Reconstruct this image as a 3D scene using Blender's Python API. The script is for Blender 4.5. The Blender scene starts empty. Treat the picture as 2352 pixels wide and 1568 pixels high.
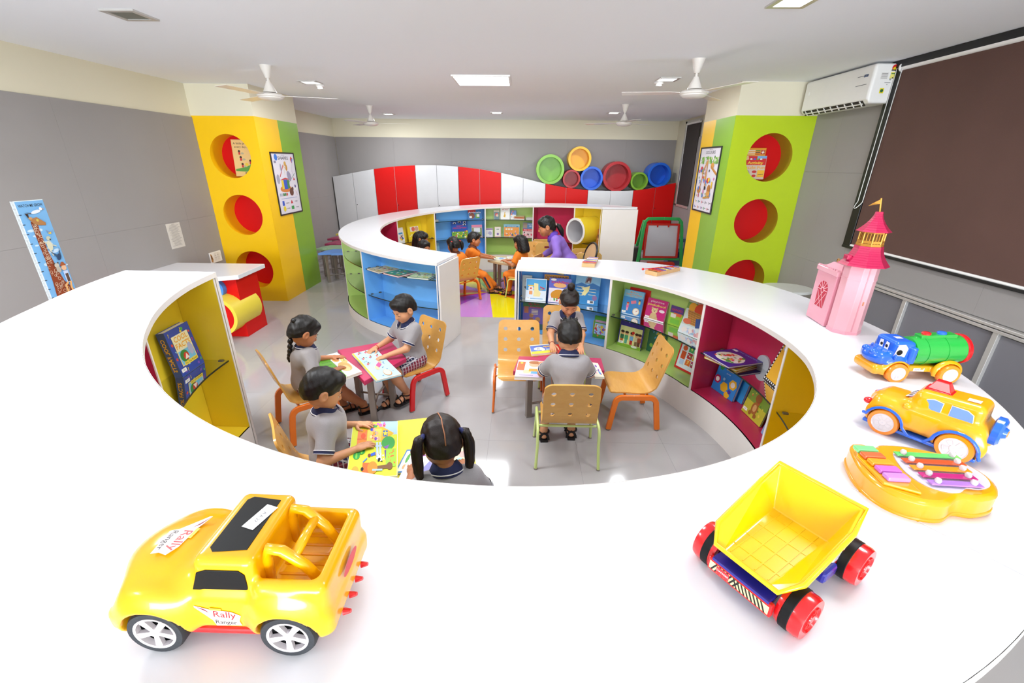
import bpy, math, random
import numpy as np
from mathutils import Matrix, Vector
PI = math.pi
SC = bpy.context.scene
COL = SC.collection

# ---------------------------------------------------------------- camera, light, exposure
_p, _y, _r = (math.radians(a) for a in (22.071, -1.023, 0.6015))
_f = Vector((math.sin(_y)*math.cos(_p), math.cos(_y)*math.cos(_p), -math.sin(_p)))
_rt = Vector((math.cos(_y), -math.sin(_y), 0)); _up = _rt.cross(_f)
_r2 = _rt*math.cos(_r)+_up*math.sin(_r); _u2 = -_rt*math.sin(_r)+_up*math.cos(_r)
cd = bpy.data.cameras.new('camera'); cam = bpy.data.objects.new('camera', cd); COL.objects.link(cam)
cam.matrix_world = Matrix(((_r2.x, _u2.x, -_f.x, 0), (_r2.y, _u2.y, -_f.y, 0), (_r2.z, _u2.z, -_f.z, 1.8), (0, 0, 0, 1)))
cd.sensor_width = 36; cd.lens = 36*1011.46/2352; cd.clip_start = .05; cd.clip_end = 60
SC.camera = cam
W = bpy.data.worlds.new('room_air'); SC.world = W; W.use_nodes = True
W.node_tree.nodes['Background'].inputs[0].default_value = (.95, .97, 1, 1)
W.node_tree.nodes['Background'].inputs[1].default_value = .35
SC.view_settings.view_transform = 'Standard'; SC.view_settings.look = 'None'
SC.view_settings.gamma = 1; SC.view_settings.use_curve_mapping = False
SC.view_settings.exposure = .62
CEIL = 2.62
# 600 x 600 ceiling panels: one in the picture, the others unseen and added to light the room
PANELS = [(-.44, 5.42, 24), (-.44, 2.3, 13), (-2.42, 1.9, 40), (1.5, 1.3, 11), (-2.42, -.7, 7), (1.5, -1.2, 5)]
for (x, y, w) in PANELS:
    ld = bpy.data.lights.new('ceiling_panel_lamp', 'AREA'); ld.shape = 'SQUARE'; ld.size = .56; ld.energy = w
    ld.color = (.93, .97, 1)
    lo = bpy.data.objects.new('ceiling_panel_lamp', ld); COL.objects.link(lo); lo.location = (x, y, CEIL-.022)
# added frontal fill light, set at a made-up window behind the viewer
ld = bpy.data.lights.new('added_front_fill', 'AREA'); ld.shape = 'RECTANGLE'; ld.size = 6.6; ld.size_y = 2.1; ld.energy = 420; ld.color = (.86, .95, 1)
lo = bpy.data.objects.new('added_front_fill', ld); COL.objects.link(lo); lo.location = (-.38, -6.93, 1.4); lo.rotation_euler = (PI/2, 0, 0)
# small recessed downlights of the ceiling grid
DOWN = [(-2.4, 5.63, 9), (1.49, 5.27, 9), (-2.5, 9.1, 14), (-.47, 8.72, 14), (1.56, 8.56, 14),
        (1.44, 2.9, 6), (-2.42, 3.2, 0)]
for (x, y, w) in DOWN:
    if w:
        ld = bpy.data.lights.new('downlight_lamp', 'AREA'); ld.shape = 'SQUARE'; ld.size = .13; ld.energy = w
        ld.color = (.93, .97, 1)
        lo = bpy.data.objects.new('downlight_lamp', ld); COL.objects.link(lo); lo.location = (x, y, CEIL-.022)

# ---------------------------------------------------------------- materials
def lin(h):
    c = [int(h[i:i+2], 16)/255 for i in (0, 2, 4)]
    return tuple((x/12.92 if x <= .04045 else ((x+.055)/1.055)**2.4) for x in c)+(1,)
_M = {}
def mat(name, hexc, rough=.5, metal=0, coat=0, var=0, scale=8, bump=0, bscale=60, spec=.5, stretch=None, emit=0, trans=0, sheen=0, sss=0):
    if name in _M: return _M[name]
    m = bpy.data.materials.new(name); m.use_nodes = True; nt = m.node_tree; b = nt.nodes['Principled BSDF']
    c = lin(hexc)
    b.inputs['Base Color'].default_value = c; b.inputs['Roughness'].default_value = rough
    b.inputs['Metallic'].default_value = metal; b.inputs['Specular IOR Level'].default_value = spec
    if coat: b.inputs['Coat Weight'].default_value = coat; b.inputs['Coat Roughness'].default_value = .06
    if trans: b.inputs['Transmission Weight'].default_value = trans; b.inputs['IOR'].default_value = 1.45
    if sheen: b.inputs['Sheen Weight'].default_value = sheen
    if sss: b.inputs['Subsurface Weight'].default_value = sss; b.inputs['Subsurface Radius'].default_value = (.012, .005, .003)
    if emit: b.inputs['Emission Color'].default_value = c; b.inputs['Emission Strength'].default_value = emit
    tc = nt.nodes.new('ShaderNodeTexCoord'); src = tc.outputs['Object']
    if stretch:
        mp = nt.nodes.new('ShaderNodeMapping'); mp.inputs['Scale'].default_value = stretch
        nt.links.new(src, mp.inputs[0]); src = mp.outputs[0]
    nz = nt.nodes.new('ShaderNodeTexNoise'); nz.inputs['Scale'].default_value = scale; nz.inputs['Detail'].default_value = 4
    nt.links.new(src, nz.inputs['Vector'])
    v = var or .03
    mx = nt.nodes.new('ShaderNodeMix'); mx.data_type = 'RGBA'
    mx.inputs[6].default_value = tuple(x*(1-v) for x in c[:3])+(1,); mx.inputs[7].default_value = tuple(min(1, x*(1+v)) for x in c[:3])+(1,)
    nt.links.new(nz.outputs['Fac'], mx.inputs[0]); nt.links.new(mx.outputs[2], b.inputs['Base Color'])
    if bump:
        n2 = nt.nodes.new('ShaderNodeTexNoise'); n2.inputs['Scale'].default_value = bscale; n2.inputs['Detail'].default_value = 3
        nt.links.new(src, n2.inputs['Vector'])
        bp = nt.nodes.new('ShaderNodeBump'); bp.inputs['Strength'].default_value = bump; bp.inputs['Distance'].default_value = .004
        nt.links.new(n2.outputs['Fac'], bp.inputs['Height']); nt.links.new(bp.outputs[0], b.inputs['Normal'])
    _M[name] = m; return m
def pm(h, rough=.45): return mat('print_'+h+('' if rough == .45 else '_%d' % (rough*100)), h, rough)
def wood(name, h1, h2, axis=(30, 3, 3), rough=.4, coat=.2):
    if name in _M: return _M[name]
    m = mat(name, h1, rough, coat=coat, stretch=axis, scale=2.2, bump=.04, bscale=5)
    nt = m.node_tree
    mx = [n for n in nt.nodes if n.type == 'MIX'][0]
    mx.inputs[6].default_value = lin(h1); mx.inputs[7].default_value = lin(h2)
    nz = [n for n in nt.nodes if n.type == 'TEX_NOISE'][0]; nz.inputs['Distortion'].default_value = 1.2
    return m
WHITE_LAM = mat('white_laminate', 'e8e7ec', .22, var=.008, spec=.5)
EDGE_LAM = mat('white_edge_band', 'efe9e4', .4)
BLUE_LAM = mat('blue_laminate', '70b8fa', .28, var=.02)
GREEN_LAM = mat('green_laminate', 'b4d274', .28, var=.03)
MAG_LAM = mat('magenta_laminate', 'c62c54', .28, var=.03)
YEL_LAM = mat('yellow_laminate', 'fadb38', .3, var=.02)
RED_LAM = mat('red_laminate', 'd60c08', .42, var=.02, spec=.25)
GREY_WALL = mat('grey_wall_laminate', '9a9593', .42, var=.03, scale=3, spec=.15)
CREAM = mat('cream_wall_paint', 'e2dac2', .75, var=.02, scale=2, bump=.05)
CEILP = mat('ceiling_paint', 'f6f8fc', .8, var=.015, scale=1.5)
YEL_P = mat('yellow_pillar_laminate', 'fdc808', .32, var=.03, scale=5)
GRN_P = mat('green_pillar_laminate', '86b530', .3, var=.03, scale=5)
LIME_P = mat('lime_pillar_laminate', 'b9d01e', .32, var=.03, scale=5)
STEEL = mat('brushed_steel', 'a39a92', .38, metal=.7, var=.1, scale=14)
ALU = mat('aluminium', 'cfccc8', .35, metal=.5)
BLACKP = mat('black_plastic', '141416', .4)
DARKM = mat('black_powder_coat', '17181a', .45, var=.1)
WHITEP = mat('white_plastic', 'f1efec', .3, coat=.2)
def glass_mat():
    m = bpy.data.materials.new('shelf_glass'); m.use_nodes = True; nt = m.node_tree; nt.nodes.clear()
    o = nt.nodes.new('ShaderNodeOutputMaterial'); tr = nt.nodes.new('ShaderNodeBsdfTransparent'); gl = nt.nodes.new('ShaderNodeBsdfGlossy')
    tr.inputs[0].default_value = (.80, .93, .88, 1); gl.inputs['Roughness'].default_value = .03
    fr = nt.nodes.new('ShaderNodeFresnel'); fr.inputs[0].default_value = 1.45
    mx = nt.nodes.new('ShaderNodeMixShader')
    nt.links.new(fr.outputs[0], mx.inputs[0]); nt.links.new(tr.outputs[0], mx.inputs[1]); nt.links.new(gl.outputs[0], mx.inputs[2])
    nt.links.new(mx.outputs[0], o.inputs[0]); return m
GLASS = glass_mat()
GLASS_EDGE = mat('glass_edge_green', '14302a', .12, var=.1)
CLIP = mat('shelf_clip_metal', '6f6a60', .4, metal=.6)
def floor_mat():
    m = mat('polished_floor_tile', 'aeaaaa', .1, var=.05, scale=3, spec=.5)
    b = m.node_tree.nodes['Principled BSDF']; b.inputs['Roughness'].default_value = .09
    return m
FLOOR = floor_mat()

# ---------------------------------------------------------------- mesh helpers
class MB:
    """collects shapes; build() links them as one mesh object (optionally several material slots)"""
    def __init__(s): s.v = []; s.f = []; s.m = []; s.cur = 0
    def add(s, vs, fs):
        o = len(s.v); s.v += [tuple(p) for p in vs]; s.f += [tuple(i+o for i in f) for f in fs]; s.m += [s.cur]*len(fs); return s
    def box(s, x0, x1, y0, y1, z0, z1, R=None):
        vs = [(x, y, z) for z in (z0, z1) for y in (y0, y1) for x in (x0, x1)]
        if R is not None: vs = [tuple(R @ Vector(p)) for p in vs]
        return s.add(vs, [(0, 2, 3, 1), (4, 5, 7, 6), (0, 1, 5, 4), (2, 6, 7, 3), (0, 4, 6, 2), (1, 3, 7, 5)])
    def prism(s, poly, z0, z1, R=None, taper=1, c=(0, 0)):
        n = len(poly)
        a = sum(poly[i][0]*poly[(i+1) % n][1]-poly[(i+1) % n][0]*poly[i][1] for i in range(n))
        if a < 0: poly = poly[::-1]
        vs = [(x, y, z0) for x, y in poly]+[((x-c[0])*taper+c[0], (y-c[1])*taper+c[1], z1) for x, y in poly]
        if R is not None: vs = [tuple(R @ Vector(p)) for p in vs]
        return s.add(vs, [tuple(range(n))[::-1], tuple(range(n, 2*n))]+[(i, (i+1) % n, n+(i+1) % n, n+i) for i in range(n)])
    def lathe(s, prof, n=24, R=None, cap=True, a0=0, a1=2*PI):
        full = abs(a1-a0-2*PI) < 1e-6; m = n if full else n+1
        vs = [(r*math.cos(a0+(a1-a0)*i/n), r*math.sin(a0+(a1-a0)*i/n), z) for r, z in prof for i in range(m)]
        if R is not None: vs = [tuple(R @ Vector(p)) for p in vs]
        k = len(prof); fs = []
        for j in range(k-1):
            for i in range(n if full else n):
                i2 = (i+1) % m if full else i+1
                fs.append((j*m+i, j*m+i2, (j+1)*m+i2, (j+1)*m+i))
        if cap and full:
            if prof[0][0] > 1e-6: fs.append(tuple(range(m))[::-1])
            if prof[-1][0] > 1e-6: fs.append(tuple(range((k-1)*m, k*m)))
        return s.add(vs, fs)
    def cyl(s, a, b, r, r2=None, n=16):
        a = Vector(a); b = Vector(b); d = b-a; L = d.length
        R = Matrix.Translation(a) @ d.to_track_quat('Z', 'Y').to_matrix().to_4x4()
        return s.lathe([(r, 0), (r if r2 is None else r2, L)], n, R)
    def tube(s, pts, r, n=8, closed=False, flat=None, up=(0, 0, 1), cap=True):
        """sweep: round of radius r (r may be a list) or flat=(half width, half thickness) section"""
        pts = [Vector(p) for p in pts]; k = len(pts); rings = []; prev = None
        for i, p in enumerate(pts):
            if closed: t = pts[(i+1) % k]-pts[i-1]
            else: t = pts[min(i+1, k-1)]-pts[max(i-1, 0)]
            t.normalize()
            if prev is None:
                u = Vector(up)
                if abs(u.dot(t)) > .95: u = Vector((1, 0, 0))
                x = u.cross(t).normalized()
            else:
                x = (prev-t*prev.dot(t)).normalized()
            prev = x; y = t.cross(x)
            ri = r[i] if isinstance(r, (list, tuple, np.ndarray)) else r
            if flat: rings.append([p+x*(sx*flat[0])+y*(sy*flat[1]) for sx, sy in ((-1, -1), (1, -1), (1, 1), (-1, 1))])
            else: rings.append([p+(x*math.cos(2*PI*j/n)+y*math.sin(2*PI*j/n))*ri for j in range(n)])
        m = len(rings[0]); vs = [q for rg in rings for q in rg]; fs = []
        for i in range(k if closed else k-1):
            for j in range(m):
                i2 = (i+1) % k
                fs.append((i*m+j, i*m+(j+1) % m, i2*m+(j+1) % m, i2*m+j))
        if cap and not closed: fs += [tuple(range(m))[::-1], tuple(range((k-1)*m, k*m))]
        return s.add(vs, fs)
    def sphere(s, c, r, n=14, R=None):
        rx, ry, rz = r if isinstance(r, (tuple, list)) else (r, r, r)
        k = n//2; prof = [(math.sin(PI*i/k), -math.cos(PI*i/k)) for i in range(k+1)]
        T = Matrix.Translation(c) @ (R.to_4x4() if R is not None else Matrix.Identity(4)) @ Matrix.Diagonal((rx, ry, rz, 1))
        return s.lathe([(max(a, 1e-7), b) for a, b in prof], n, T)
    def mesh(s, name, mats, smooth=None):
        me = bpy.data.meshes.new(name); me.from_pydata(s.v, [], s.f)
        for m in (mats if isinstance(mats, (list, tuple)) else [mats]): me.materials.append(m)
        if isinstance(mats, (list, tuple)) and len(mats) > 1: me.polygons.foreach_set('material_index', s.m)
        if smooth is not None:
            me.polygons.foreach_set('use_smooth', [True]*len(me.polygons))
            if smooth < 180: me.set_sharp_from_angle(angle=math.radians(smooth))
        me.update(); return me
    def build(s, name, mats, parent=None, smooth=None, bevel=0, loc=None):
        o = bpy.data.objects.new(name, s.mesh(name, mats, smooth)); COL.objects.link(o)
        if parent: o.parent = parent
        if loc: o.location = loc
        if bevel:
            b = o.modifiers.new('bevel', 'BEVEL'); b.width = bevel; b.segments = 2; b.limit_method = 'ANGLE'; b.angle_limit = .6
            b.harden_normals = False
        return o
def B(*a, **k): return MB().box(*a, **k)
def tag(o, label, cat=None, group=None, kind=None):
    if label: o['label'] = label
    if cat: o['category'] = cat
    if group: o['group'] = group
    if kind: o['kind'] = kind
    return o
def thing(name, label, cat, loc=(0, 0, 0), rz=0, group=None, rx=0, ry=0):
    o = bpy.data.objects.new(name, None); COL.objects.link(o); o.empty_display_size = .1
    o.location = loc; o.rotation_euler = (rx, ry, rz); return tag(o, label, cat, group)
def struct(name, mb, m, parent=None, smooth=None, bevel=0):
    o = mb.build(name, m, parent, smooth, bevel)
    if parent is None: o['kind'] = 'structure'
    return o
def dup(root, loc, rz, label, group=None):
    r = root.copy(); COL.objects.link(r); r.location = loc; r.rotation_euler = (0, 0, rz); r['label'] = label
    if group: r['group'] = group
    for ch in list(root.children):
        c = ch.copy(); COL.objects.link(c); c.parent = r
        for g in list(ch.children):
            d = g.copy(); COL.objects.link(d); d.parent = c
    return r
def circ(cx, cy, r, n=32, a0=0, a1=None): 
    a1 = 2*PI+a0 if a1 is None else a1
    return [(cx+r*math.cos(a0+(a1-a0)*i/n), cy+r*math.sin(a0+(a1-a0)*i/n)) for i in range(n)]
def mesh_obj(name, vs, fs, m, parent=None, smooth=True):
    me = bpy.data.meshes.new(name); me.from_pydata([tuple(v) for v in vs], [], [tuple(f) for f in fs]); me.materials.append(m)
    if smooth: me.polygons.foreach_set('use_smooth', [True]*len(me.polygons))
    me.update(); o = bpy.data.objects.new(name, me); COL.objects.link(o)
    if parent: o.parent = parent
    return o
# ---- lettering and flat print
_T = {}
def text_geo(s, size=1.0, align='CENTER', bold=0):
    k = (s, align, bold)
    if k not in _T:
        cu = bpy.data.curves.new('lettering', 'FONT'); cu.body = s; cu.align_x = align; cu.align_y = 'CENTER'; cu.resolution_u = 2
        cu.offset = bold; cu.fill_mode = 'FRONT'
        ob = bpy.data.objects.new('lettering', cu); me = bpy.data.meshes.new_from_object(ob)
        v = [tuple(p.co) for p in me.vertices]; f = [tuple(p.vertices) for p in me.polygons]
        bpy.data.objects.remove(ob); bpy.data.curves.remove(cu); bpy.data.meshes.remove(me); _T[k] = (v, f)
    v, f = _T[k]
    return [(x*size, y*size) for x, y, *_ in v], f
class Art:
    """flat print in a 2D frame (x right, y up); laid on a surface by build(): x->X, y->Z, facing -Y (or face='z': x->X, y->Y, facing +Z)"""
    def __init__(s): s.it = []
    def poly(s, pts, col): s.it.append((list(pts), [tuple(range(len(pts)))], col)); return s
    def rect(s, x, y, w, h, col, rot=0):
        c, n = math.cos(rot), math.sin(rot)
        return s.poly([(x+a*w/2*c-b*h/2*n, y+a*w/2*n+b*h/2*c) for a, b in ((-1, -1), (1, -1), (1, 1), (-1, 1))], col)
    def disc(s, x, y, r, col, ry=None, n=18, rot=0):
        ry = ry or r; c, q = math.cos(rot), math.sin(rot)
        return s.poly([(x+math.cos(t)*r*c-math.sin(t)*ry*q, y+math.cos(t)*r*q+math.sin(t)*ry*c) for t in (2*PI*i/n for i in range(n))], col)
    def star(s, x, y, r, col, k=5, ri=.45):
        return s.poly([(x+(r if i % 2 == 0 else r*ri)*math.sin(PI*i/k), y+(r if i % 2 == 0 else r*ri)*math.cos(PI*i/k)) for i in range(2*k)], col)
    def line(s, pts, w, col):
        for (x0, y0), (x1, y1) in zip(pts, pts[1:]):
            L = math.hypot(x1-x0, y1-y0) or 1e-6; s.rect((x0+x1)/2, (y0+y1)/2, L+w*.6, w, col, math.atan2(y1-y0, x1-x0))
        return s
    def text(s, t, x, y, size, col, align='CENTER', bold=0, rot=0, width=None):
        v, f = text_geo(t, size, align, bold)
        if not v: return s
        if width:
            xs = [p[0] for p in v]; k = width/max(1e-6, max(xs)-min(xs)); v = [(a*k, b) for a, b in v]
        c, n = math.cos(rot), math.sin(rot)
        s.it.append(([(x+a*c-b*n, y+a*n+b*c) for a, b in v], f, col)); return s
    def blobs(s, n, seed, x0, x1, y0, y1, cols, r=(.006, .016)):
        rd = random.Random(seed)
        for _ in range(n):
            q = rd.uniform(*r); X = rd.uniform(x0+q, x1-q); Y = rd.uniform(y0+q, y1-q); c = rd.choice(cols); k = rd.random()
            if k < .5: s.disc(X, Y, q, c, q*rd.uniform(.6, 1.2), 12, rd.uniform(0, 3))
            elif k < .8: s.rect(X, Y, q*1.8, q*rd.uniform(.5, 1.4), c, rd.uniform(0, 3))
            else: s.star(X, Y, q*1.2, c, rd.choice((3, 5, 6)), .5)
        return s
    def kid(s, x, y, h, top, low, skin='e0a878', hair='3a2418'):
        s.rect(x, y+h*.18, h*.22, h*.36, low); s.rect(x, y+h*.5, h*.3, h*.34, top); s.disc(x, y+h*.82, h*.16, skin); s.disc(x, y+h*.9, h*.16, hair, h*.1); return s
    def build(s, name, parent, M4=None, face='y', eps=.00012, off=.0006):
        vs = []; fs = []; mi = []; cols = []
        for k, (pts, f, col) in enumerate(s.it):
            o = len(vs); d = off+eps*k*.35
            for x, y in pts:
                p = Vector((x, -d, y)) if face == 'y' else Vector((x, y, d))
                vs.append(tuple(M4 @ p) if M4 is not None else tuple(p))
            if col not in cols: cols.append(col)
            ci = cols.index(col)
            for q in f:
                a = 0
                for i in range(len(q)):
                    xa, ya = pts[q[i]]; xb, yb = pts[q[(i+1) % len(q)]]; a += xa*yb-xb*ya
                fs.append(tuple(i+o for i in (q if a > 0 else q[::-1]))); mi.append(ci)
        me = bpy.data.meshes.new(name); me.from_pydata(vs, [], fs)
        for c in cols: me.materials.append(pm(c))
        me.polygons.foreach_set('material_index', mi); me.update()
        ob = bpy.data.objects.new(name, me); COL.objects.link(ob)
        if parent: ob.parent = parent
        return ob
# ---- implicit surfaces (smoothly blended solids, meshed with surface nets)
class SDF:
    def __init__(s, lo, hi, h):
        s.h = h; s.lo = np.array(lo, np.float32); n = np.ceil((np.array(hi)-np.array(lo))/h).astype(int)+1; s.n = n
        s.d = np.full(n, 9., np.float32)
        s.ax = [s.lo[i]+h*np.arange(n[i], dtype=np.float32) for i in range(3)]
    def _win(s, lo, hi):
        a = np.clip(np.floor((np.array(lo)-s.lo)/s.h).astype(int)-1, 0, s.n); b = np.clip(np.ceil((np.array(hi)-s.lo)/s.h).astype(int)+2, 0, s.n)
        sl = tuple(slice(a[i], b[i]) for i in range(3))
        X = s.ax[0][sl[0]][:, None, None]; Y = s.ax[1][sl[1]][None, :, None]; Z = s.ax[2][sl[2]][None, None, :]
        return sl, X, Y, Z
    def _mix(s, sl, v, k, op):
        a = s.d[sl]
        if a.size == 0: return s
        if op == 'u':
            if k > 0:
                h = np.clip(.5+.5*(a-v)/k, 0, 1); s.d[sl] = a*(1-h)+v*h-k*h*(1-h)
            else: s.d[sl] = np.minimum(a, v)
        else:
            if k > 0:
                h = np.clip(.5-.5*(a+v)/k, 0, 1); s.d[sl] = a*(1-h)-v*h+k*h*(1-h)
            else: s.d[sl] = np.maximum(a, -v)
        return s
    def cone(s, a, b, r1, r2=None, k=.01, op='u'):
        r2 = r1 if r2 is None else r2; a = np.array(a, np.float32); b = np.array(b, np.float32); R = max(r1, r2)+k+2*s.h
        sl, X, Y, Z = s._win(np.minimum(a, b)-R, np.maximum(a, b)+R); d = b-a; L = float(d@d)+1e-9
        t = np.clip(((X-a[0])*d[0]+(Y-a[1])*d[1]+(Z-a[2])*d[2])/L, 0, 1)
        v = np.sqrt((X-a[0]-t*d[0])**2+(Y-a[1]-t*d[1])**2+(Z-a[2]-t*d[2])**2)-(r1+(r2-r1)*t)
        return s._mix(sl, v, k, op)
    def chain(s, pts, rs, k=.008, op='u'):
        for i in range(len(pts)-1): s.cone(pts[i], pts[i+1], rs[i], rs[i+1], k, op)
        return s
    def _loc(s, X, Y, Z, c, R):
        x = X-c[0]; y = Y-c[1]; z = Z-c[2]
        if R is None: return x, y, z
        return tuple(x*R[0][i]+y*R[1][i]+z*R[2][i] for i in range(3))
    def ell(s, c, r, k=.01, R=None, op='u'):
        m = max(r)+k+2*s.h; sl, X, Y, Z = s._win(np.array(c)-m, np.array(c)+m); x, y, z = s._loc(X, Y, Z, c, R)
        q = np.sqrt((x/r[0])**2+(y/r[1])**2+(z/r[2])**2); g = np.sqrt((x/r[0]**2)**2+(y/r[1]**2)**2+(z/r[2]**2)**2)+1e-6
        return s._mix(sl, q*(q-1)/g, k, op)
    def box(s, c, hf, rad=.005, k=.0, R=None, op='u'):
        m = float(np.linalg.norm(hf))+k+2*s.h; sl, X, Y, Z = s._win(np.array(c)-m, np.array(c)+m); x, y, z = s._loc(X, Y, Z, c, R)
        a = np.abs(x)-hf[0]+rad; b = np.abs(y)-hf[1]+rad; e = np.abs(z)-hf[2]+rad
        v = np.sqrt(np.maximum(a, 0)**2+np.maximum(b, 0)**2+np.maximum(e, 0)**2)+np.minimum(np.maximum(a, np.maximum(b, e)), 0)-rad
        return s._mix(sl, v, k, op)
    def cyl(s, c, r, hh, axis=1, rad=.003, k=0, op='u'):
        m = max(r, hh)+k+2*s.h; sl, X, Y, Z = s._win(np.array(c)-m, np.array(c)+m); q = [X-c[0], Y-c[1], Z-c[2]]
        w = q.pop(axis); a = np.sqrt(q[0]**2+q[1]**2)-r+rad; b = np.abs(w)-hh+rad
        v = np.sqrt(np.maximum(a, 0)**2+np.maximum(b, 0)**2)+np.minimum(np.maximum(a, b), 0)-rad
        return s._mix(sl, v, k, op)
    def plane(s, p, n, k=0):
        """cut away the side the normal points to"""
        n = np.array(n, float); n /= np.linalg.norm(n); X, Y, Z = s.ax[0][:, None, None], s.ax[1][None, :, None], s.ax[2][None, None, :]
        v = (X-p[0])*n[0]+(Y-p[1])*n[1]+(Z-p[2])*n[2]
        s.d = np.maximum(s.d, v.astype(np.float32)); return s
    def noise(s, amp, f=60., seed=0):
        X, Y, Z = s.ax[0][:, None, None], s.ax[1][None, :, None], s.ax[2][None, None, :]
        s.d = (s.d+amp*(np.sin(X*f+seed)*np.sin(Y*f*1.1+1.3*seed)+.6*np.sin(Z*f*1.7+X*f*.7)*np.sin(Y*f*1.9+seed))).astype(np.float32); return s
    def verts(s):
        d = s.d; I = d < 0
        S = I[:-1, :-1, :-1].astype(np.int8)
        for a in ((1, 0, 0), (0, 1, 0), (1, 1, 0), (0, 0, 1), (1, 0, 1), (0, 1, 1), (1, 1, 1)):
            S = S+I[a[0]:d.shape[0]-1+a[0], a[1]:d.shape[1]-1+a[1], a[2]:d.shape[2]-1+a[2]]
        act = np.argwhere((S > 0) & (S < 8))
        if len(act) == 0: return np.zeros((0, 3)), np.zeros((0, 4), int)
        idx = np.full(S.shape, -1, np.int32); idx[tuple(act.T)] = np.arange(len(act))
        C = {}
        for a in ((i, j, k) for i in (0, 1) for j in (0, 1) for k in (0, 1)): C[a] = d[act[:, 0]+a[0], act[:, 1]+a[1], act[:, 2]+a[2]]
        P = np.zeros((len(act), 3)); N = np.zeros(len(act))
        for a in C:
            for ax in range(3):
                if a[ax] == 0:
                    b = list(a); b[ax] = 1; b = tuple(b); va, vb = C[a], C[b]; m = (va < 0) != (vb < 0)
                    t = np.where(m, va/(va-vb+1e-12*(va == vb)), 0)
                    q = np.tile(np.array(a, float), (len(act), 1)); q[:, ax] += t; P[m] += q[m]; N[m] += 1
        V = s.lo+s.h*(act+P/N[:, None]); Q = []
        for ax in range(3):
            sl0 = [slice(None)]*3; sl1 = [slice(None)]*3; sl0[ax] = slice(0, -1); sl1[ax] = slice(1, None)
            A, Bq = I[tuple(sl0)], I[tuple(sl1)]; e = np.argwhere(A != Bq); o1, o2 = [i for i in range(3) if i != ax]
            ok = (e[:, o1] > 0) & (e[:, o2] > 0) & (e[:, o1] < S.shape[o1]) & (e[:, o2] < S.shape[o2]); e = e[ok]
            if len(e) == 0: continue
            fl = A[tuple(e.T)]
            def cell(da, db):
                q = e.copy(); q[:, o1] += da; q[:, o2] += db; return idx[tuple(q.T)]
            q = np.stack([cell(-1, -1), cell(0, -1), cell(0, 0), cell(-1, 0)], 1)
            if ax == 1: fl = ~fl
            q[~fl] = q[~fl][:, ::-1]; Q.append(q)
        Q = np.concatenate(Q); Q = Q[(Q >= 0).all(1)]
        return V, Q
    def build(s, name, m, parent=None, extra=None):
        V, Q = s.verts(); vs = [V]; fs = [Q]; o = len(V)
        for (v2, q2) in (extra or []):
            vs.append(v2); fs.append(q2+o); o += len(v2)
        V = np.concatenate(vs); Q = np.concatenate(fs).astype(np.int32)
        me = bpy.data.meshes.new(name); me.vertices.add(len(V)); me.vertices.foreach_set('co', V.astype(np.float32).ravel())
        me.loops.add(Q.size); me.loops.foreach_set('vertex_index', Q.ravel()); me.polygons.add(len(Q))
        me.polygons.foreach_set('loop_start', np.arange(0, Q.size, 4, dtype=np.int32)); me.polygons.foreach_set('loop_total', np.full(len(Q), 4, np.int32))
        me.polygons.foreach_set('use_smooth', np.ones(len(Q), bool)); me.materials.append(m); me.update(calc_edges=True); me.validate()
        ob = bpy.data.objects.new(name, me); COL.objects.link(ob)
        if parent: ob.parent = parent
        return ob
# ================================================================ STRUCTURE
XL, XR, YB, YF = -3.96, 3.20, 10.1, -7.0
fl = struct('floor', B(XL-.1, XR+.1, YF-.1, YB+.1, -.12, -.006), mat('tile_grout', '95908e', .5))
tm = B(-.3021, .3021, -.3021, .3021, -.006, 0).mesh('floor_tile', FLOOR)
for i in range(12):
    for j in range(20):
        x = -.2+.605*(i-6)+.3025; y = .175+.605*(j-3)+.3025
        if XL-.2 < x < XR+.2 and YF-.2 < y < YB+.2:
            o = bpy.data.objects.new('floor_tile', tm); COL.objects.link(o); o.parent = fl; o.location = (x, y, 0)
# coloured star inlay of the far reading circle
SM = {'v': mat('violet_floor_inlay', '9a3cc0', .1), 'l': mat('lilac_floor_inlay', 'bf86cf', .1), 'y': mat('yellow_floor_inlay', 'e6d812', .1),
      'o': mat('orange_floor_inlay', 'e0641a', .1), 'r': mat('red_floor_inlay', 'd01c14', .1), 'g': mat('green_floor_inlay', '7fae3a', .1)}
cx0, cy0 = -.46, 6.40
inl = [(-118, -84, 'l'), (-84, -42, 'y'), (-42, -30, 'o'), (-30, -18, 'r'), (-18, 12, 'y'), (12, 45, 'l'), (45, 80, 'v'), (80, 110, 'g'), (110, 140, 'y'), (140, 165, 'l'), (165, 190, 'o'), (190, 206, 'y'), (206, 216, 'r'), (216, 242, 'v')]
for d0, d1, c in inl:
    pts = [(cx0, cy0)]
    for q in range(7):
        a = math.radians(d0+(d1-d0)*q/6); r = 1.32
        if math.sin(a) < -.3: r = min(1.6, (cy0-5.235)/-math.sin(a))
        pts.append((cx0+r*math.cos(a), cy0+r*math.sin(a)))
    MB().prism(pts, .0002, .0012).build('floor_inlay', SM[c], fl)
struct('ceiling', B(XL-.1, XR+.1, YF-.1, YB+.1, CEIL, CEIL+.1), CEILP)
wl = struct('wall_left', B(XL-.15, XL, YF-.1, YB+.1, -.1, CEIL+.02), CREAM)
wb = struct('wall_back', B(XL-.1, XR+.1, YB, YB+.15, -.1, CEIL+.02), CREAM)
struct('wall_front', B(XL-.1, XR+.1, YF-.15, YF, -.1, CEIL+.02), CREAM)
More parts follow.
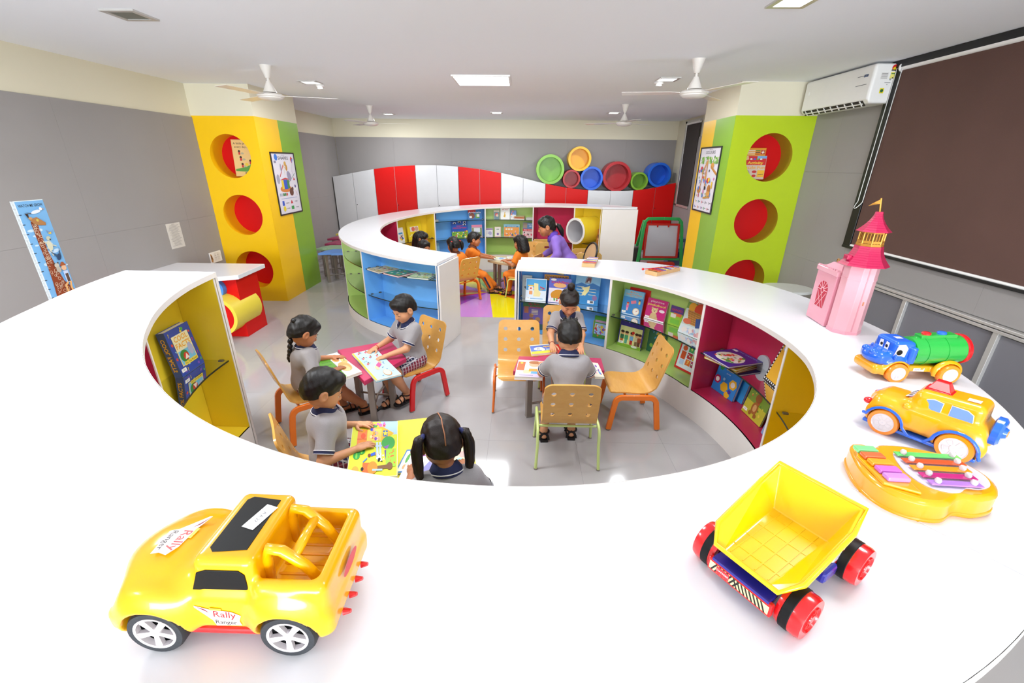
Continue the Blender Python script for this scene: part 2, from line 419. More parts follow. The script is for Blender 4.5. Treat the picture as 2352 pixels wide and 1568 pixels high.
w3 = struct('added_window', B(-3.75, 2.99, YF, YF+.03, .28, .34), ALU); B(-3.75, 2.99, YF, YF+.03, 2.46, 2.52).build('head_bar', ALU, w3); B(-3.7, 2.94, YF+.004, YF+.008, .34, 2.46).build('pane', mat('added_glow_pane', 'eef4ff', .2, emit=1.6), w3)  # made-up window with a glowing pane, added to go with the frontal fill
for x in (-3.72, -2.38, -1.04, .3, 1.63, 2.96): B(x-.03, x+.03, YF, YF+.03, .34, 2.46).build('mullion', ALU, w3)
wr = struct('wall_right', B(XR, XR+.15, YF-.1, YB+.1, -.1, CEIL+.02), CREAM)
PT = 2.27
def panels_x(parent, x0, x1, ys, zs):
    for a, b in zip(ys, ys[1:]):
        for c, d in zip(zs, zs[1:]): B(x0, x1, a+.0005, b-.0005, c+.0005, d-.0005).build('wall_panel', GREY_WALL, parent)
panels_x(wl, XL, XL+.012, [-7.0, -5.6, -4.2, -3.25, -2.03, -.81, .41, 1.63, 2.85, 4.07, 5.29, 5.787], [.0, 1.14, PT])
panels_x(wl, XL, XL+.012, [6.87, 7.7, 8.9, 10.09], [.0, 1.14, PT])
for a, b in zip([-3.94, -2.72, -1.5, -.28, .94, 2.16, 3.19], [-2.72, -1.5, -.28, .94, 2.16, 3.19]):
    for c, d in ((0, 1.14), (1.14, PT)): B(a+.0005, b-.0005, YB-.012, YB, c+.0005, d-.0005).build('wall_panel', GREY_WALL, wb)
panels_x(wr, XR-.03, XR, [4.40, 4.95, 5.381], [0, .84, 1.74, 2.31])
panels_x(wr, XR-.03, XR, [6.284, 7.3, 8.3, 8.8], [0, 1.0, PT])
panels_x(wr, XR-.03, XR, [8.8, 10.09], [0, 1.02])
panels_x(wr, XR-.03, XR, [.6, 1.8, 3.0, 4.40], [.845, 1.075])
# framed grey dado with aluminium rails under the big window
GREYD = mat('grey_dado_panel', '76747a', .35, var=.03)
dado = [.55, 1.29, 2.04, 2.79, 3.54, 4.29, 4.40]
for a, b in zip(dado, dado[1:]): B(XR-.026, XR-.006, a+.018, b-.018, .02, .775).build('dado_panel', GREYD, wr)
for a in dado[:-1]: B(XR-.05, XR, a-.018, a+.018, .0, .79).build('dado_post', ALU, wr, bevel=.002)
B(XR-.06, XR, .55, 4.40, .79, .812).build('dado_rail', ALU, wr, bevel=.003)
B(XR-.075, XR, .55, 4.40, .822, .842).build('dado_rail', ALU, wr, bevel=.003)
# big window frame + roller blind
wf = struct('window_1', B(XR-.07, XR, 4.305, 4.40, 1.075, CEIL-.002), DARKM, bevel=.004)
B(XR-.075, XR, .5, 4.40, 1.075, 1.098).build('sill_bar', DARKM, wf, bevel=.003)
B(XR-.085, XR, .5, 4.40, 2.565, CEIL-.002).build('head_bar', DARKM, wf)
B(XR-.012, XR-.004, .5, 4.31, 1.098, 2.565).build('pane', mat('window_glass', '2a2c30', .1), wf)
def blind_mat():
    m = mat('brown_blind_fabric', '5c4038', .8, var=.16, scale=2.2, bump=.3, bscale=420); return m
t = thing('roller_blind', 'large dark brown roller blind lowered over the near right window', 'blind', (XR-.06, 2.4, 1.1))
B(-.004, .0, -1.9, 1.895, .012, 1.46).build('fabric', blind_mat(), t)
MB().cyl((0, -1.95, 1.465), (0, 1.895, 1.465), .024, n=20).build('roller_tube', WHITEP, t, 40)
MB().lathe([(.034, 0), (.034, .012), (.026, .02)], 20, Matrix.Translation((0, 1.895, 1.465)) @ Matrix.Rotation(-PI/2, 4, 'X')).build('bracket', WHITEP, t, 40)
MB().cyl((-.003, -1.9, .006), (-.003, 1.895, .006), .011, n=12).build('bottom_rail', WHITEP, t, 40)
t = thing('blind_cord', 'white looped pull cord hanging beside the brown roller blind', 'cord', (XR-.08, 4.31, 1.4))
pts = [(.0, .03, 1.17)]+[(-.004-.035*math.sin(q), .03-.03*(1-math.cos(q)), .1-.06*math.sin(q)) for q in np.linspace(0, PI, 9)]+[(0, -.03, 1.17)]
MB().tube([(p[0], p[1], p[2]) for p in pts], .0032, 6).build('cord', WHITEP, t, 180)
# far right window with its own blind
w2 = struct('window_2', B(XR-.05, XR-.0, 9.47, 9.55, 1.02, 2.57), ALU, bevel=.004)
B(XR-.05, XR, 8.80, 9.55, 1.02, 1.06).build('sill_bar', ALU, w2); B(XR-.05, XR, 8.80, 9.55, 2.53, 2.57).build('head_bar', ALU, w2)
t = thing('roller_blind', 'narrow dark roller blind on the far window behind the lime pillar', 'blind', (XR-.035, 9.1, 1.06))
B(-.006, .0, -.3, .37, .0, 1.44).build('fabric', mat('charcoal_blind_fabric', '3a3432', .8, bump=.2, bscale=300), t)
MB().cyl((-.004, -.3, 1.46), (-.004, .37, 1.46), .02).build('roller_tube', WHITEP, t, 40)
# ---- pillars with round niches
def niche_face(x0, x1, zs, r, y, z0, z1, n=40):
    """front plate (normal -Y) with round holes"""
    m = MB(); xc = (x0+x1)/2; bands = [z0]+[(a+b)/2 for a, b in zip(sorted(zs), sorted(zs)[1:])]+[z1]
    for zc, a, b in zip(sorted(zs), bands, bands[1:]):
        inn = []; out = []
        for i in range(n):
            t = 2*PI*(i+.5)/n; c, s_ = math.cos(t), math.sin(t)
            k = min((x1-xc if c > 0 else xc-x0)/max(abs(c), 1e-9), (b-zc if s_ > 0 else zc-a)/max(abs(s_), 1e-9))
            inn.append((xc+r*c, y, zc+r*s_)); out.append((xc+k*c, y, zc+k*s_))
        corn = [(x1, b), (x0, b), (x0, a), (x1, a)]
        m.add(inn+out, [(i, n+i, n+(i+1) % n, (i+1) % n) for i in range(n)])
        for cxn, czn in corn:  # fill the clipped corners
            t = math.atan2(czn-zc, cxn-xc) % (2*PI); i = int((t/(2*PI)*n-.5)) % n
            m.add([out[i], (cxn, y, czn), out[(i+1) % n]], [(0, 1, 2)])
    return m
def pillar(nm, x0, x1, y0, y1, zs, front, stripes, side_x, niche_in, red):
    p = struct(nm, B(x0+.02, x1-.02, y0+.26, y1-.01, 0, CEIL), CREAM)
    zt = 2.285 if nm == 'pillar_left' else 2.30
    B(x0, x1, y0, y1, zt, CEIL).build('plaster_top', CREAM, p)
    niche_face(x0, x1, zs, .25, y0, 0, zt).build('front_panel', front, p)
    xc = (x0+x1)/2
    for z in zs:
        T = Matrix.Translation((xc, y0, z)) @ Matrix.Rotation(-PI/2, 4, 'X')
        MB().lathe([(.25, 0), (.25, .235)], 48, T, cap=False).build('niche_wall', niche_in, p, 60)
        MB().lathe([(.252, .235), (.252, .238)], 48, T).build('niche_back', red, p)
    inner, outer = (x1, x1+.0) if side_x > 0 else (x0, x0)
    for (a, b, m) in stripes:
        xs = (inner-.01, inner) if side_x > 0 else (inner, inner+.01)
        B(xs[0], xs[1], a, b, 0, zt).build('side_panel', m, p)
    return p
RED_N = mat('red_niche_laminate', 'd40a10', .42, spec=.25)
pillar('pillar_left', XL, -3.205, 5.787, 6.873, (.43, 1.142, 1.84), YEL_P, [(5.789, 6.33, YEL_P), (6.33, 6.873, GRN_P)], 1, YEL_P, RED_N)
pillar('pillar_right', 2.302, XR, 5.381, 6.284, (.49, 1.192, 1.88), LIME_P, [(5.383, 5.90, GRN_P), (5.90, 6.284, YEL_P)], -1, mat('olive_niche_laminate', 'a8a020', .35), RED_N)
# ---- ceiling fittings
PANEL_EM = mat('panel_diffuser', 'ffffff', .5, emit=4.0)
OFF_DIFF = mat('unlit_diffuser', '6b6f66', .4)
def square_light(x, y, s, em, label, name, group=None, h=.014):
    t = thing(name, label, 'ceiling light', (x, y, CEIL), 0, group)
    f = MB(); a = s/2; b = s/2-.018 if s > .3 else s/2-.03
    for (p, q, u, v) in ((-a, a, -a, -b), (-a, a, b, a), (-a, -b, -b, b), (b, a, -b, b)): f.box(p, q, u, v, -h, 0)
    f.build('frame', ALU if s < .3 else WHITEP, t); B(-b, b, -b, b, -.006, -.001).build('diffuser', em, t)
square_light(-.44, 5.42, .60, PANEL_EM, 'large square lit ceiling panel in the middle of the ceiling', 'ceiling_panel')
for i, (x, y, w) in enumerate(PANELS[1:]): square_light(x, y, .60, PANEL_EM, 'added unseen square lit ceiling panel above and behind the viewer', 'ceiling_panel', 'added ceiling panels out of view')  # extra panels out of view, put in for their light
for (x, y, w), lb in zip(DOWN, ['small square downlight near the fan by the yellow pillar', 'small square downlight near the fan by the lime pillar', 'small square downlight beside the far left fan',
        'small bright downlight at the far centre of the ceiling', 'small square downlight beside the far right fan', 'small square downlight cut by the top edge of the picture', 'dark unlit square downlight at the upper left of the ceiling']):
    square_light(x, y, .21, PANEL_EM if w else OFF_DIFF, lb, 'downlight', h=.01)
for x, y, lb in ((-2.36, 5.80, 'white smoke detector beside the left downlight'), (1.44, 5.42, 'white smoke detector beside the right downlight')):
    t = thing('smoke_detector', lb, 'detector', (x, y, CEIL)); R = Matrix.Rotation(PI, 4, 'X')
    MB().lathe([(.05, 0), (.05, .02), (.042, .026)], 20, R).build('base', WHITEP, t, 40); MB().lathe([(.03, .026), (.032, .045), (.022, .05)], 16, R).build('sensor', WHITEP, t, 40)
FANW = mat('fan_white_enamel', 'ece6df', .35, coat=.2)
def fan(x, y, rz, label):
    t = thing('ceiling_fan', label, 'fan', (x, y, CEIL), rz, 'white ceiling fans')
    R = Matrix.Rotation(PI, 4, 'X')
    MB().lathe([(.055, 0), (.052, .01), (.022, .1), (.018, .105)], 24, R).build('canopy', FANW, t, 40)
    MB().lathe([(.0105, .1), (.0105, .17)], 12, R).build('rod', FANW, t, 40)
    MB().lathe([(.02, .13), (.024, .14), (.058, .215), (.06, .222), (.05, .224)], 24, R).build('cone_cover', FANW, t, 40)
    MB().lathe([(.05, .228), (.1, .234), (.105, .24), (.118, .246), (.12, .258), (.11, .264), (.108, .272), (.085, .285), (.04, .292), (.001, .293)], 28, R).build('motor', FANW, t, 40)
    for k in range(3):
        a = 2*PI*k/3; bl = MB(); Q = Matrix.Rotation(a, 4, 'Z'); T = Matrix.Rotation(.07, 4, 'X')
        bl.prism([(.1, -.018), (.2, -.05), (.6, -.06), (.61, .06), (.2, .05), (.1, .018)], -.251, -.248, Q @ Matrix.Translation((0, 0, -.25)) @ T @ Matrix.Translation((0, 0, .25)))
        bl.build('blade', FANW, t)
fan(-2.41, 4.72, .35, 'white ceiling fan in front of the yellow pillar'); fan(1.46, 4.33, .9, 'white ceiling fan in front of the lime pillar')
fan(-2.45, 7.85, .2, 'white ceiling fan at the far left'); fan(1.52, 7.42, .6, 'white ceiling fan at the far right')
# ---- air conditioner
t = thing('air_conditioner', 'white wall air conditioner above the lime pillar, blue maker mark and rating stickers', 'air conditioner', (XR-.02, 4.84, 2.29))
ac = SDF((-.27, -.5, -.02), (.02, .5, .34), .007)
ac.box((-.115, 0, .165), (.115, .49, .15), .022)
ac.plane((-.23, 0, .05), (-.6, 0, -.5)); V = ac.build('body', WHITEP, t)
V.location = (0, 0, 0)
B(-.003, .002, -.43, .45, -.026, .026, R=Matrix.Translation((-.207, 0, .0225)) @ Matrix.Rotation(-.695, 4, 'Y')).build('vent_opening', mat('ac_dark_vent', '2b2727', .6), t)
for k in range(9): B(-.007, .0, -.40+.1*k, -.388+.1*k, -.025, .025, R=Matrix.Translation((-.207, 0, .0225)) @ Matrix.Rotation(-.695, 4, 'Y')).build('louvre_fin', WHITEP, t)
B(-.010, -.006, -.42, .44, -.006, .004, R=Matrix.Translation((-.207, 0, .0225)) @ Matrix.Rotation(-.695, 4, 'Y')).build('louvre', WHITEP, t)
for z in (.235, .165): B(-.2345, -.23, -.43, -.3, z, z+.003).build('trim_line', mat('grey_line', '555458', .4), t)
S_ = MB(); a = Art(); a.rect(-.40, .2, .022, .03, 'ffffff').rect(.40, .235, .05, .02, '3f5a86').text('BLUE', .40, .235, .012, 'd8dfe8')
a.build('front_print', t, Matrix(((0, 1, 0, -.2303), (-1, 0, 0, 0), (0, 0, 1, 0), (0, 0, 0, 1))))
a = Art(); a.disc(-.07, .28, .024, 'd01818').disc(-.07, .272, .015, 'f0d020').rect(-.07, .262, .05, .008, '222222').rect(-.07, .225, .046, .05, 'ece27a').rect(-.07, .237, .036, .006, '2f7a35').rect(-.07, .205, .01, .01, '333333')
a.rect(-.14, .22, .06, .05, 'e2dfdb')
for k in range(4): a.rect(-.14, .237-.011*k, .05, .004, '8a8785')
a.rect(-.1, .17, .05, .004, '777777').rect(-.1, .155, .008, .004, '555555').rect(-.13, .11, .035, .038, 'e8d820').disc(-.13, .11, .013, '25643a').rect(-.085, .195, .016, .014, '999999')
a.build('rating_stickers', t, Matrix.Translation((0, -.4904, 0)))
# ================================================================ CURVED COUNTERS AND BOOKCASES
CA = (-.138, 2.454); CB = (-.26, 6.27)
_Az = ([84-265*i/6 for i in range(7)][::-1], [.885, .915, .945, 1.007, 1.077, 1.147, 1.197][::-1])
def zA(a): return float(np.interp(a, *_Az))
_Ai = ([-181, -172, -161, -151, -145, -130, -60, -20, -7, 8, 23, 39, 55, 65, 77, 87], [1.632, 1.631, 1.616, 1.60, 1.597, 1.592, 1.592, 1.582, 1.563, 1.536, 1.515, 1.548, 1.585, 1.598, 1.635, 1.651])
_Ao = ([-181, -173, -164, -155, -30, -10, 2, 16, 26, 37, 46, 57, 69, 87], [2.172, 2.152, 2.135, 2.15, 2.175, 2.184, 2.205, 2.265, 2.325, 2.345, 2.352, 2.30, 2.20, 2.172])
def riA(a): return float(np.interp(a, *_Ai))
def roA(a): return float(np.interp(a, *_Ao))
def zB(a): return .90+.29*(255-a)/(255-25)
def riB(a): return 1.64
def roB(a): return 2.142
def const(v): return lambda a: v
def arc_slab(c, r0, r1, a0, a1, z0, z1, step=2.5, skew=None):
    """solid between two radii functions, two angles (degrees) and two height functions"""
    n = max(1, int(math.ceil(abs(a1-a0)/step))); m = MB(); vs = []
    for i in range(n+1):
        a = a0+(a1-a0)*i/n; t = math.radians(a); co, si = math.cos(t), math.sin(t)
        t2 = math.radians(a+(skew(a) if skew else 0)); c2, s2 = math.cos(t2), math.sin(t2)
        vs += [(c[0]+r0(a)*co, c[1]+r0(a)*si, z0(a)), (c[0]+r1(a)*c2, c[1]+r1(a)*s2, z0(a)), (c[0]+r1(a)*c2, c[1]+r1(a)*s2, z1(a)), (c[0]+r0(a)*co, c[1]+r0(a)*si, z1(a))]
    fs = []
    for i in range(n):
        for j in range(4): fs.append((4*i+j, 4*i+(j+1) % 4, 4*i+4+(j+1) % 4, 4*i+4+j))
    fs += [(3, 2, 1, 0), (4*n, 4*n+1, 4*n+2, 4*n+3)]
    if a1 > a0: fs = [f[::-1] for f in fs]
    return m.add(vs, [f[::-1] for f in fs])
def worktop(name, label, c, ri, ro, zf, segs, th=.028, skew=None):
    t = thing(name, label, 'worktop', (0, 0, 0))
    for a0, a1 in segs:
        g = .03 if a1 > a0 else -.03
        arc_slab(c, lambda a: ri(a)+.001, lambda a: ro(a)-.001, a0+g, a1-g, lambda a: zf(a)-th, zf, 1.5, skew).build('top_panel', WHITE_LAM, t, 30, bevel=.0015)
    a0, a1 = segs[0][0], segs[-1][1]
    arc_slab(c, lambda a: ri(a)-.0012, ri, a0, a1, lambda a: zf(a)-th-.002, lambda a: zf(a)-.001, 1.5).build('edge_band', EDGE_LAM, t, 30)
    arc_slab(c, ro, lambda a: ro(a)+.0012, a0, a1+(skew(a1) if skew else 0), lambda a: zf(a)-th-.002, lambda a: zf(a)-.001, 1.5).build('edge_band', EDGE_LAM, t, 30)
    return t
def radial_plate(c, a, r0, r1, z0, z1, th, side=0):
    t = math.radians(a); R = Matrix.Translation((c[0], c[1], 0)) @ Matrix.Rotation(t, 4, 'Z')
    y0, y1 = (0, th) if side > 0 else ((-th, 0) if side < 0 else (-th/2, th/2))
    return B(r0, r1, y0, y1, z0, z1, R=R)
def unit(name, label, c, a0, a1, rf, sgn, zp, shelves, zf, colour, depth=.27, ends=(), skin=None, group='curved bookcase units'):
    """bookcase bay: open at radius rf (sgn +1: opens toward the centre, -1: opens outward), between angles a0 > a1"""
    t = thing(name, label, 'bookcase', (0, 0, 0), 0, group); th = .028; tp = lambda a: zf(a)-th-.002
    d = lambda q: (lambda a: rf(a)+sgn*q)
    lo = lambda q, w: d(q) if sgn > 0 else d(q+w)
    hi = lambda q, w: d(q+w) if sgn > 0 else d(q)
    e = math.degrees(.0105/rf(a0)); am = (a0+a1)/2
    arc_slab(c, lo(depth, .012), hi(depth, .012), a0-e, a1+e, const(zp-.01), tp).build('back_panel', colour, t, 30)
    arc_slab(c, lo(.002, depth), hi(.002, depth), a0-e, a1+e, const(zp-.02), const(zp)).build('bottom_panel', colour, t, 30)
    arc_slab(c, lo(.0, .012), hi(.0, .012), a0, a1, const(0), const(zp)).build('plinth', EDGE_LAM, t, 30)
    for a, s in ((a0, -1), (a1, 1)):
        r0, r1 = sorted((rf(a)+sgn*.004, rf(a)+sgn*(depth+.01)))
        sd = radial_plate(c, a, r0, r1, zp-.02, tp(a)-.0, .0105, s).build('side_panel', colour, t)
        r0, r1 = sorted((rf(a), rf(a)+sgn*.004)); radial_plate(c, a, r0, r1, zp-.02, tp(a), .0105, s).build('edge_strip', EDGE_LAM, sd)
    for z in shelves:
        zz = (z if callable(z) else const(z)); fi = sgn*.02
        g = arc_slab(c, lo(.03, depth-.035), hi(.03, depth-.035), a0-e*1.3, a1+e*1.3, lambda a: zz(a)-.004, lambda a: zz(a)+.004).build('glass_shelf', GLASS, t, 30)
        arc_slab(c, lo(.0285, .0015), hi(.0285, .0015), a0-e*1.3, a1+e*1.3, lambda a: zz(a)-.005, lambda a: zz(a)+.005).build('glass_edge', GLASS_EDGE, g, 30)
        for a, s in ((a0-e*1.2, -1), (a1+e*1.2, 1)):
            for q in (.07, depth-.05):
                r = rf(a)+sgn*q; radial_plate(c, a, r-.014, r+.014, zz(a)-.009, zz(a)+.009, .02, s).build('shelf_clip', CLIP, t, bevel=.002)
    if skin:
        arc_slab(c, *((skin, lambda a: skin(a)+.01)), a0, a1, const(0), tp).build('outer_panel', EDGE_LAM, t, 30)
    for a, s, r0, r1 in ends:
        radial_plate(c, a, r0, r1, 0, zf(a)-th-.002, .02, s).build('end_panel', mat('white_end_panel', 'ece6e2', .35), t, bevel=.0015)
    return t
skA = lambda a: roA(a)-.03
bayA = lambda a: riA(a)+.006
worktop('curved_worktop', 'sweeping white worktop of the near reading circle, toys standing on it', CA, riA, roA, zA, [(86.2, -56), (-56, -181)])
unit('bookcase', 'blue bookcase bay facing the near circle, under two small xylophones', CA, 86, 54.4, bayA, 1, .235, [.545], zA, BLUE_LAM, skin=skA, ends=[(86.35, 1, 1.655, 2.165)])
unit('bookcase', 'green bookcase bay of the near circle between the blue and magenta bays', CA, 54.4, 20.25, bayA, 1, .23, [.535], zA, GREEN_LAM, skin=skA)
tA3 = unit('bookcase', 'magenta bookcase bay of the near circle with stacked books on its glass shelf', CA, 20.25, -10.3, bayA, 1, .225, [.53], zA, MAG_LAM, skin=skA)
unit('bookcase', 'deep yellow bookcase bay at the right of the near circle, half hidden by the worktop', CA, -10.3, -44, bayA, 1, .22, [.53], zA, mat('amber_laminate', 'efc010', .3), skin=skA)
unit('bookcase', 'blue bookcase bay hidden under the near worktop', CA, -44, -82, bayA, 1, .2, [.56], zA, BLUE_LAM, skin=skA)
unit('bookcase', 'green bookcase bay hidden under the near worktop', CA, -82, -117, bayA, 1, .18, [.6], zA, GREEN_LAM, skin=skA)
tA7 = unit('bookcase', 'magenta bookcase bay with a white tunnel ring at the left of the near circle', CA, -117, -149, bayA, 1, .17, [], zA, MAG_LAM, skin=skA)
unit('bookcase', 'yellow bookcase bay at the left end of the near circle holding a blue book', CA, -149, -180.5, bayA, 1, .16, [.642], zA, YEL_LAM, depth=.25, skin=skA, ends=[(-180.9, -1, 1.64, 2.165)])
B_in = lambda a: 1.646
B_out = lambda a: 2.136
worktop('curved_worktop', 'white curved worktop of the far reading circle', CB, riB, roB, zB, [(255.2, 215), (215, 140), (140, 80), (80, 25)], skew=lambda a: float(np.interp(a, [25, 60], [-5.3, 0])))
rB = lambda q: (lambda a: q+(zB(a)-.92))
unit('bookcase', 'light blue bookcase bay with two glass shelves at the gap between the circles', CB, 254.9, 226.7, B_out, -1, .125, [.416, .712], zB, BLUE_LAM, depth=.22, ends=[(255.2, 1, 1.65, 2.14)])
unit('bookcase', 'green bookcase bay on the outer left side of the far circle', CB, 226.7, 196, B_out, -1, .125, [.416, .712], zB, GREEN_LAM, depth=.22)
unit('bookcase', 'yellow bookcase bay on the far outer side of the far circle', CB, 196, 166, B_out, -1, .14, [.416, .712], zB, YEL_LAM, depth=.22)
for (a0, a1, lb, m, zp) in ((200, 164.8, 'dark magenta bookcase bay at the left inside of the far circle', MAG_LAM, .2), (164.8, 135.1, 'yellow bookcase bay inside the far circle behind the two girls', YEL_LAM, .23),
        (135.1, 102.9, 'blue bookcase bay inside the far circle holding a helicopter book', BLUE_LAM, .25), (102.9, 73.7, 'green bookcase bay at the back of the far circle', GREEN_LAM, .27),
        (73.7, 46.9, 'magenta bookcase bay behind the woman in purple', MAG_LAM, .3)):
    unit('bookcase', lb, CB, a0, a1, B_in, 1, zp, [.568, .872] if m is not YEL_LAM and 'behind' not in lb and a0 < 190 else ([.62] if m is YEL_LAM else ([.55] if a0 < 190 else [])), zB, m, depth=.24)
tB6 = unit('bookcase', 'yellow bookcase bay with a white tunnel ring at the right end of the far circle', CB, 46.9, 26.2, B_in, 1, .3, [.58], zB, YEL_LAM, depth=.24)
MB().prism([(1.226, 6.957), (1.772, 6.990), (1.770, 7.012), (1.228, 6.979)], 0, zB(25)-.031).build('end_panel', mat('white_end_panel', 'ece6e2', .35), tB6, bevel=.0015)
arc_slab(CB, const(1.655), const(1.667), 254, 200, const(0), lambda a: zB(a)-.032).build('inner_lining', EDGE_LAM, bpy.data.objects['curved_worktop.001'], 30)
arc_slab(CB, const(2.122), const(2.134), 165.5, 22.0, const(0), lambda a: zB(a)-.032).build('outer_lining', EDGE_LAM, bpy.data.objects['curved_worktop.001'], 30)
# tunnel rings sunk in two bays
def tunnel(parent, c, ang, r0, r1, z, rad, skin):
    T = Matrix.Translation((c[0], c[1], z)) @ Matrix.Rotation(math.radians(ang), 4, 'Z') @ Matrix.Rotation(PI/2, 4, 'Y')
    o = MB().lathe([(rad, r0+.002), (rad, r1)], 40, T, cap=False).build('tunnel_tube', skin, parent, 60)
    MB().lathe([(rad-.035, r0+.05), (rad-.035, r0), (rad, r0), (rad+.001, r0+.004)], 40, T, cap=False).build('tunnel_rim', WHITEP, o, 30)
    MB().lathe([(rad-.036, r1-.004), (rad-.036, r0+.002)], 40, T, cap=False).build('tunnel_lining', mat('tunnel_grey', 'cfcdd0', .5), o, 60)
    MB().lathe([(.0005, r1-.005), (rad-.034, r1-.005)], 40, T, cap=False).build('tunnel_back', mat('tunnel_grey', 'cfcdd0', .5), o, 60)
tunnel(tB6, CB, 39.5, 1.45, 1.875, .80, .205, YEL_LAM)
tunnel(tA7, CA, -139.5, 1.43, 1.86, .45, .2, YEL_LAM)
# round grey disc on the back of the right magenta bay
ti = math.radians(8.6); T = Matrix.Translation((CA[0], CA[1], .565)) @ Matrix.Rotation(ti, 4, 'Z') @ Matrix.Rotation(PI/2, 4, 'Y')
MB().lathe([(.06, 1.796), (.06, 1.81)], 28, T).build('round_disc', mat('grey_disc', 'b9bcc2', .3), tA3, 30)
tag(bpy.data.objects['round_disc'], 'round grey disc on the magenta back panel')
# ================================================================ FURNITURE
# ---- wavy wall cabinets
wx = [-3.926, -3.505, -3.054, -2.631, -2.195, -1.757, -1.313, -.877, -.432, .025, .485, .916, 1.371, 1.839, 2.304, 2.756, 3.16]
wz = [1.495, 1.575, 1.655, 1.709, 1.734, 1.743, 1.718, 1.677, 1.607, 1.511, 1.406, 1.334, 1.288, 1.281, 1.29, 1.354, 1.462]
def wave(x): return float(np.interp(x, wx, wz))
def smooth_wave(x):
    return sum(wave(x+d) for d in (-.12, -.06, 0, .06, .12))/5
WHITE_CAB = mat('white_cabinet_laminate', 'dcdcde', .3); LOCK = mat('lock_metal', '2a2824', .3, metal=.7)
cl = ['leftmost white', 'first red, next to the leftmost white pair', 'white, between the two left red pairs', 'red, left of the wide white pair at the dip', 'white, right of the second red pair', 'red, under the large green wall tube', 'white, under the large dark red wall tube', 'rightmost red']
for k in range(8):
    a, m, b = wx[2*k], wx[2*k+1], wx[2*k+2]; col = RED_LAM if k % 2 else WHITE_CAB
    t = thing('wall_cabinet', 'wavy-topped cabinet pair: '+cl[k], 'cabinet', (a, 9.67, 0), 0, 'wavy cabinets along the back wall')
    def strip(x0, x1, y0, y1, z0, ztop, nseg=5):
        q = MB(); xs = np.linspace(x0, x1, nseg+1)
        poly = [(x0, z0), (x1, z0)]+[(x, ztop(x)) for x in xs[::-1]]
        R = Matrix(((1, 0, 0, -a), (0, 0, -1, y1), (0, 1, 0, 0), (0, 0, 0, 1)))
        return q.prism(poly, 0, y1-y0, R)
    strip(a+.002, b-.002, .002, .40, 0, lambda x: smooth_wave(x)-.004).build('body', WHITE_CAB, t)
    for x0, x1, lk in ((a, m, 1), (m, b, 0)):
        d = strip(x0+.004, x1-.004, -.018, 0, .08, smooth_wave).build('door', col, t, bevel=.002)
        if not lk: MB().cyl((x0-a+.03, -.018, .95), (x0-a+.03, -.026, .95), .009, n=12).build('lock', LOCK, d)
# ---- tube cubbies standing on the wave
tub = [(.572, 1.683, .285, '86c23a', 'large green tube cubby at the left of the row on the wavy cabinets'), (1.16, 1.888, .232, 'f4b80c', 'yellow tube cubby resting on top of the row'),
       (1.016, 1.505, .177, 'b4101e', 'small red tube cubby between the green and blue ones'), (1.428, 1.52, .228, '1f62d6', 'blue tube cubby in the middle of the row under the yellow one'),
       (1.943, 1.56, .288, 'b0101c', 'largest dark red tube cubby on the wavy cabinets'), (2.405, 1.475, .175, '7fb02e', 'small green tube cubby near the right end of the row'), (2.80, 1.60, .235, '1d66d8', 'blue tube cubby at the right end of the row')]
for (x, z, r, h, lb) in tub:
    t = thing('tube_cubby', lb, 'cubby', (x, 9.66, z), 0, 'round tube cubbies on the wavy cabinets'); m = mat('cubby_'+h, h, .35)
    T = Matrix.Rotation(-PI/2, 4, 'X'); w = .16*r+.006; zc = lambda y: y
    MB().lathe([(r-w, .0), (r, .0), (r, .39)], 40, T, cap=False).build('outer_shell', m, t, 50)
    MB().lathe([(r-w, .24), (r-w, .0)], 40, T, cap=False).build('inner_wall', m, t, 50)
    MB().lathe([(.0005, .24), (r-w, .24)], 40, T, cap=False).build('back_disc', m, t)
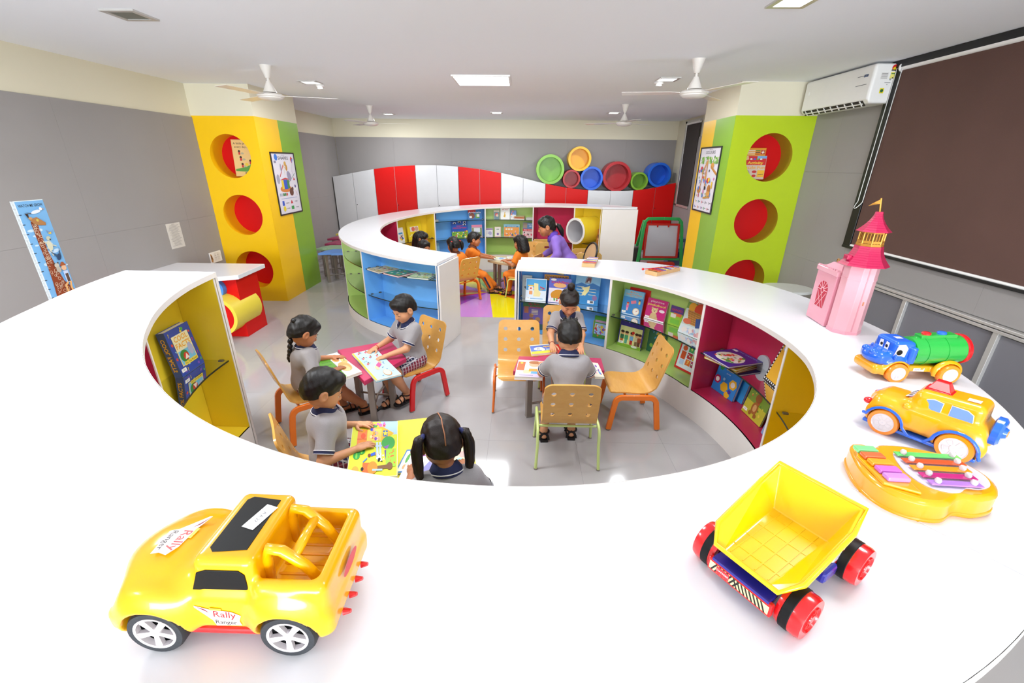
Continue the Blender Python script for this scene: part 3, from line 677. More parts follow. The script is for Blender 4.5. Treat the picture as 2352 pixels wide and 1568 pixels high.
# ---- chair
CH_WOOD = wood('birch_plywood', 'd8983f', 'e8b562', (4, 26, 4), .35, .3)
CH_EDGE = mat('plywood_edge', 'c98a3c', .5)
prof = [(.168, .272), (.16, .287), (.11, .291), (.02, .284), (-.06, .283), (-.105, .293), (-.132, .318), (-.15, .36), (-.176, .45), (-.206, .555), (-.228, .625)]
_ps = [0]
for p, q in zip(prof, prof[1:]): _ps.append(_ps[-1]+math.hypot(q[0]-p[0], q[1]-p[1]))
def pt(s, w):
    y = float(np.interp(s, _ps, [p[0] for p in prof])); z = float(np.interp(s, _ps, [p[1] for p in prof]))
    return (w, y-(.35*(w/.17)**2*.02 if s > _ps[6] else 0), z)
def chair_shell():
    HW = .167; S = _ps[-1]; rc = .05
    def hw(s):
        for e in (s, S-s):
            if e < rc: return HW-rc+math.sqrt(max(0, rc*rc-(rc-e)**2))
        return HW
    m = MB(); vs = {}
    def vid(p):
        k = (round(p[0], 5), round(p[1], 5))
        if k not in vs: vs[k] = len(m.v); m.v.append(pt(p[1], p[0]*hw(p[1])/HW))
        return vs[k]
    def face(ps):
        f = tuple(vid(p) for p in ps)
        if len(set(f)) > 2: m.f.append(f); m.m.append(0)
    b0 = _ps[7]-.01; cw = .108; ch = (S-.03-b0)/3; N = 16
    ss = [0, .004, .012, .024, .04]+list(np.linspace(.05, b0, 12)); ws = [-HW, -1.5*cw, -.5*cw, .5*cw, 1.5*cw, HW]
    ws = [-HW]+[cw*k/2 for k in (-3, -2, -1, 0, 1, 2, 3)]+[HW]
    for s0, s1 in zip(ss, ss[1:]):
        for w0, w1 in zip(ws, ws[1:]): face([(w0, s0), (w1, s0), (w1, s1), (w0, s1)])
    for r in range(3):
        for c in range(3):
            wc = (c-1)*cw; sc = b0+(r+.5)*ch; q = [];
            for i in range(N):
                t = 2*PI*(i+.5)/N; co, si = math.cos(t), math.sin(t); k = min(cw/2/max(abs(co), 1e-9), ch/2/max(abs(si), 1e-9))
                q.append(((wc+.0155*co, sc+.0155*si), (wc+k*co, sc+k*si)))
            for i in range(N):
                (a, b), (c2, d) = q[i], q[(i+1) % N]; face([a, b, d, c2])
            for (sx, sy) in ((1, 1), (-1, 1), (-1, -1), (1, -1)):
                cn = (wc+sx*cw/2, sc+sy*ch/2); t = math.atan2(cn[1]-sc, cn[0]-wc) % (2*PI); i = int(t/(2*PI)*N-.5) % N
                face([q[i][1], cn, q[(i+1) % N][1]])
        for sg in (-1, 1):
            s0, s1 = b0+r*ch, b0+(r+1)*ch
            face([(sg*1.5*cw, s0), (sg*HW, s0), (sg*HW, s1), (sg*1.5*cw, s1)] if sg > 0 else [(-HW, s0), (-1.5*cw, s0), (-1.5*cw, s1), (-HW, s1)])
    sl = [b0+3*ch]+[S-.03+.03*q for q in (.3, .55, .75, .9, .97, 1)]
    for s0, s1 in zip(sl, sl[1:]):
        for w0, w1 in zip(ws, ws[1:]): face([(w0, s0), (w1, s0), (w1, s1), (w0, s1)])
    me = m.mesh('seat_shell', CH_WOOD)
    ob = bpy.data.objects.new('tmp', me); COL.objects.link(ob); sm = ob.modifiers.new('ply', 'SOLIDIFY'); sm.thickness = .011; sm.offset = -1
    dg = bpy.context.evaluated_depsgraph_get(); me2 = bpy.data.meshes.new_from_object(ob.evaluated_get(dg)); bpy.data.objects.remove(ob)
    me2.polygons.foreach_set('use_smooth', [True]*len(me2.polygons)); me2.set_sharp_from_angle(angle=.5); me2.name = 'seat_shell'; return me2
SHELL = chair_shell()
def make_chair(label, kind, hexc, loc, rz, group):
    t = thing('school_chair', label, 'chair', loc, rz, group)
    o = bpy.data.objects.new('seat_shell', SHELL); COL.objects.link(o); o.parent = t
    fm = mat('chair_frame_'+hexc, hexc, .3, coat=.3)
    for s in (-1, 1):
        x = s*(.182 if kind == 'band' else .19)
        fy, ry, top = .165, -.17, (.268 if kind == 'band' else .285)
        q = [(x+s*.008, fy+.012, .008), (x, fy-.012, .16)]
        for k in range(7): a = k/6*PI/2; q.append((x, fy-.02-.05*(1-math.cos(a)), top-.06+.055*math.sin(a)))
        for k in range(7): a = k/6*PI/2; q.append((x, ry+.075-.055*math.sin(a), top-.06+.055*math.cos(a)))
        q += [(x, ry+.012, .16), (x+s*.008, ry-.008, .008)]
        m = MB()
        if kind == 'band': m.tube(q, 0, flat=(.0195, .011), up=(1, 0, 0))
        else: m.tube(q, .0095, 8)
        m.build('leg_frame', fm, t, 30 if kind == 'band' else 60, bevel=.003 if kind == 'band' else 0)
        for y in (fy+.012, ry-.008):
            MB().lathe([(.012, 0), (.0125, .008)] if kind != 'band' else [(.014, 0), (.016, .01)], 10, Matrix.Translation((x+s*.008, y, 0))).build('foot_cap', STEEL, t)
    for y in (.07, -.09): MB().cyl((-.18, y, .268), (.18, y, .268), .0085, n=8).build('crossbar', fm, t, 60)
    for x in (-.11, .11):
        for y, z in ((.1, .2925), (-.05, .2855)): MB().lathe([(.006, 0), (.006, .0015), (.001, .002)], 10, Matrix.Translation((x, y, z))).build('bolt', BLACKP, t)
    return t
ORG, REDF, LGR = 'f47a12', 'd8121a', 'cfe08a'
g1 = 'wooden chairs of the near reading circle'; g2 = 'wooden chairs of the far reading circle'
CH = {}
CH['back'] = make_chair('perforated plywood chair with pale green tube legs, boy seen from behind on it', 'tube', LGR, (.315, 2.47, 0), 0, g1)
CH['right'] = make_chair('empty plywood chair with orange band legs at the right of the magenta table', 'band', ORG, (.832, 2.95, 0), PI/2+.02, g1)
CH['left'] = make_chair('empty plywood chair with thin orange tube legs left of the magenta table', 'tube', 'e8701c', (-.0, 3.14, 0), PI+.02, g1)
CH['bun'] = make_chair('plywood chair with pale green legs under the girl with a hair bun', 'tube', LGR, (.375, 3.55, 0), PI, g1)
CH['red'] = make_chair('plywood chair with red band legs under the boy reading at the magenta table', 'band', REDF, (-.85, 3.205, 0), 2.43, g1)
CH['braid'] = make_chair('plywood chair with orange band legs under the girl with a braid', 'band', ORG, (-1.51, 2.73, 0), -.85, g1)
CH['front'] = make_chair('plywood chair half hidden by the near worktop behind the boy in front', 'band', ORG, (-.985, 1.895, 0), -1.0, g1)
CH['pig'] = make_chair('plywood chair almost hidden by the near worktop under the girl with pigtails', 'band', ORG, (-.20, 1.37, 0), .3, g1)
CH['f1'] = make_chair('plywood chair with orange legs under the girl in orange with pigtails', 'band', ORG, (-.80, 5.97, 0), .75, g2)
CH['f2'] = make_chair('plywood chair behind the small boy in orange', 'tube', LGR, (-.78, 6.62, 0), -PI/2+.3, g2)
CH['f3'] = make_chair('plywood chair with pale green legs under the long-haired girl in orange', 'tube', LGR, (.05, 6.22, 0), PI/2-.35, g2)
CH['f4'] = make_chair('empty plywood chair between the long-haired girl and the woman', 'tube', LGR, (.23, 6.98, 0), PI+.1, g2)
CH['f5'] = make_chair('plywood chair under the girl with a fringe in the far circle', 'band', ORG, (-1.45, 6.55, 0), -PI/2, g2)
CH['f6'] = make_chair('plywood chair under the low-sitting girl by the far counter', 'band', ORG, (-1.30, 5.78, 0), -PI/2+.4, g2)
# ---- tables
def table(name, label, poly, h, col, legs, group, th=.034, edge=None):
    t = thing(name, label, 'table', (0, 0, 0), 0, group)
    MB().prism(poly, h-th, h).build('table_top', col, t, bevel=.004)
    c = (sum(p[0] for p in legs)/len(legs), sum(p[1] for p in legs)/len(legs))
    for x, y in legs:
        a = math.atan2(y-c[1], x-c[0]); R = Matrix.Translation((x, y, 0)) @ Matrix.Rotation(a, 4, 'Z')
        B(-.021, .021, -.021, .021, .004, h-th-.001, R=R).build('leg', STEEL, t, bevel=.002)
        B(-.023, .023, -.023, .023, 0, .005, R=R).build('foot', mat('grey_rubber', '8f8b86', .7), t)
        d = math.hypot(x-c[0], y-c[1]); MB().cyl((c[0], c[1], .11), (x-.017*math.cos(a), y-.017*math.sin(a), .11), .009, n=8).build('stretcher', STEEL, t, 60)
    return t
MAGT = mat('magenta_table_laminate', 'bf2e5c', .35, var=.05, scale=14); YELT = mat('yellow_table_laminate', 'f2e14a', .35); PALET = mat('pale_table_laminate', 'c8b48c', .4)
table('reading_table', 'magenta table with steel legs between the girl with a braid and the reading boy', [(-1.413, 3.12), (-1.03, 2.60), (-.843, 2.99), (-1.06, 3.335)], .44, MAGT, [(-1.067, 2.80), (-.985, 3.02), (-1.26, 3.06), (-1.09, 3.2)], 'reading tables')
table('reading_table', 'yellow table covered with open books at the front', [(-.69, 2.13), (-.48, 2.18), (-.26, 2.02), (-.19, 1.72), (-.27, 1.55), (-.70, 1.45), (-.80, 1.6), (-.64, 1.92)], .44, YELT, [(-.6, 2.05), (-.34, 1.95), (-.34, 1.65), (-.66, 1.6)], 'reading tables')
table('reading_table', 'magenta table in front of the boy seen from behind', [(-.04, 2.80), (.61, 2.84), (.62, 3.05), (.5, 3.06), (.44, 3.3), (.2, 3.3), (.14, 3.06), (0, 3.06)], .44, MAGT, [(.08, 2.92), (.52, 2.94), (.27, 2.90), (.32, 3.18)], 'reading tables')
table('reading_table', 'pale wooden-topped table covered with books in the far circle', [(-.52, 6.95), (-.06, 6.92), (-.02, 6.45), (-.12, 6.34), (-.34, 6.46), (-.5, 6.62)], .44, PALET, [(-.4, 6.82), (-.1, 6.8), (-.16, 6.5), (-.32, 6.58)], 'reading tables')
# zig-zag tables behind the yellow pillar
zz = [(0, 0), (.18, .06), (.2, .0), (.42, .05), (.52, .22), (.34, .26), (.36, .38), (.1, .36), (.02, .2)]
for (x, y, h, col, nm, lb) in ((-3.13, 6.74, .48, mat('blue_table_laminate', '5f92e0', .4), 'puzzle_table', 'blue zig-zag table top nearest behind the yellow pillar'), (-3.35, 7.15, .47, mat('sage_table_laminate', '8fb08a', .4), 'puzzle_table', 'pale green zig-zag table behind the blue one'),
        (-3.38, 7.58, .48, mat('maroon_table_laminate', '9c2c55', .4), 'puzzle_table', 'maroon zig-zag table behind the pale green one'), (-3.55, 8.1, .48, mat('maroon_table_laminate', '9c2c55', .4), 'puzzle_table', 'maroon zig-zag table farthest but one at the left wall'),
        (-3.6, 8.62, .49, mat('straw_table_laminate', 'd6c24a', .4), 'puzzle_table', 'yellow zig-zag table farthest along the left wall')):
    p = [(x+a, y+b) for a, b in zz]; table(nm, lb, p, h, col, [(x+.08, y+.08), (x+.4, y+.1), (x+.3, y+.32), (x+.12, y+.3)], 'zig-zag tables at the left wall')
# grey rounded table top beside the lime pillar
t = thing('oval_table', 'pale grey rounded table beside the foot of the lime pillar', 'table', (2.80, 4.62, 0))
MB().prism([(.24*math.cos(a)+(.05 if math.cos(a) > 0 else 0), .2*math.sin(a)) for a in np.linspace(0, 2*PI, 33)[:-1]], .57, .6).build('table_top', mat('pale_grey_laminate', 'd2d2ce', .3), t, bevel=.004)
for x, y in ((-.12, -.1), (.16, -.1), (.16, .1), (-.12, .1)): B(x-.014, x+.014, y-.014, y+.014, 0, .569).build('leg', STEEL, t)
# ---- red activity desk by the left wall
t = thing('activity_desk', 'red desk with a white top, blue ring and yellow tube by the left wall', 'desk', (-3.5, 4.62, 0))
B(-.42, .52, -.17, .22, 0, .655).build('body', RED_LAM, t, bevel=.002)
MB().prism([(-.45, .33), (.565, .33), (.59, -.22), (.34, -.36), (-.45, -.36)], .656, .70).build('desk_top', WHITE_LAM, t, bevel=.003)
T = Matrix.Translation((.46, -.17, .28)) @ Matrix.Rotation(PI/2, 4, 'X')
T = Matrix.Translation((.36, -.16, .285)) @ Matrix.Rotation(PI/2, 4, 'X')
o = MB().lathe([(.17, .19), (.205, .19), (.205, -.28)], 40, T, cap=False).build('tube', mat('pale_yellow_laminate', 'ecd348', .4), t, 50)
MB().lathe([(.17, .186), (.17, .0)], 40, T, cap=False).build('tube_lining', RED_LAM, o, 50); MB().lathe([(.0005, .15), (.171, .15)], 40, T, cap=False).build('tube_disc', RED_LAM, o)
T = Matrix.Translation((.30, -.172, .545)) @ Matrix.Rotation(PI/2, 4, 'X')
o = MB().lathe([(.065, .06), (.105, .06), (.105, 0)], 36, T, cap=False).build('ring', mat('blue_ring_laminate', '4a90e0', .35), t, 50)
MB().lathe([(.065, .06), (.065, .0)], 36, T, cap=False).build('ring_lining', RED_LAM, o, 50); MB().lathe([(.0005, .04), (.066, .04)], 36, T, cap=False).build('ring_disc', RED_LAM, o)
# ---- easel
EG = mat('green_easel_plastic', '2fae55', .35, coat=.2); ER = mat('red_easel_plastic', 'd22a1c', .35)
t = thing('easel', 'green plastic easel with a white board and red frame by the right pillar', 'easel', (2.58, 8.2, 0), .03)
tilt = Matrix.Rotation(-.10, 4, 'X')
for s in (-1, 1):
    MB().tube([(s*.42, 0, 0), (s*.385, .03, .3), (s*.35, .07, .7), (s*.33, .085, .83), (s*.28, .09, .885), (0, .092, .89)], 0, flat=(.028, .02), up=(0, 1, 0)).build('front_leg', EG, t, bevel=.008)
    MB().tube([(s*.4, .42, 0), (s*.33, .14, .85)], 0, flat=(.025, .018), up=(0, 1, 0)).build('rear_leg', EG, t, bevel=.006)
fr = MB()
for (a, b, c, d) in ((-.315, .315, .19, .225), (-.295, .295, .775, .81)): fr.box(a, b, -.012, .02, c, d, R=Matrix.Translation((0, .0, 0)) @ tilt)
for s in (-1, 1): fr.tube([(s*.305, .01, .2), (s*.285, .068, .8)], 0, flat=(.016, .017), up=(0, 1, 0))
fr.build('board_frame', ER, t, bevel=.003)
B(-.29, .29, .008, .014, .21, .785, R=tilt).build('white_board', mat('whiteboard', 'd9d8de', .25), t)
B(-.36, .36, -.02, .03, .15, .185, R=tilt).build('cross_rail', EG, t, bevel=.006); B(-.24, .24, -.14, .0, .06, .13).build('tray', ER, t, bevel=.01)
for x in (-.1, .1): B(x-.012, x+.012, -.018, -.008, .745, .785, R=tilt).build('paper_clip', ER, t)
# boxes behind the easel
t = thing('carton', 'blue and white carton behind the easel', 'box', (2.98, 8.62, 0)); B(-.15, .15, -.12, .12, 0, .5).build('body', mat('blue_white_card', '6a7a9c', .7), t)
Art().rect(0, .38, .22, .12, 'dfe2ea').rect(0, .2, .2, .1, '2c3c6c').build('carton_print', t, Matrix.Translation((0, -.121, 0)))
t = thing('carton', 'dark storage box beside the easel legs', 'box', (2.12, 8.55, 0)); B(-.16, .16, -.14, .14, 0, .33).build('body', mat('dark_card', '46403c', .7), t); B(-.165, .165, -.145, .145, .331, .36).build('lid', mat('grey_card', '7a7672', .7), t)
# ---- things around the woman: office chair, wooden carts
OC = mat('office_chair_mesh_tan', 'd2a878', .6)
t = thing('office_chair', 'office chair with a tan back and black arms behind the woman', 'chair', (.86, 6.1, 0), 1.9)
MB().lathe([(.22, 0), (.23, .03), (.2, .06), (.0005, .06)], 20, Matrix.Translation((0, 0, .34))).build('seat', BLACKP, t, 40)
bk = [(.19*math.cos(a), -.2-.06*math.sin(a)*0-.05*(1+math.sin(a)), .60+.17*math.sin(a)) for a in np.linspace(0, 2*PI, 25)[:-1]]
MB().tube(bk, .014, 8, closed=True).build('back_rim', BLACKP, t, 60)
MB().add([(0, -.25, .6)]+bk, [(0, i+1, (i+1) % 24+1) for i in range(24)]).build('backrest', OC, t)
for s in (-1, 1):
    MB().tube([(s*.2, -.21, .6), (s*.26, -.1, .56), (s*.27, .1, .54), (s*.24, .2, .48)], .013, 8).build('armrest', wood('arm_wood', 'b9824a', 'd0a070'), t, 60)
    MB().tube([(s*.26, -.08, .55), (s*.25, -.02, .37)], .011, 8).build('arm_post', BLACKP, t, 60)
MB().cyl((0, 0, .05), (0, 0, .34), .03).build('column', BLACKP, t, 60)
for k in range(5): a = 2*PI*k/5; MB().tube([(0, 0, .09), (.26*math.cos(a), .26*math.sin(a), .05)], [.025, .015], 8).build('base_arm', BLACKP, t, 60); MB().sphere((.26*math.cos(a), .26*math.sin(a), .026), .026, 10).build('castor', BLACKP, t, 180)
TOYW = wood('toy_cart_wood', 'd6a654', 'e2bb70')
def cart(loc, rz, label, traycol):
    t = thing('toy_cart', label, 'toy cart', loc, rz, 'wooden toy carts')
    for y in (-.17, .17):
        q = MB(); q.prism([(-.19, 0), (.19, 0), (.19, .38), (.15, .42), (-.15, .42), (-.19, .38)], -.008, .008, Matrix.Translation((0, y, .08)) @ Matrix.Rotation(PI/2, 4, 'X')).build('end_board', TOYW, t, bevel=.004)
        Art().rect(0, .43, .1, .03, '7a2430' if y < 0 else '7a2430').build('grip_slot', t, Matrix.Translation((0, y-.0085, 0)))
    for z in (.42, .36): 
        for x in (-.15, .15): MB().cyl((x, -.165, z), (x, .165, z), .008, n=8).build('rod', TOYW, t, 60)
    B(-.18, .18, -.16, .16, .1, .24).build('tray', mat('cart_tray_'+traycol, traycol, .4), t, bevel=.004)
    for x in (-.14, .14):
        for y in (-.14, .14): MB().sphere((x, y, .04), (.012, .04, .04), 12).build('wheel', BLACKP, t, 180)
cart((.98, 6.62, .1), .1, 'wooden toy cart with a red tray right of the woman', 'c81c1c'); cart((.40, 7.32, .12), .15, 'wooden toy cart with a yellow tray behind the woman', 'f0b818')
# ================================================================ PEOPLE
def skin_mat(n, h): return mat(n, h, .48, var=.05, scale=9, sss=.12)
SKIN1 = skin_mat('skin_warm', 'd79a72'); SKIN2 = skin_mat('skin_tan', 'b9774f'); SKIN3 = skin_mat('skin_brown', 'a86b48')
HAIR = mat('black_hair', '120d0b', .46, var=.5, scale=5, stretch=(60, 60, 6), bump=.22, bscale=6, spec=.4)
HAIRB = mat('dark_brown_hair', '1e120d', .46, var=.45, scale=5, stretch=(60, 60, 6), bump=.22, bscale=6, spec=.4)
POLO = mat('grey_marl_jersey', '9c9799', .85, var=.1, scale=260, bump=.12, bscale=300, sheen=.2); NAVY = mat('navy_knit', '20264e', .8, bump=.2, bscale=300)
WTRIM = mat('white_knit', 'eeeaea', .8); ORANGE = mat('orange_jersey', 'e07a18', .8, var=.06, scale=40, bump=.1, bscale=200); PURPLE = mat('purple_cotton', '8a68c4', .75, var=.06, scale=20, bump=.15, bscale=90)
SANDAL = mat('black_sandal', '1a1718', .6, bump=.2, bscale=90); EYEW = mat('eye_white', 'f0e8e2', .3); IRIS = mat('dark_iris', '1a0f0a', .2); LIP = mat('lip', 'b8584e', .45); BROW = mat('brow', '1c1310', .7)
def plaid():
    m = mat('plaid_cloth', '2a2d4c', .85); nt = m.node_tree; b = nt.nodes['Principled BSDF']; tc = [n for n in nt.nodes if n.type == 'TEX_COORD'][0]
    last = None
    for d, sc, col, th in (('X', 13, 'e2dee2', .86), ('Z', 13, 'e2dee2', .86), ('X', 6.5, '8c2434', .86), ('Y', 13, 'd0ccd4', .86)):
        w = nt.nodes.new('ShaderNodeTexWave'); w.wave_type = 'BANDS'; w.bands_direction = d; w.inputs['Scale'].default_value = sc; nt.links.new(tc.outputs['Object'], w.inputs[0])
        mt = nt.nodes.new('ShaderNodeMath'); mt.operation = 'GREATER_THAN'; mt.inputs[1].default_value = th; nt.links.new(w.outputs['Fac'], mt.inputs[0])
        sc2 = nt.nodes.new('ShaderNodeMath'); sc2.operation = 'MULTIPLY'; sc2.inputs[1].default_value = .75; nt.links.new(mt.outputs[0], sc2.inputs[0])
        mx = nt.nodes.new('ShaderNodeMix'); mx.data_type = 'RGBA'; mx.inputs[7].default_value = lin(col); mx.inputs[6].default_value = lin('24284a')
        nt.links.new(sc2.outputs[0], mx.inputs[0])
        if last: nt.links.new(last, mx.inputs[6])
        last = mx.outputs[2]
    nt.links.new(last, b.inputs['Base Color']); return m
PLAID = plaid()
def xf(VQ, M):
    V, Q = VQ; A = np.array(M); return V @ A[:3, :3].T+A[:3, 3], (Q if np.linalg.det(A[:3, :3]) > 0 else Q[:, ::-1])
def head_geo(h=.0034):
    s = SDF((-.10, -.11, -.135), (.10, .125, .11), h)
    s.ell((0, -.006, .012), (.068, .082, .076)); s.ell((0, .022, -.042), (.054, .058, .058), .03)
    s.ell((0, .042, -.078), (.028, .028, .022), .03); s.ell((.036, .038, -.045), (.024, .026, .028), .02); s.ell((-.036, .038, -.045), (.024, .026, .028), .02)
    for x in (-1, 1): s.ell((x*.029, .083, -.017), (.016, .011, .010), .012, op='s')
    s.cone((0, .072, -.012), (0, .085, -.040), .006, .0105, .012); s.ell((.009, .081, -.043), (.007, .007, .006), .006); s.ell((-.009, .081, -.043), (.007, .007, .006), .006)
    s.ell((0, .073, -.062), (.020, .010, .0055), .007); s.ell((0, .071, -.0725), (.016, .010, .0055), .007); s.ell((0, .082, -.067), (.02, .006, .0022), .003, op='s')
    for x in (-1, 1):
        s.ell((x*.072, -.006, -.018), (.010, .020, .029), .006); s.ell((x*.080, -.001, -.016), (.006, .010, .016), .004, op='s')
    s.cone((0, -.016, -.03), (0, -.018, -.062), .038, .034, .02)
    return s.verts()
def eye_geo():
    m = MB()
    for x in (-1, 1): m.sphere((x*.029, .0665, -.017), (.0125, .0105, .0085), 12)
    return m
_HEAD = head_geo()
def hand_geo(curl=.5, h=.0026):
    """right hand, wrist at origin, fingers along +Y, palm facing -Z, thumb toward -X"""
    s = SDF((-.065, -.03, -.05), (.045, .115, .03), h)
    s.ell((0, .032, 0), (.024, .034, .0115), .006); s.cone((0, -.02, 0), (0, .012, 0), .0155, .017, .012)
    for i, (x, L, a) in enumerate(((-.0185, .036, -.10), (-.006, .041, -.02), (.0065, .038, .05), (.018, .030, .14))):
        p = np.array([x, .054-abs(x)*.25, .002]); ang = curl*.35; r = .0066-.0004*i
        for k, f in enumerate((.46, .32, .26)):
            ang += curl*(.25, .7, .5)[k]*.6; q = p+L*f*np.array([math.sin(a)*math.cos(ang), math.cos(a)*math.cos(ang), -math.sin(ang)])
            s.cone(p, q, r, r*.92, .003); p = q; r *= .92
    p = np.array([-.02, .012, -.002]); 
    for d, L, r in (((-.75, .6, -.25), .02, .0085), ((-.45, .85, -.25), .017, .0072), ((-.2, .95, -.2), .014, .0064)):
        d = np.array(d)/np.linalg.norm(d); q = p+d*L; s.cone(p, q, r, r*.92, .004); p = q
    return s.verts()
_HR = hand_geo(.5); _HL = xf(_HR, np.diag([-1., 1, 1, 1])); _HRf = hand_geo(1.1); _HLf = xf(_HRf, np.diag([-1., 1, 1, 1]))
def foot_geo(h=.004):
    """ankle at origin, sole at z=-.045, toes +Y"""
    s = SDF((-.05, -.06, -.06), (.05, .13, .05), h)
    s.cone((0, 0, .03), (0, -.004, -.01), .026, .028, .01); s.ell((0, -.014, -.022), (.024, .028, .022), .012); s.cone((0, .01, -.012), (0, .075, -.03), .026, .018, .015); s.ell((0, .075, -.033), (.03, .025, .012), .012)
    for i in range(5): s.ell((-.022+.011*i, .098-abs(i-1.5)*.004, -.033), (.006, .012, .008), .004)
    s.plane((0, 0, -.0435), (0, 0, -1)); return s.verts()
_FOOT = foot_geo()
def sandal_mb():
    m = MB(); pr = [(-.024, -.045), (.024, -.045), (.034, .0), (.034, .06), (.036, .09), (.02, .118), (-.008, .122), (-.032, .1), (-.034, .06), (-.03, 0)]
    m.prism(pr, -.062, -.046)
    for y, w, hgt in ((.045, .032, .0), (.078, .034, -.016)): m.tube([(w*math.cos(a), y, -.046+(hgt+.046)*math.sin(a)) for a in np.linspace(0, PI, 9)], 0, flat=(.011, .0025), up=(0, 1, 0))
    m.tube([(.031*math.cos(a), -.005+.034*math.sin(a), -.002) for a in np.linspace(.3, PI*2-.3+PI, 3)][:0] or [(.030*math.cos(a), .0+.030*math.sin(a), .004) for a in np.linspace(0, 2*PI, 17)[:-1]], 0, closed=True, flat=(.011, .0025), up=(0, 0, 1))
    m.tube([(.03*math.cos(a), -.034-.008*math.sin(a)*0, -.046+.05*math.sin(a)) for a in np.linspace(0, PI, 9)], 0, flat=(.008, .0025), up=(0, 1, 0))
    return m
_SAND = sandal_mb()
def mb_xf(m, M, scale=1):
    q = MB(); q.v = [tuple(M @ Vector(p)) for p in m.v]; q.f = list(m.f); q.m = list(m.m); return q
def frame(o, y, zref=(0, 0, 1), x=None):
    """matrix with +Y along y"""
    y = Vector(y).normalized(); z = Vector(zref); xx = y.cross(z)
    if xx.length < 1e-4: xx = Vector((1, 0, 0))
    xx.normalize(); z = xx.cross(y)
    return Matrix(((xx.x, y.x, z.x, o[0]), (xx.y, y.y, z.y, o[1]), (xx.z, y.z, z.z, o[2]), (0, 0, 0, 1)))
def ik(S, Wt, l1, l2, pole):
    S = np.array(S); Wt = np.array(Wt); d = Wt-S; L = np.linalg.norm(d)
    if L > (l1+l2)*.985: Wt = S+d/L*(l1+l2)*.985; d = Wt-S; L = np.linalg.norm(d)
    n = d/L; a = (l1*l1-l2*l2+L*L)/(2*L); hh = math.sqrt(max(l1*l1-a*a, 0)); p = np.array(pole, float); p -= n*(p@n); p /= np.linalg.norm(p)+1e-9
    return S+n*a+p*hh, Wt
def person(label, loc, rz, head, hands, s=1., skin=SKIN1, hair='boy', outfit='polo', pitch=.3, yaw=0, roll=0, feet=None, fist=(0, 0), group='children of the near circle', hm=HAIR, vox=.0075, arm=1., detail=True, knee=None):
    """loc: world point on the seat under the pelvis; head: world centre of the head; hands: world wrist targets (right, left)"""
    t = thing('person', label, 'person', loc, rz, group)
    Wm = Matrix.Translation(loc) @ Matrix.Rotation(rz, 4, 'Z'); Wi = Wm.inverted()
    L = lambda p: np.array(Wi @ Vector(p)); hc = L(head); hip = np.array([0, 0, .075*s])
    sp = hc-hip; Ls = np.linalg.norm(sp); sp /= Ls
    nb = hip+sp*(Ls-.135*s); ch = hip+sp*(Ls*.5); up = np.array([0, 0, 1.])
    fx = np.array([1., 0, 0]); fwd = np.cross(up, fx); fwd = -np.cross(fx, sp)*-1
    fwd = np.cross(sp, fx)*-1; fwd = np.array([0, sp[2], -sp[1]]); fwd /= np.linalg.norm(fwd)
    R = [None, None]; sh = [nb-sp*.03*s+fx*.092*s*q for q in (1, -1)]
    el, wr = [], []
    for i in (0, 1):
        e, w = ik(sh[i], L(hands[i]), .16*s*arm, .15*s*arm, [(.55, -.35, -.75)[0]*(1 if i == 0 else -1), -.35, -.75]); el.append(e); wr.append(w)
    lo = np.array([-.24, -.26, -.46])*s; hi = np.array([.24, .48, .60])*s
    allp = np.array([hc, nb]+el+wr+sh); lo = np.minimum(lo, allp.min(0)-.08); hi = np.maximum(hi, allp.max(0)+.1)
    feet = feet or [(.075, .27, -.245), (-.075, .27, -.245)]
    ft = [np.array(f)*np.array([s, s, 1]) for f in feet]
    kn = knee or [None, None]; K = []; HJ = [hip+np.array([q*.052*s, .0, -.018*s]) for q in (1, -1)]
    for i in (0, 1):
        k_, f_ = ik(HJ[i], ft[i], .235*s, .24*s, [0, .7, .75]); K.append(k_); ft[i] = f_
    lo = np.minimum(lo, np.array(ft).min(0)-.1); hi = np.maximum(hi, np.array(K).max(0)+.1)
    # --- body
    b = SDF(lo, hi, vox)
    def torso(q, g, kk=.03):
        q.cone(hip+np.array([-.035*s, 0, 0]), hip+np.array([.035*s, 0, 0]), (.078+g)*s, None, kk); q.cone(hip+sp*.02*s, ch, (.078+g)*s, (.080+g)*s, kk)
        q.cone(ch+fx*-.035*s, ch+fx*.035*s, (.068+g)*s, None, kk); q.cone(nb-sp*.055*s-fx*.055*s, nb-sp*.055*s+fx*.055*s, (.052+g)*s, None, kk); q.cone(nb-sp*.035*s, nb-sp*.01*s, (.05+g)*s, (.036+g*.3)*s, kk)
    torso(b, -.008); hb = np.array(frame(hc, [math.sin(yaw)*math.cos(pitch)*-1, math.cos(yaw)*math.cos(pitch), -math.sin(pitch)]) @ Vector((0, -.018*s, -.045*s))); b.cone(nb-sp*.03*s, hb, .036*s, .034*s, .012*s)
    for i in (0, 1):
        b.cone(sh[i], el[i], .033*s, .027*s, .02*s); b.cone(el[i], wr[i], .0265*s, .0175*s, .01*s)
        b.cone(HJ[i], K[i], .062*s, .045*s, .02*s); m_ = K[i]+(ft[i]-K[i])*.3; b.cone(K[i], m_, .042*s, .042*s, .012*s); b.cone(m_, ft[i]+np.array([0, 0, .02]), .042*s, .026*s, .01*s)
    # head frame
    hf = np.array([math.sin(yaw)*math.cos(pitch)*-1, math.cos(yaw)*math.cos(pitch), -math.sin(pitch)])
    HM = frame(hc, hf, (math.sin(roll), 0, math.cos(roll))) @ Matrix.Diagonal((s, s, s, 1))
    ex = [xf(_HEAD, HM)]; HMs = []
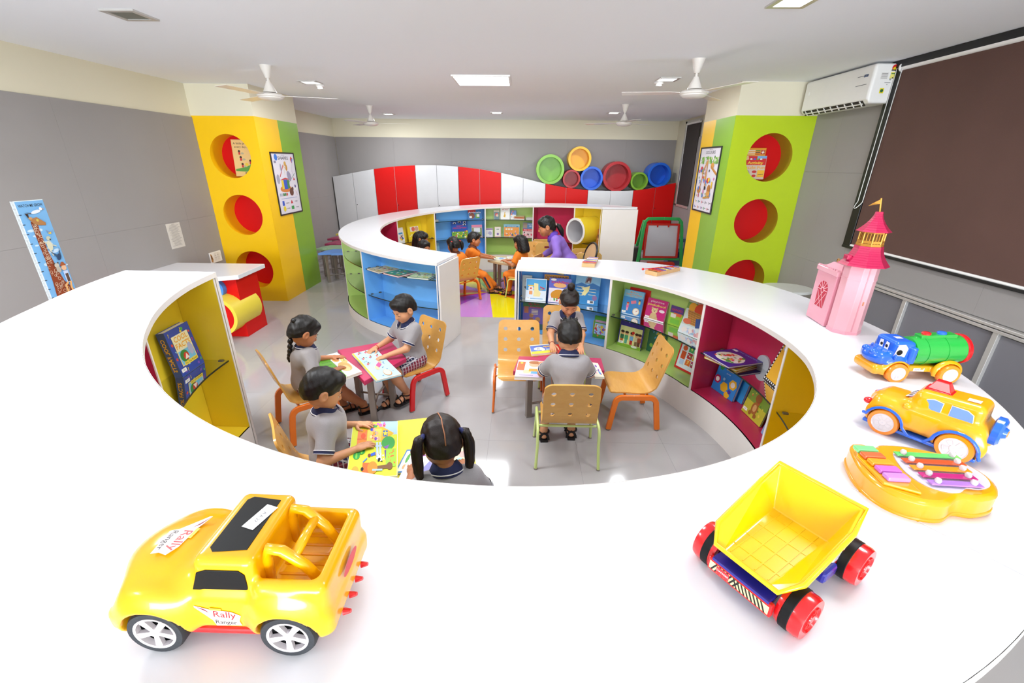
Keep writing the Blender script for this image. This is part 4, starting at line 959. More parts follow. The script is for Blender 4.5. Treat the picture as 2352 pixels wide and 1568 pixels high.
    for i in (0, 1):
        d = (wr[i]-el[i]); d /= np.linalg.norm(d); d[2] = max(d[2], -.35) if not fist[i] else d[2]
        hmx = frame(wr[i], d, (.0, 0, 1)) @ Matrix.Diagonal((s, s, s, 1)); g = ((_HR, _HL) if not fist[i] else (_HRf, _HLf))[i]; ex.append(xf(g, hmx)); HMs.append(hmx)
        toe = np.array([ft[i][0]*.6, 1., 0]) ; fm = frame(ft[i], toe, (0, 0, 1)) @ Matrix.Diagonal((s, s, s, 1)); ex.append(xf(_FOOT, fm))
        if detail and outfit != 'woman':
            so = mb_xf(_SAND, fm).build('sandal', SANDAL, t, 40)
    b.build('body', skin, t, ex)
    # --- clothing
    sh_m = {'polo': POLO, 'orange': ORANGE, 'woman': PURPLE}[outfit]
    c = SDF(lo, hi, vox); slv = .78 if outfit != 'woman' else 1.0; torso(c, .009, .035)
    if outfit == 'woman': c.cone(hip, hip+np.array([0, .1*s, -.02*s]), .1*s, .09*s, .04)
    ends = []
    for i in (0, 1):
        e = sh[i]+(el[i]-sh[i])*slv; c.cone(sh[i]-(el[i]-sh[i])*.05, e, .044*s, .043*s, .03*s)
        if outfit == 'woman': c.cone(el[i], el[i]+(wr[i]-el[i])*.9, .043*s, .032*s, .02*s)
        ends.append((e, (el[i]-sh[i])/np.linalg.norm(el[i]-sh[i])))
    c.noise(.0022*s, 42/s, len(label))
    for i, (e, d) in enumerate(ends):   # flat sleeve hems
        if outfit != 'woman':
            sl, X, Y, Z = c._win(e-.08*s, e+.08*s); v = (X-e[0])*d[0]+(Y-e[1])*d[1]+(Z-e[2])*d[2]
            near = np.sqrt((X-e[0]-d[0]*.03*s)**2+(Y-e[1]-d[1]*.03*s)**2+(Z-e[2]-d[2]*.03*s)**2) < .058*s
            c.d[sl] = np.where(near, np.maximum(c.d[sl], v), c.d[sl])
    nk = nb+sp*.03*s; c.cone(nk+fwd*.004*s, nk+sp*.06*s+fwd*.01*s, .038*s, .06*s, .004, op='s')
    c.ell(nb+fwd*.055*s+sp*.004*s, (.016*s, .02*s, .03*s), .01, op='s')
    c.build('shirt', sh_m, t)
    # collar
    cx = fx; T = Matrix(((cx[0], fwd[0], sp[0], nb[0]), (cx[1], fwd[1], sp[1], nb[1]), (cx[2], fwd[2], sp[2], nb[2]), (0, 0, 0, 1)))
    cw = {'polo': NAVY, 'orange': mat('dark_collar', '6a3a28', .8), 'woman': mat('violet_collar', '5d3aa8', .8)}[outfit]
    g0, g1 = PI/2+.28, PI/2-.28+2*PI
    arc = np.linspace(g0, g1, 29); q = MB(); vs = []
    for a in arc:
        dr = .012*s*max(0, math.sin(a)) # drop at the front
        for r, z in ((.042, .045), (.047, .049), (.072, .010), (.069, .003)): vs.append(T @ Vector((r*s*math.cos(a), r*s*math.sin(a)*1.02+.004*s, z*s-dr*2.2)))
    fs = []
    for i in range(len(arc)-1):
        for j in range(4): fs.append((4*i+j, 4*i+(j+1) % 4, 4*i+4+(j+1) % 4, 4*i+4+j))
    q.add(vs, fs+[(0, 1, 2, 3), tuple(4*(len(arc)-1)+k for k in (3, 2, 1, 0))]).build('collar', cw, t, 60)
    if outfit == 'polo':
        for off, mm in ((.0695, WTRIM),): MB().tube([T @ Vector((off*s*math.cos(a), off*s*math.sin(a)*1.02+.004*s,   .0145*s-.0264*s*max(0, math.sin(a)))) for a in arc], .0022*s, 6).build('collar_stripe', mm, t, 180)
        for i, (e, d) in enumerate(ends):
            F = Matrix.Translation(e-d*.016*s) @ Vector(d).to_track_quat('Z', 'Y').to_matrix().to_4x4()
            MB().lathe([(.0445*s, -.001), (.0465*s, 0), (.0462*s, .014*s), (.040*s, .0165*s)], 24, F, cap=False).build('sleeve_cuff', NAVY, t, 50)
            for zq in (.0, .0155): MB().lathe([(.0455*s, zq*s-.002*s), (.0475*s, zq*s), (.0455*s, zq*s+.002*s)], 24, F, cap=False).build('cuff_stripe', WTRIM, t, 50)
        for k in (0, 1): 
            p = nb+fwd*(.066*s)-sp*(.035+.03*k)*s; MB().sphere(p, .0045*s, 8).build('button', NAVY, t, 180)
    # lower clothes
    if outfit in ('polo', 'orange'):
        pz = SDF(lo, hi, vox); pz.cone(hip+np.array([-.035*s, 0, -.005]), hip+np.array([.035*s, 0, -.005]), .086*s, None, .02)
        for i in (0, 1):
            if outfit == 'polo': pz.cone(HJ[i], HJ[i]+(K[i]-HJ[i])*.72, .074*s, .064*s, .015); 
            else:
                pz.cone(HJ[i], K[i], .070*s, .056*s, .02); a_ = K[i]+(ft[i]-K[i])*.86; pz.cone(K[i], a_, .055*s, .046*s, .015)
        pz.noise(.0015, 50, 3)
        if outfit == 'polo':
            for i in (0, 1):
                e = HJ[i]+(K[i]-HJ[i])*.8; d = (K[i]-HJ[i])/np.linalg.norm(K[i]-HJ[i]); sl, X, Y, Z = pz._win(e-.1*s, e+.1*s); v = (X-e[0])*d[0]+(Y-e[1])*d[1]+(Z-e[2])*d[2]; pz.d[sl] = np.maximum(pz.d[sl], v)
        pz.build('shorts' if outfit == 'polo' else 'trousers', PLAID if outfit == 'polo' else ORANGE, t)
        if outfit == 'orange':
            for i in (0, 1):
                sx = (1 if i == 0 else -1)*.054*s; MB().tube([K[i]+np.array([sx*1.05, 0, .0]), K[i]+(ft[i]-K[i])*.5+np.array([sx, 0, 0]), K[i]+(ft[i]-K[i])*.84+np.array([sx*.86, 0, 0])], 0, flat=(.012*s, .002), up=(1, 0, 0)).build('side_stripe', NAVY, t)
    # --- face
    hx = lambda m: mb_xf(m, HM)
    if detail:
        for q in (-1, 1):
            eo = hx(MB().sphere((q*.029, .0650, -.0165), (.0125, .0105, .0088), 12)).build('eye', EYEW, t, 180)
            hx(MB().sphere((q*.029, .0725, -.0178), (.0058, .0042, .0062), 10)).build('iris', IRIS, eo, 180)
            hx(MB().sphere((q*.029, .0658, -.0128), (.0138, .0112, .0076), 12)).build('eyelid', skin, eo, 180)
            hx(MB().tube([(q*.015, .0795, -.0005), (q*.029, .0785, .0035), (q*.042, .0695, .001)], [.0014, .0022, .0012], 6)).build('eyebrow', BROW, t, 180)
            hx(MB().tube([(q*.018, .0757, -.0175), (q*.029, .0772, -.0165), (q*.040, .0715, -.0185)], [.0008, .0013, .0009], 5)).build('eyelash', BROW, eo, 180)
        hx(MB().sphere((0, .0755, -.0625), (.0185, .0085, .0040), 12)).build('mouth', LIP, t, 180).data.polygons.foreach_set('use_smooth', [True]*len(bpy.data.objects[-1].data.polygons) if 0 else [True]*84)
        hx(MB().sphere((0, .0735, -.0705), (.0148, .0085, .0042), 12)).build('lower_lip', LIP, t, 180)
    # --- hair
    hq = SDF((-.12, -.16, -.16), (.12, .12, .15), .0042)
    hq.ell((0, -.012, .018), (.077, .088, .083), .0)
    if hair in ('boy', 'boyspike'):
        hq.ell((0, -.045, -.02), (.070, .058, .062), .02); hq.ell((0, .048, .056), (.055, .036, .030), .02)
        hq.noise(.0020, 95, 2); hq.ell((0, .105, -.045), (.090, .062, .068), .008, op='s'); hq.box((0, .12, .0), (.05, .055, .028), .02, .01, op='s'); hq.plane((0, -.06, -.058), (0, .55, -1))
        if hair == 'boyspike':
            rd = random.Random(4)
            for _ in range(14):
                a = rd.uniform(-1, 1); p = np.array([a*.05, rd.uniform(-.05, .05), .085]); hq.cone(p, p+np.array([rd.uniform(-.02, .02), rd.uniform(-.03, .0), .022]), .009, .002, .008)
            hq.cone((0, -.085, -.05), (0, -.088, -.075), .014, .003, .012)
    else:
        hq.ell((0, -.05, -.025), (.068, .052, .062), .02); hq.ell((0, .045, .05), (.058, .036, .032), .02)
        if hair == 'fringe': hq.ell((0, .062, .03), (.06, .026, .03), .02)
        if hair in ('long', 'fringe'):
            hq.cone((0, -.06, .0), (0, -.075, -.11), .075, .07, .03); hq.cone((.05, -.03, -.02), (.062, -.035, -.11), .03, .022, .02); hq.cone((-.05, -.03, -.02), (-.062, -.035, -.11), .03, .022, .02)
        hq.noise(.0022, 90, 1); hq.ell((0, .105, -.05), (.095 if hair not in ('long', 'fringe') else .06, .066, .074), .008, op='s')
        if hair != 'fringe': hq.box((0, .125, .002), (.048, .055, .03), .025, .012, op='s')
        if hair not in ('long', 'fringe'): hq.plane((0, -.07, -.064), (0, .5, -1))
    for q in (-1, 1):
        if hair not in ('long', 'fringe'): hq.ell((q*.082, .006, -.022), (.018, .026, .034), .006, op='s')
    V, Q = xf(hq.verts(), HM); hq.verts = lambda: (V, Q); ho = hq.build('hair', hm, t)
    BAND = mat('navy_hair_tie', '20265e', .7, bump=.3, bscale=200)
    hp = lambda x, y, z, dx=0, dy=0, dz=0: np.array(HM @ Vector((x, y, z)))+np.array([dx, dy, dz])*s
    def lock(pts, rs, name='hair_lock', seed=0, n=7, hang=False):
        """a bundle of tapering strands following pts"""
        m = MB(); rd = random.Random(seed); P = [np.array(p) for p in pts]
        for k in range(n):
            a = 2*PI*k/n; o = [(math.cos(a)*.45, math.sin(a)*.45)[0], (math.cos(a)*.45, math.sin(a)*.45)[1]] if k else [0, 0]
            xs = []; rr = []
            tt = np.linspace(0, len(P)-1, 4*(len(P)-1)+1)
            for u in tt:
                i = min(int(u), len(P)-2); f = u-i; c_ = P[i]*(1-f)+P[i+1]*f; r = rs[i]*(1-f)+rs[i+1]*f
                xs.append(c_+np.array([o[0]*r+rd.uniform(-1, 1)*r*.06, o[1]*r, rd.uniform(-1, 1)*r*.05])); rr.append(max(r*(.62 if k else .8)*(1 if u < tt[-1] else .25), .001))
            m.tube(xs, rr, 7)
        return (m if hang else hx(m)).build(name, hm, t, 180)
    if hair == 'braid':
        m = MB()
        for k in range(9):
            f = k/8; a0 = hp(0, -.085, .035); a1 = hp(0, -.085, -.035); a2 = np.array(nb)+(-fwd*.085-sp*.035+fx*-.03)*s; a3 = a2+np.array([-.02, -.012, -.05])*s
            c0 = a0*(1-f)**3+3*a1*f*(1-f)**2+3*a2*f*f*(1-f)+a3*f**3
            for q in (-1, 1): m.sphere(c0+np.array([q*.013*(1-.3*f), 0, q*.006]), ((.022-.006*f), .02-.005*f, .02-.003*f), 10, Matrix.Rotation(q*.7, 3, 'Y'))
        m.build('braid', hm, t, 180); lock([c0, c0+np.array([-.006, -.004, -.035])], [.012, .005], 'braid_tip', hang=True)
    if hair == 'pigtails':
        for q in (-1, 1):
            hx(MB().lathe([(.011, -.008), (.0165, -.004), (.0165, .004), (.011, .008)], 14, Matrix.Translation((q*.075, -.055, .02)) @ Matrix.Rotation(q*1.1, 4, 'Y'))).build('hair_tie', BAND if outfit == 'polo' else mat('red_hair_tie', 'd8322a', .6), t, 60)
            k = 1 if outfit == 'polo' else .55
            lock([hp(q*.068, -.052, .024), hp(q*.088, -.062, .018), hp(q*.098, -.065, .01, 0, 0, -.04*k), hp(q*.098, -.062, .0, 0, -.005, -.11*k), hp(q*.09, -.06, .0, 0, -.008, -.185*k)], [.012, .018, .024, .021, .008], 'pigtail', 3+q, hang=True)
        if outfit == 'polo':
            o_ = MB().tube([(.002, .04, .0880), (0, .0, .1025), (-.002, -.04, .0992), (.002, -.075, .0795), (.0, -.0965, .05), (.002, -.1045, .02), (0, -.106, -.02)], .0026, 5); hx(o_).build('hair_parting', skin, t, 180)
    if hair == 'bun':
        hx(MB().sphere((0, -.045, .122), (.031, .032, .033), 16)).build('bun', hm, t, 180)
        hx(MB().lathe([(.02, -.006), (.027, 0), (.02, .006)], 18, Matrix.Translation((0, -.04, .094)) @ Matrix.Rotation(.3, 4, 'X'))).build('hair_tie', BLACKP, t, 60)
    if hair == 'ponytail':
        hx(MB().lathe([(.012, -.012), (.022, -.006), (.02, 0), (.022, .006), (.012, .012)], 14, Matrix.Translation((0, -.1, -.012)) @ Matrix.Rotation(1.2, 4, 'X'))).build('scrunchie', mat('pink_scrunchie', 'e0b8b0', .8), t, 60)
        lock([(0, -.1, -.012), (0, -.125, -.03), (0, -.145, -.09), (.01, -.15, -.16)], [.016, .024, .026, .01], 'ponytail', 8)
    if hair == 'topknot':
        lock([(0, -.03, .09), (.01, -.045, .115), (.03, -.06, .11), (.045, -.07, .08)], [.012, .014, .012, .004], 'top_lock', 5)
    return t, dict(sh=sh, el=el, wr=wr, HM=HM, nb=nb, sp=sp, fwd=fwd, W=Wm, hm=HMs)
SEAT = .292
P1 = person('girl with a long black braid and grey polo, reading at the magenta table', (-1.50, 2.74, SEAT), -.92, (-1.40, 2.66, .775), [(-1.26, 2.69, .475), (-1.36, 2.90, .475)], 1.0, SKIN2, 'braid', 'polo', .55, .05, feet=[(.05, .36, -.235), (-.06, .24, -.235)])
P2 = person('boy in grey polo reading a large open book, on the red-legged chair', (-.845, 3.20, SEAT), 2.43, (-.865, 3.10, .80), [(-1.10, 3.09, .475), (-.975, 2.945, .475)], 1.0, SKIN1, 'boy', 'polo', .42, -.05, feet=[(.03, .20, -.235), (-.06, .13, -.20)])
P3 = person('boy in grey polo at the front left, turned to the farm picture book', (-.985, 1.90, SEAT), -1.15, (-.955, 1.90, .77), [(-.80, 1.80, .48), (-.875, 2.03, .475)], 1.04, SKIN1, 'boy', 'polo', .45, .10, fist=(0, 0))
P4 = person('girl with two pigtails and grey polo seen from behind at the yellow table', (-.235, 1.36, SEAT), .3, (-.305, 1.475, .775), [(-.22, 1.66, .485), (-.48, 1.62, .485)], 1.04, SKIN3, 'pigtails', 'polo', .55, .05, hm=HAIRB)
P5 = person('girl with a hair bun looking down at a book, facing the viewer', (.375, 3.515, SEAT), PI, (.392, 3.365, .79), [(.255, 3.16, .50), (.48, 3.16, .49)], 1.0, SKIN1, 'bun', 'polo', .62, .08, hm=HAIRB)
P6 = person('boy in grey polo seen from behind on the pale green chair', (.315, 2.45, SEAT), 0, (.318, 2.625, .785), [(.46, 2.80, .49), (.16, 2.80, .49)], 1.03, SKIN1, 'boyspike', 'polo', .55, 0, feet=[(.06, .20, -.23), (-.13, .17, -.23)])
gf = 'children of the far circle'
P7 = person('girl in orange with short pigtails seen from behind in the far circle', (-.83, 5.985, SEAT), .80, (-.915, 5.99, .775), [(-.82, 6.25, .5), (-1.02, 6.16, .5)], 1.03, SKIN3, 'pigtails', 'orange', .3, .1, group=gf, vox=.009)
P8 = person('small boy in orange sitting sideways at the far table', (-.755, 6.36, SEAT), -PI/2+.05, (-.665, 6.345, .795), [(-.46, 6.42, .51), (-.46, 6.56, .51)], 1.0, SKIN2, 'boy', 'orange', .12, .0, group=gf, vox=.009, feet=[(.05, .33, -.235), (-.07, .42, -.235)])
P9 = person('long-haired girl in orange with her back turned at the far table', (.03, 6.205, SEAT), PI/2-.45, (-.02, 6.175, .785), [(-.2, 6.33, .5), (-.2, 6.2, .5)], 1.0, SKIN2, 'long', 'orange', .25, -.3, group=gf, vox=.009, feet=[(.07, .26, -.235), (-.05, .2, -.235)])
P10 = person('girl with a black fringe in the far circle, seen in profile', (-1.49, 6.42, SEAT), -PI/2, (-1.43, 6.41, .785), [(-1.2, 6.34, .5), (-1.2, 6.5, .5)], 1.0, SKIN2, 'fringe', 'orange', .1, -.15, group=gf, vox=.01)
P11 = person('girl in orange almost hidden behind the far worktop, only her forehead showing', (-1.33, 5.86, SEAT), -PI/2-.5, (-1.275, 5.83, .755), [(-1.1, 5.75, .5), (-1.05, 5.92, .5)], 1.0, SKIN3, 'bunless', 'orange', .05, -.3, group=gf, vox=.01)
P12 = person('woman in a purple shirt with a ponytail leaning over the far table', (.68, 6.24, .40), PI/2+.05, (.345, 6.27, 1.0), [(.34, 6.46, .56), (.36, 6.04, .50)], 1.32, SKIN2, 'ponytail', 'woman', .25, .0, group='adults', vox=.010, feet=[(.1, .40, -.36), (-.1, .38, -.36)])
bpy.data.objects['office_chair'].location = (.74, 6.2, 0); bpy.data.objects['office_chair'].rotation_euler.z = PI/2+.25
for k, (x, y, r) in {'f2': (-.77, 6.37, -PI/2+.05), 'f5': (-1.47, 6.42, -PI/2), 'f6': (-1.31, 5.86, -PI/2-.5), 'f1': (-.82, 5.975, .80), 'f3': (.035, 6.21, PI/2-.45)}.items():
    CH[k].location = (x, y, 0); CH[k].rotation_euler.z = r
# school badge and wrist thread of the reading boy
t2, i2 = P2
nbv, spv, fw = i2['nb'], i2['sp'], i2['fwd']
p = nbv+fw*.083-spv*.085+np.array([-.035, 0, 0]); T = Matrix(((1, fw[0], spv[0], p[0]), (0, -fw[1], spv[1], p[1]), (0, -fw[2], spv[2], p[2]), (0, 0, 0, 1)))
T = Matrix(((-1, -fw[0], spv[0], p[0]), (0, -fw[1], spv[1], p[1]), (0, -fw[2], spv[2], p[2]), (0, 0, 0, 1)))
Art().poly([(-.019, .02), (-.008, .024), (0, .02), (.008, .024), (.019, .02), (.018, -.008), (0, -.026), (-.018, -.008)], '3a3a42').poly([(-.016, .017), (.016, .017), (.015, -.007), (0, -.022), (-.015, -.007)], 'f0ecec').rect(0, .006, .031, .013, 'd8322e').text('SCHOOL', 0, .006, .007, 'f4e0dc').build('badge', t2, T)
for Pk, i, col in ((P2, 0, 'c8201c'), (P5, 0, '7a1c1c')):
    tt, inf = Pk; w, e = inf['wr'][i], inf['el'][i]; d = Vector(e-w).normalized(); F = Matrix.Translation(Vector(w)+d*.012) @ d.to_track_quat('Z', 'Y').to_matrix().to_4x4()
    MB().lathe([(.0175, -.003), (.0205, 0), (.0175, .003)], 18, F, cap=False).build('wrist_thread', mat('thread_'+col, col, .7), tt, 60)
# ================================================================ BOOKS, POSTERS AND PRINT
PAGES = mat('page_block', 'f0ebdd', .8, var=.06, scale=200, stretch=(1, 60, 1))
def book(label, w, h, th, loc, rz, cover, art=None, lean=.16, group='picture books', name='picture_book', tiltz=0, flat=False):
    """closed book; local frame: x across the cover, z up the cover, -y out of the front cover"""
    t = thing(name, label, 'book', loc, rz, group, rx=(-lean if not flat else -PI/2))
    m = mat('cover_'+cover, cover, .3, coat=.3); b = .0022
    B(-w/2, w/2, 0, b, 0, h).build('front_cover', m, t); B(-w/2, w/2, th-b, th, 0, h).build('back_cover', m, t); B(-w/2, -w/2+b, b, th-b, 0, h).build('spine', m, t)
    B(-w/2+b, w/2-.003, b, th-b, .003, h-.003).build('pages', PAGES, t)
    if art:
        a = Art(); art(a, w, h); a.build('cover_print', t)
    return t
def polar(c, a, r): return (c[0]+r*math.cos(math.radians(a)), c[1]+r*math.sin(math.radians(a)))
def shelf_book(label, c, aL, aR, r, z, h, th, cover, art, lean=.16, group='picture books', turn=0, k=1.):
    a = (aL+aR)/2; p = polar(c, a, r); w = 2*r*math.sin(math.radians(abs(aL-aR)/2))*k
    return book(label, w, h, th, (p[0], p[1], z), math.radians(a-90)+turn, cover, art, lean, group)
RC = ['e8403a', 'f4c430', '4a90d8', '58b04c', 'ffffff', 'f08a2c', '8a5cc0', '2c3a80', 'f4b6c4']
def tag_sticker(a, w, h): a.rect(-w*.36, h*.12, w*.2, h*.08, 'f6f4f0').text('101', -w*.36, h*.12, h*.05, '444444')
gA = 'picture books in the near circle bookcases'
# -- near circle, blue bay
def clown(a, w, h):
    a.rect(0, h*.22, w*.96, h*.44, 'e6f0fa'); a.rect(0, h*.72, w*.96, h*.5, '4aa4dc'); a.disc(-w*.25, h*.55, w*.13, 'f0e2d4').disc(-w*.25, h*.56, w*.04, 'd8202c').rect(-w*.25, h*.68, w*.3, h*.05, 'e8c030')
    a.rect(-w*.25, h*.36, w*.16, h*.16, 'f0a060').poly([(-w*.12, h*.2), (w*.2, h*.2), (w*.24, h*.36), (w*.12, h*.5), (w*.1, h*.78), (-w*.1, h*.8), (-w*.1, h*.5)], 'f6e6a4'); a.rect(w*.3, h*.6, w*.24, h*.05, 'c02040', -.4).rect(w*.26, h*.52, w*.1, h*.05, 'e8a020', .3).rect(0, h*.1, w*.7, h*.04, '8ab8e0'); tag_sticker(a, w, h)
shelf_book('board book with a clown in snow on the blue bay glass shelf', CA, 83.7, 77.0, 1.72, .551, .215, .02, 'eef2f6', clown, .2, gA)
shelf_book('small grey alphabet book standing behind the clown book', CA, 85.0, 82.0, 1.80, .551, .225, .012, 'c9c8c0', lambda a, w, h: a.text('A', 0, h*.8, h*.2, '15151a', bold=.01).poly([(-w*.3, h*.5), (w*.3, h*.6), (0, h*.3)], '22222a'), .1, gA)
def cuddles(a, w, h):
    a.rect(0, h*.3, w*.98, h*.58, 'ece6f2').blobs(26, 5, -w*.48, w*.48, 0, h*.3, ['e03848', 'f0e8ea', 'c8303c', '6aa84a'], (.007, .013)); a.disc(-w*.1, h*.36, w*.3, 'd8921c', h*.17, rot=.3).disc(0, h*.72, w*.3, 'eab070', h*.1).disc(w*.18, h*.28, w*.14, 'b07040')
    a.text('cuddles', 0, h*.84, h*.15, 'd8203c', bold=.01, width=w*.8).disc(-w*.3, h*.93, w*.13, 'f2eadc', h*.045); tag_sticker(a, w, h)
shelf_book('violet picture book titled cuddles on the blue bay glass shelf', CA, 76.3, 69.2, 1.715, .551, .235, .016, '5a63c8', cuddles, .2, gA)
def ocean(a, w, h):
    a.blobs(30, 8, -w*.5, w*.5, h*.1, h, ['dfe8f4', '6a9ada', 'c8d8f0'], (.003, .006)); a.rect(0, h*.72, w*.86, h*.2, 'f0a030').text('OCEAN HUNT', 0, h*.72, h*.15, '24427c', bold=.012, width=w*.8).poly([(-w*.1, h*.9), (w*.25, h*.95), (w*.25, h*.84)], 'ecd060')
shelf_book('blue book titled ocean hunt standing behind the cuddles book', CA, 79.0, 70.4, 1.86, .551, .285, .012, '4a7cc8', ocean, .04, gA)
def shark(a, w, h):
    a.rect(0, h*.8, w, h*.4, '8ec6e6'); a.rect(0, h*.3, w, h*.6, '2f86c4'); a.poly([(-w*.5, h*.6), (-w*.25, h*.68), (-.0, h*.62), (w*.2, h*.7), (w*.5, h*.62), (w*.5, h*.5), (-w*.5, h*.5)], '2f74b4')
    a.poly([(-w*.12, h*.66), (w*.12, h*.68), (w*.16, h*.86), (w*.02, h*.93), (-w*.08, h*.84)], '8a9098').poly([(-w*.08, h*.72), (w*.1, h*.7), (w*.12, h*.84), (0, h*.86)], '6a3438').poly([(-w*.02, h*.7), (w*.08, h*.7), (w*.04, h*.77)], 'e8e6e0')
    a.poly([(-w*.2, h*.3), (-w*.05, h*.28), (w*.08, h*.45), (w*.1, h*.6), (-w*.02, h*.56), (-w*.25, h*.52), (-w*.12, h*.45)], 'f2e6a0')
    for k in range(7): a.rect(w*.22 if k % 2 else -w*.28, h*(.55-.045*k), w*.3, h*.014, 'f0ecc0')
    a.rect(w*.2, h*.1, w*.26, h*.1, 'f4f4f4').rect(w*.24, h*.1, w*.12, h*.07, '55555c').disc(w*.34, h*.24, w*.1, '8a6a9a')
shelf_book('large blue shark picture book leaning in the blue bay', CA, 68.4, 60.6, 1.77, .551, .30, .014, '58a6d8', shark, .18, gA)
def stories(a, w, h):
    a.rect(0, h*.9, w, h*.2, '4a7a4a').text('My first', 0, h*.9, h*.1, 'c8304a', bold=.01, width=w*.5).text('Stories', w*.06, h*.8, h*.1, 'd84a5c', bold=.01, width=w*.5); a.disc(-w*.1, h*.3, w*.14, '8a5a3a').disc(-w*.1, h*.5, w*.1, '9a6a44').disc(w*.2, h*.36, w*.12, 'a87a50').rect(-w*.34, h*.7, w*.2, h*.24, 'b86a4a').rect(0, h*.1, w, h*.2, '3a5a5a')
    for k in range(4): a.rect(w*.05, h*(.7-.05*k), w*.3, h*.016, 'f0e0a0')
    tag_sticker(a, w, h)
shelf_book('purple story book titled my first stories on the lower shelf of the blue bay', CA, 84.6, 77.5, 1.76, .238, .285, .014, '6a5aa0', stories, .12, gA)
shelf_book('tall yellow-edged book titled pilot in the lower blue bay', CA, 62.4, 56.0, 1.86, .238, .27, .018, '3f86b8', lambda a, w, h: a.rect(-w*.47, h*.5, w*.06, h, 'e0b82c').text('PILOT', 0, h*.85, h*.13, 'bcdcf0', bold=.01, width=w*.8).rect(0, h*.2, w*.9, h*.3, '57863c'), .06, gA)
shelf_book('green story book with coloured animals low in the blue bay', CA, 61.4, 55.6, 1.77, .238, .215, .012, '4fa23c', lambda a, w, h: a.rect(0, h*.76, w*.9, h*.1, 'd8a8c4').rect(0, h*.42, w*.9, h*.5, 'bcd8f0').blobs(26, 3, -w*.46, w*.46, h*.05, h*.66, ['e8803a', 'f4d040', 'e85a8a', 'f4f4f4', '7a5ab0', 'd84030'], (.007, .016)), .14, gA)
# -- near circle, green bay
shelf_book('tall purple book titled underwater friends in the green bay', CA, 52.0, 44.6, 1.84, .541, .30, .016, '5a2a78', lambda a, w, h: (a.blobs(26, 2, -w*.5, w*.5, 0, h, ['8a4a98', '7a3a88'], (.004, .008)), a.rect(0, h*.84, w*.92, h*.12, 'd84a28'), a.text('Underwater', 0, h*.86, h*.12, '3a6ad0', bold=.015, width=w*.9), a.rect(0, h*.68, w*.8, h*.15, 'e0542c'), a.text('FRIENDS', 0, h*.69, h*.13, '3a52b8', bold=.02, width=w*.8)), .05, gA)
shelf_book('plain red book between the purple and the telling time book', CA, 51.8, 45.4, 1.80, .541, .235, .014, 'd8201c', None, .12, gA)
def telltime(a, w, h):
    a.rect(0, h*.86, w*.96, h*.26, '7ab4d0'); a.text('My First', 0, h*.92, h*.075, 'f0862a', bold=.01, width=w*.4).text('Telling Time Book', 0, h*.83, h*.075, 'f0862a', bold=.01, width=w*.8).text('ONE - TEN', 0, h*.75, h*.05, 'f0a04a', width=w*.4)
    a.rect(w*.05, h*.55, w*.26, h*.12, 'd8768a', .3); a.kid(-w*.22, h*.18, h*.34, 'e86a9a', 'f0a0b8', hair='c03028'); a.kid(w*.34, h*.42, h*.26, 'f0c84a', '5a8ad0'); a.disc(w*.24, h*.2, w*.17, 'd8b888').disc(w*.24, h*.2, w*.14, 'f4ece0').line([(w*.24, h*.2), (w*.32, h*.25)], .004, 'c02030'); a.rect(0, h*.04, w*.9, h*.025, 'dfe8f0'); tag_sticker(a, w, h)
shelf_book('blue board book titled my first telling time book in the green bay', CA, 52.6, 46.3, 1.735, .541, .225, .018, '3f86c8', telltime, .17, gA)
def peek(a, w, h):
    a.text('playtime', 0, h*.88, h*.13, 'f6e4ec', width=w*.66).text('peekaboo!', 0, h*.72, h*.16, 'f2e04a', bold=.006, width=w*.9); a.disc(-w*.06, h*.2, w*.17, 'd8b884', h*.17).disc(-w*.06, h*.46, w*.15, 'e0c292', h*.13).disc(-w*.18, h*.57, w*.05, 'd0ac78').disc(w*.06, h*.57, w*.05, 'd0ac78').disc(-w*.2, h*.1, w*.09, 'd4b07c').disc(w*.08, h*.1, w*.09, 'd4b07c').disc(-w*.11, h*.49, w*.015, '2a1a14').disc(-w*.01, h*.49, w*.015, '2a1a14').disc(-w*.06, h*.44, w*.025, '3a2a22'); a.disc(w*.3, h*.5, w*.14, 'f2dfe6', h*.07); a.rect(0, h*.03, w, h*.06, 'f4eef0'); tag_sticker(a, w, h)
shelf_book('pink board book titled playtime peekaboo with a teddy bear', CA, 45.6, 39.4, 1.765, .541, .185, .022, 'd0287c', peek, .2, gA)
shelf_book('small green and violet book between the pink book and the fruit basket book', CA, 38.6, 34.6, 1.79, .541, .165, .012, '9ac83c', lambda a, w, h: (a.rect(0, h*.82, w, h*.36, '5a3a88'), a.text('GOOD', 0, h*.8, h*.14, 'd8303a', bold=.02, width=w*.8), a.rect(w*.1, h*.58, w*.6, h*.16, 'e0703a'), a.rect(-w*.2, h*.5, w*.4, h*.2, 'e8dcd0'), a.rect(0, h*.22, w*.7, h*.24, '7ac040')), .14, gA)
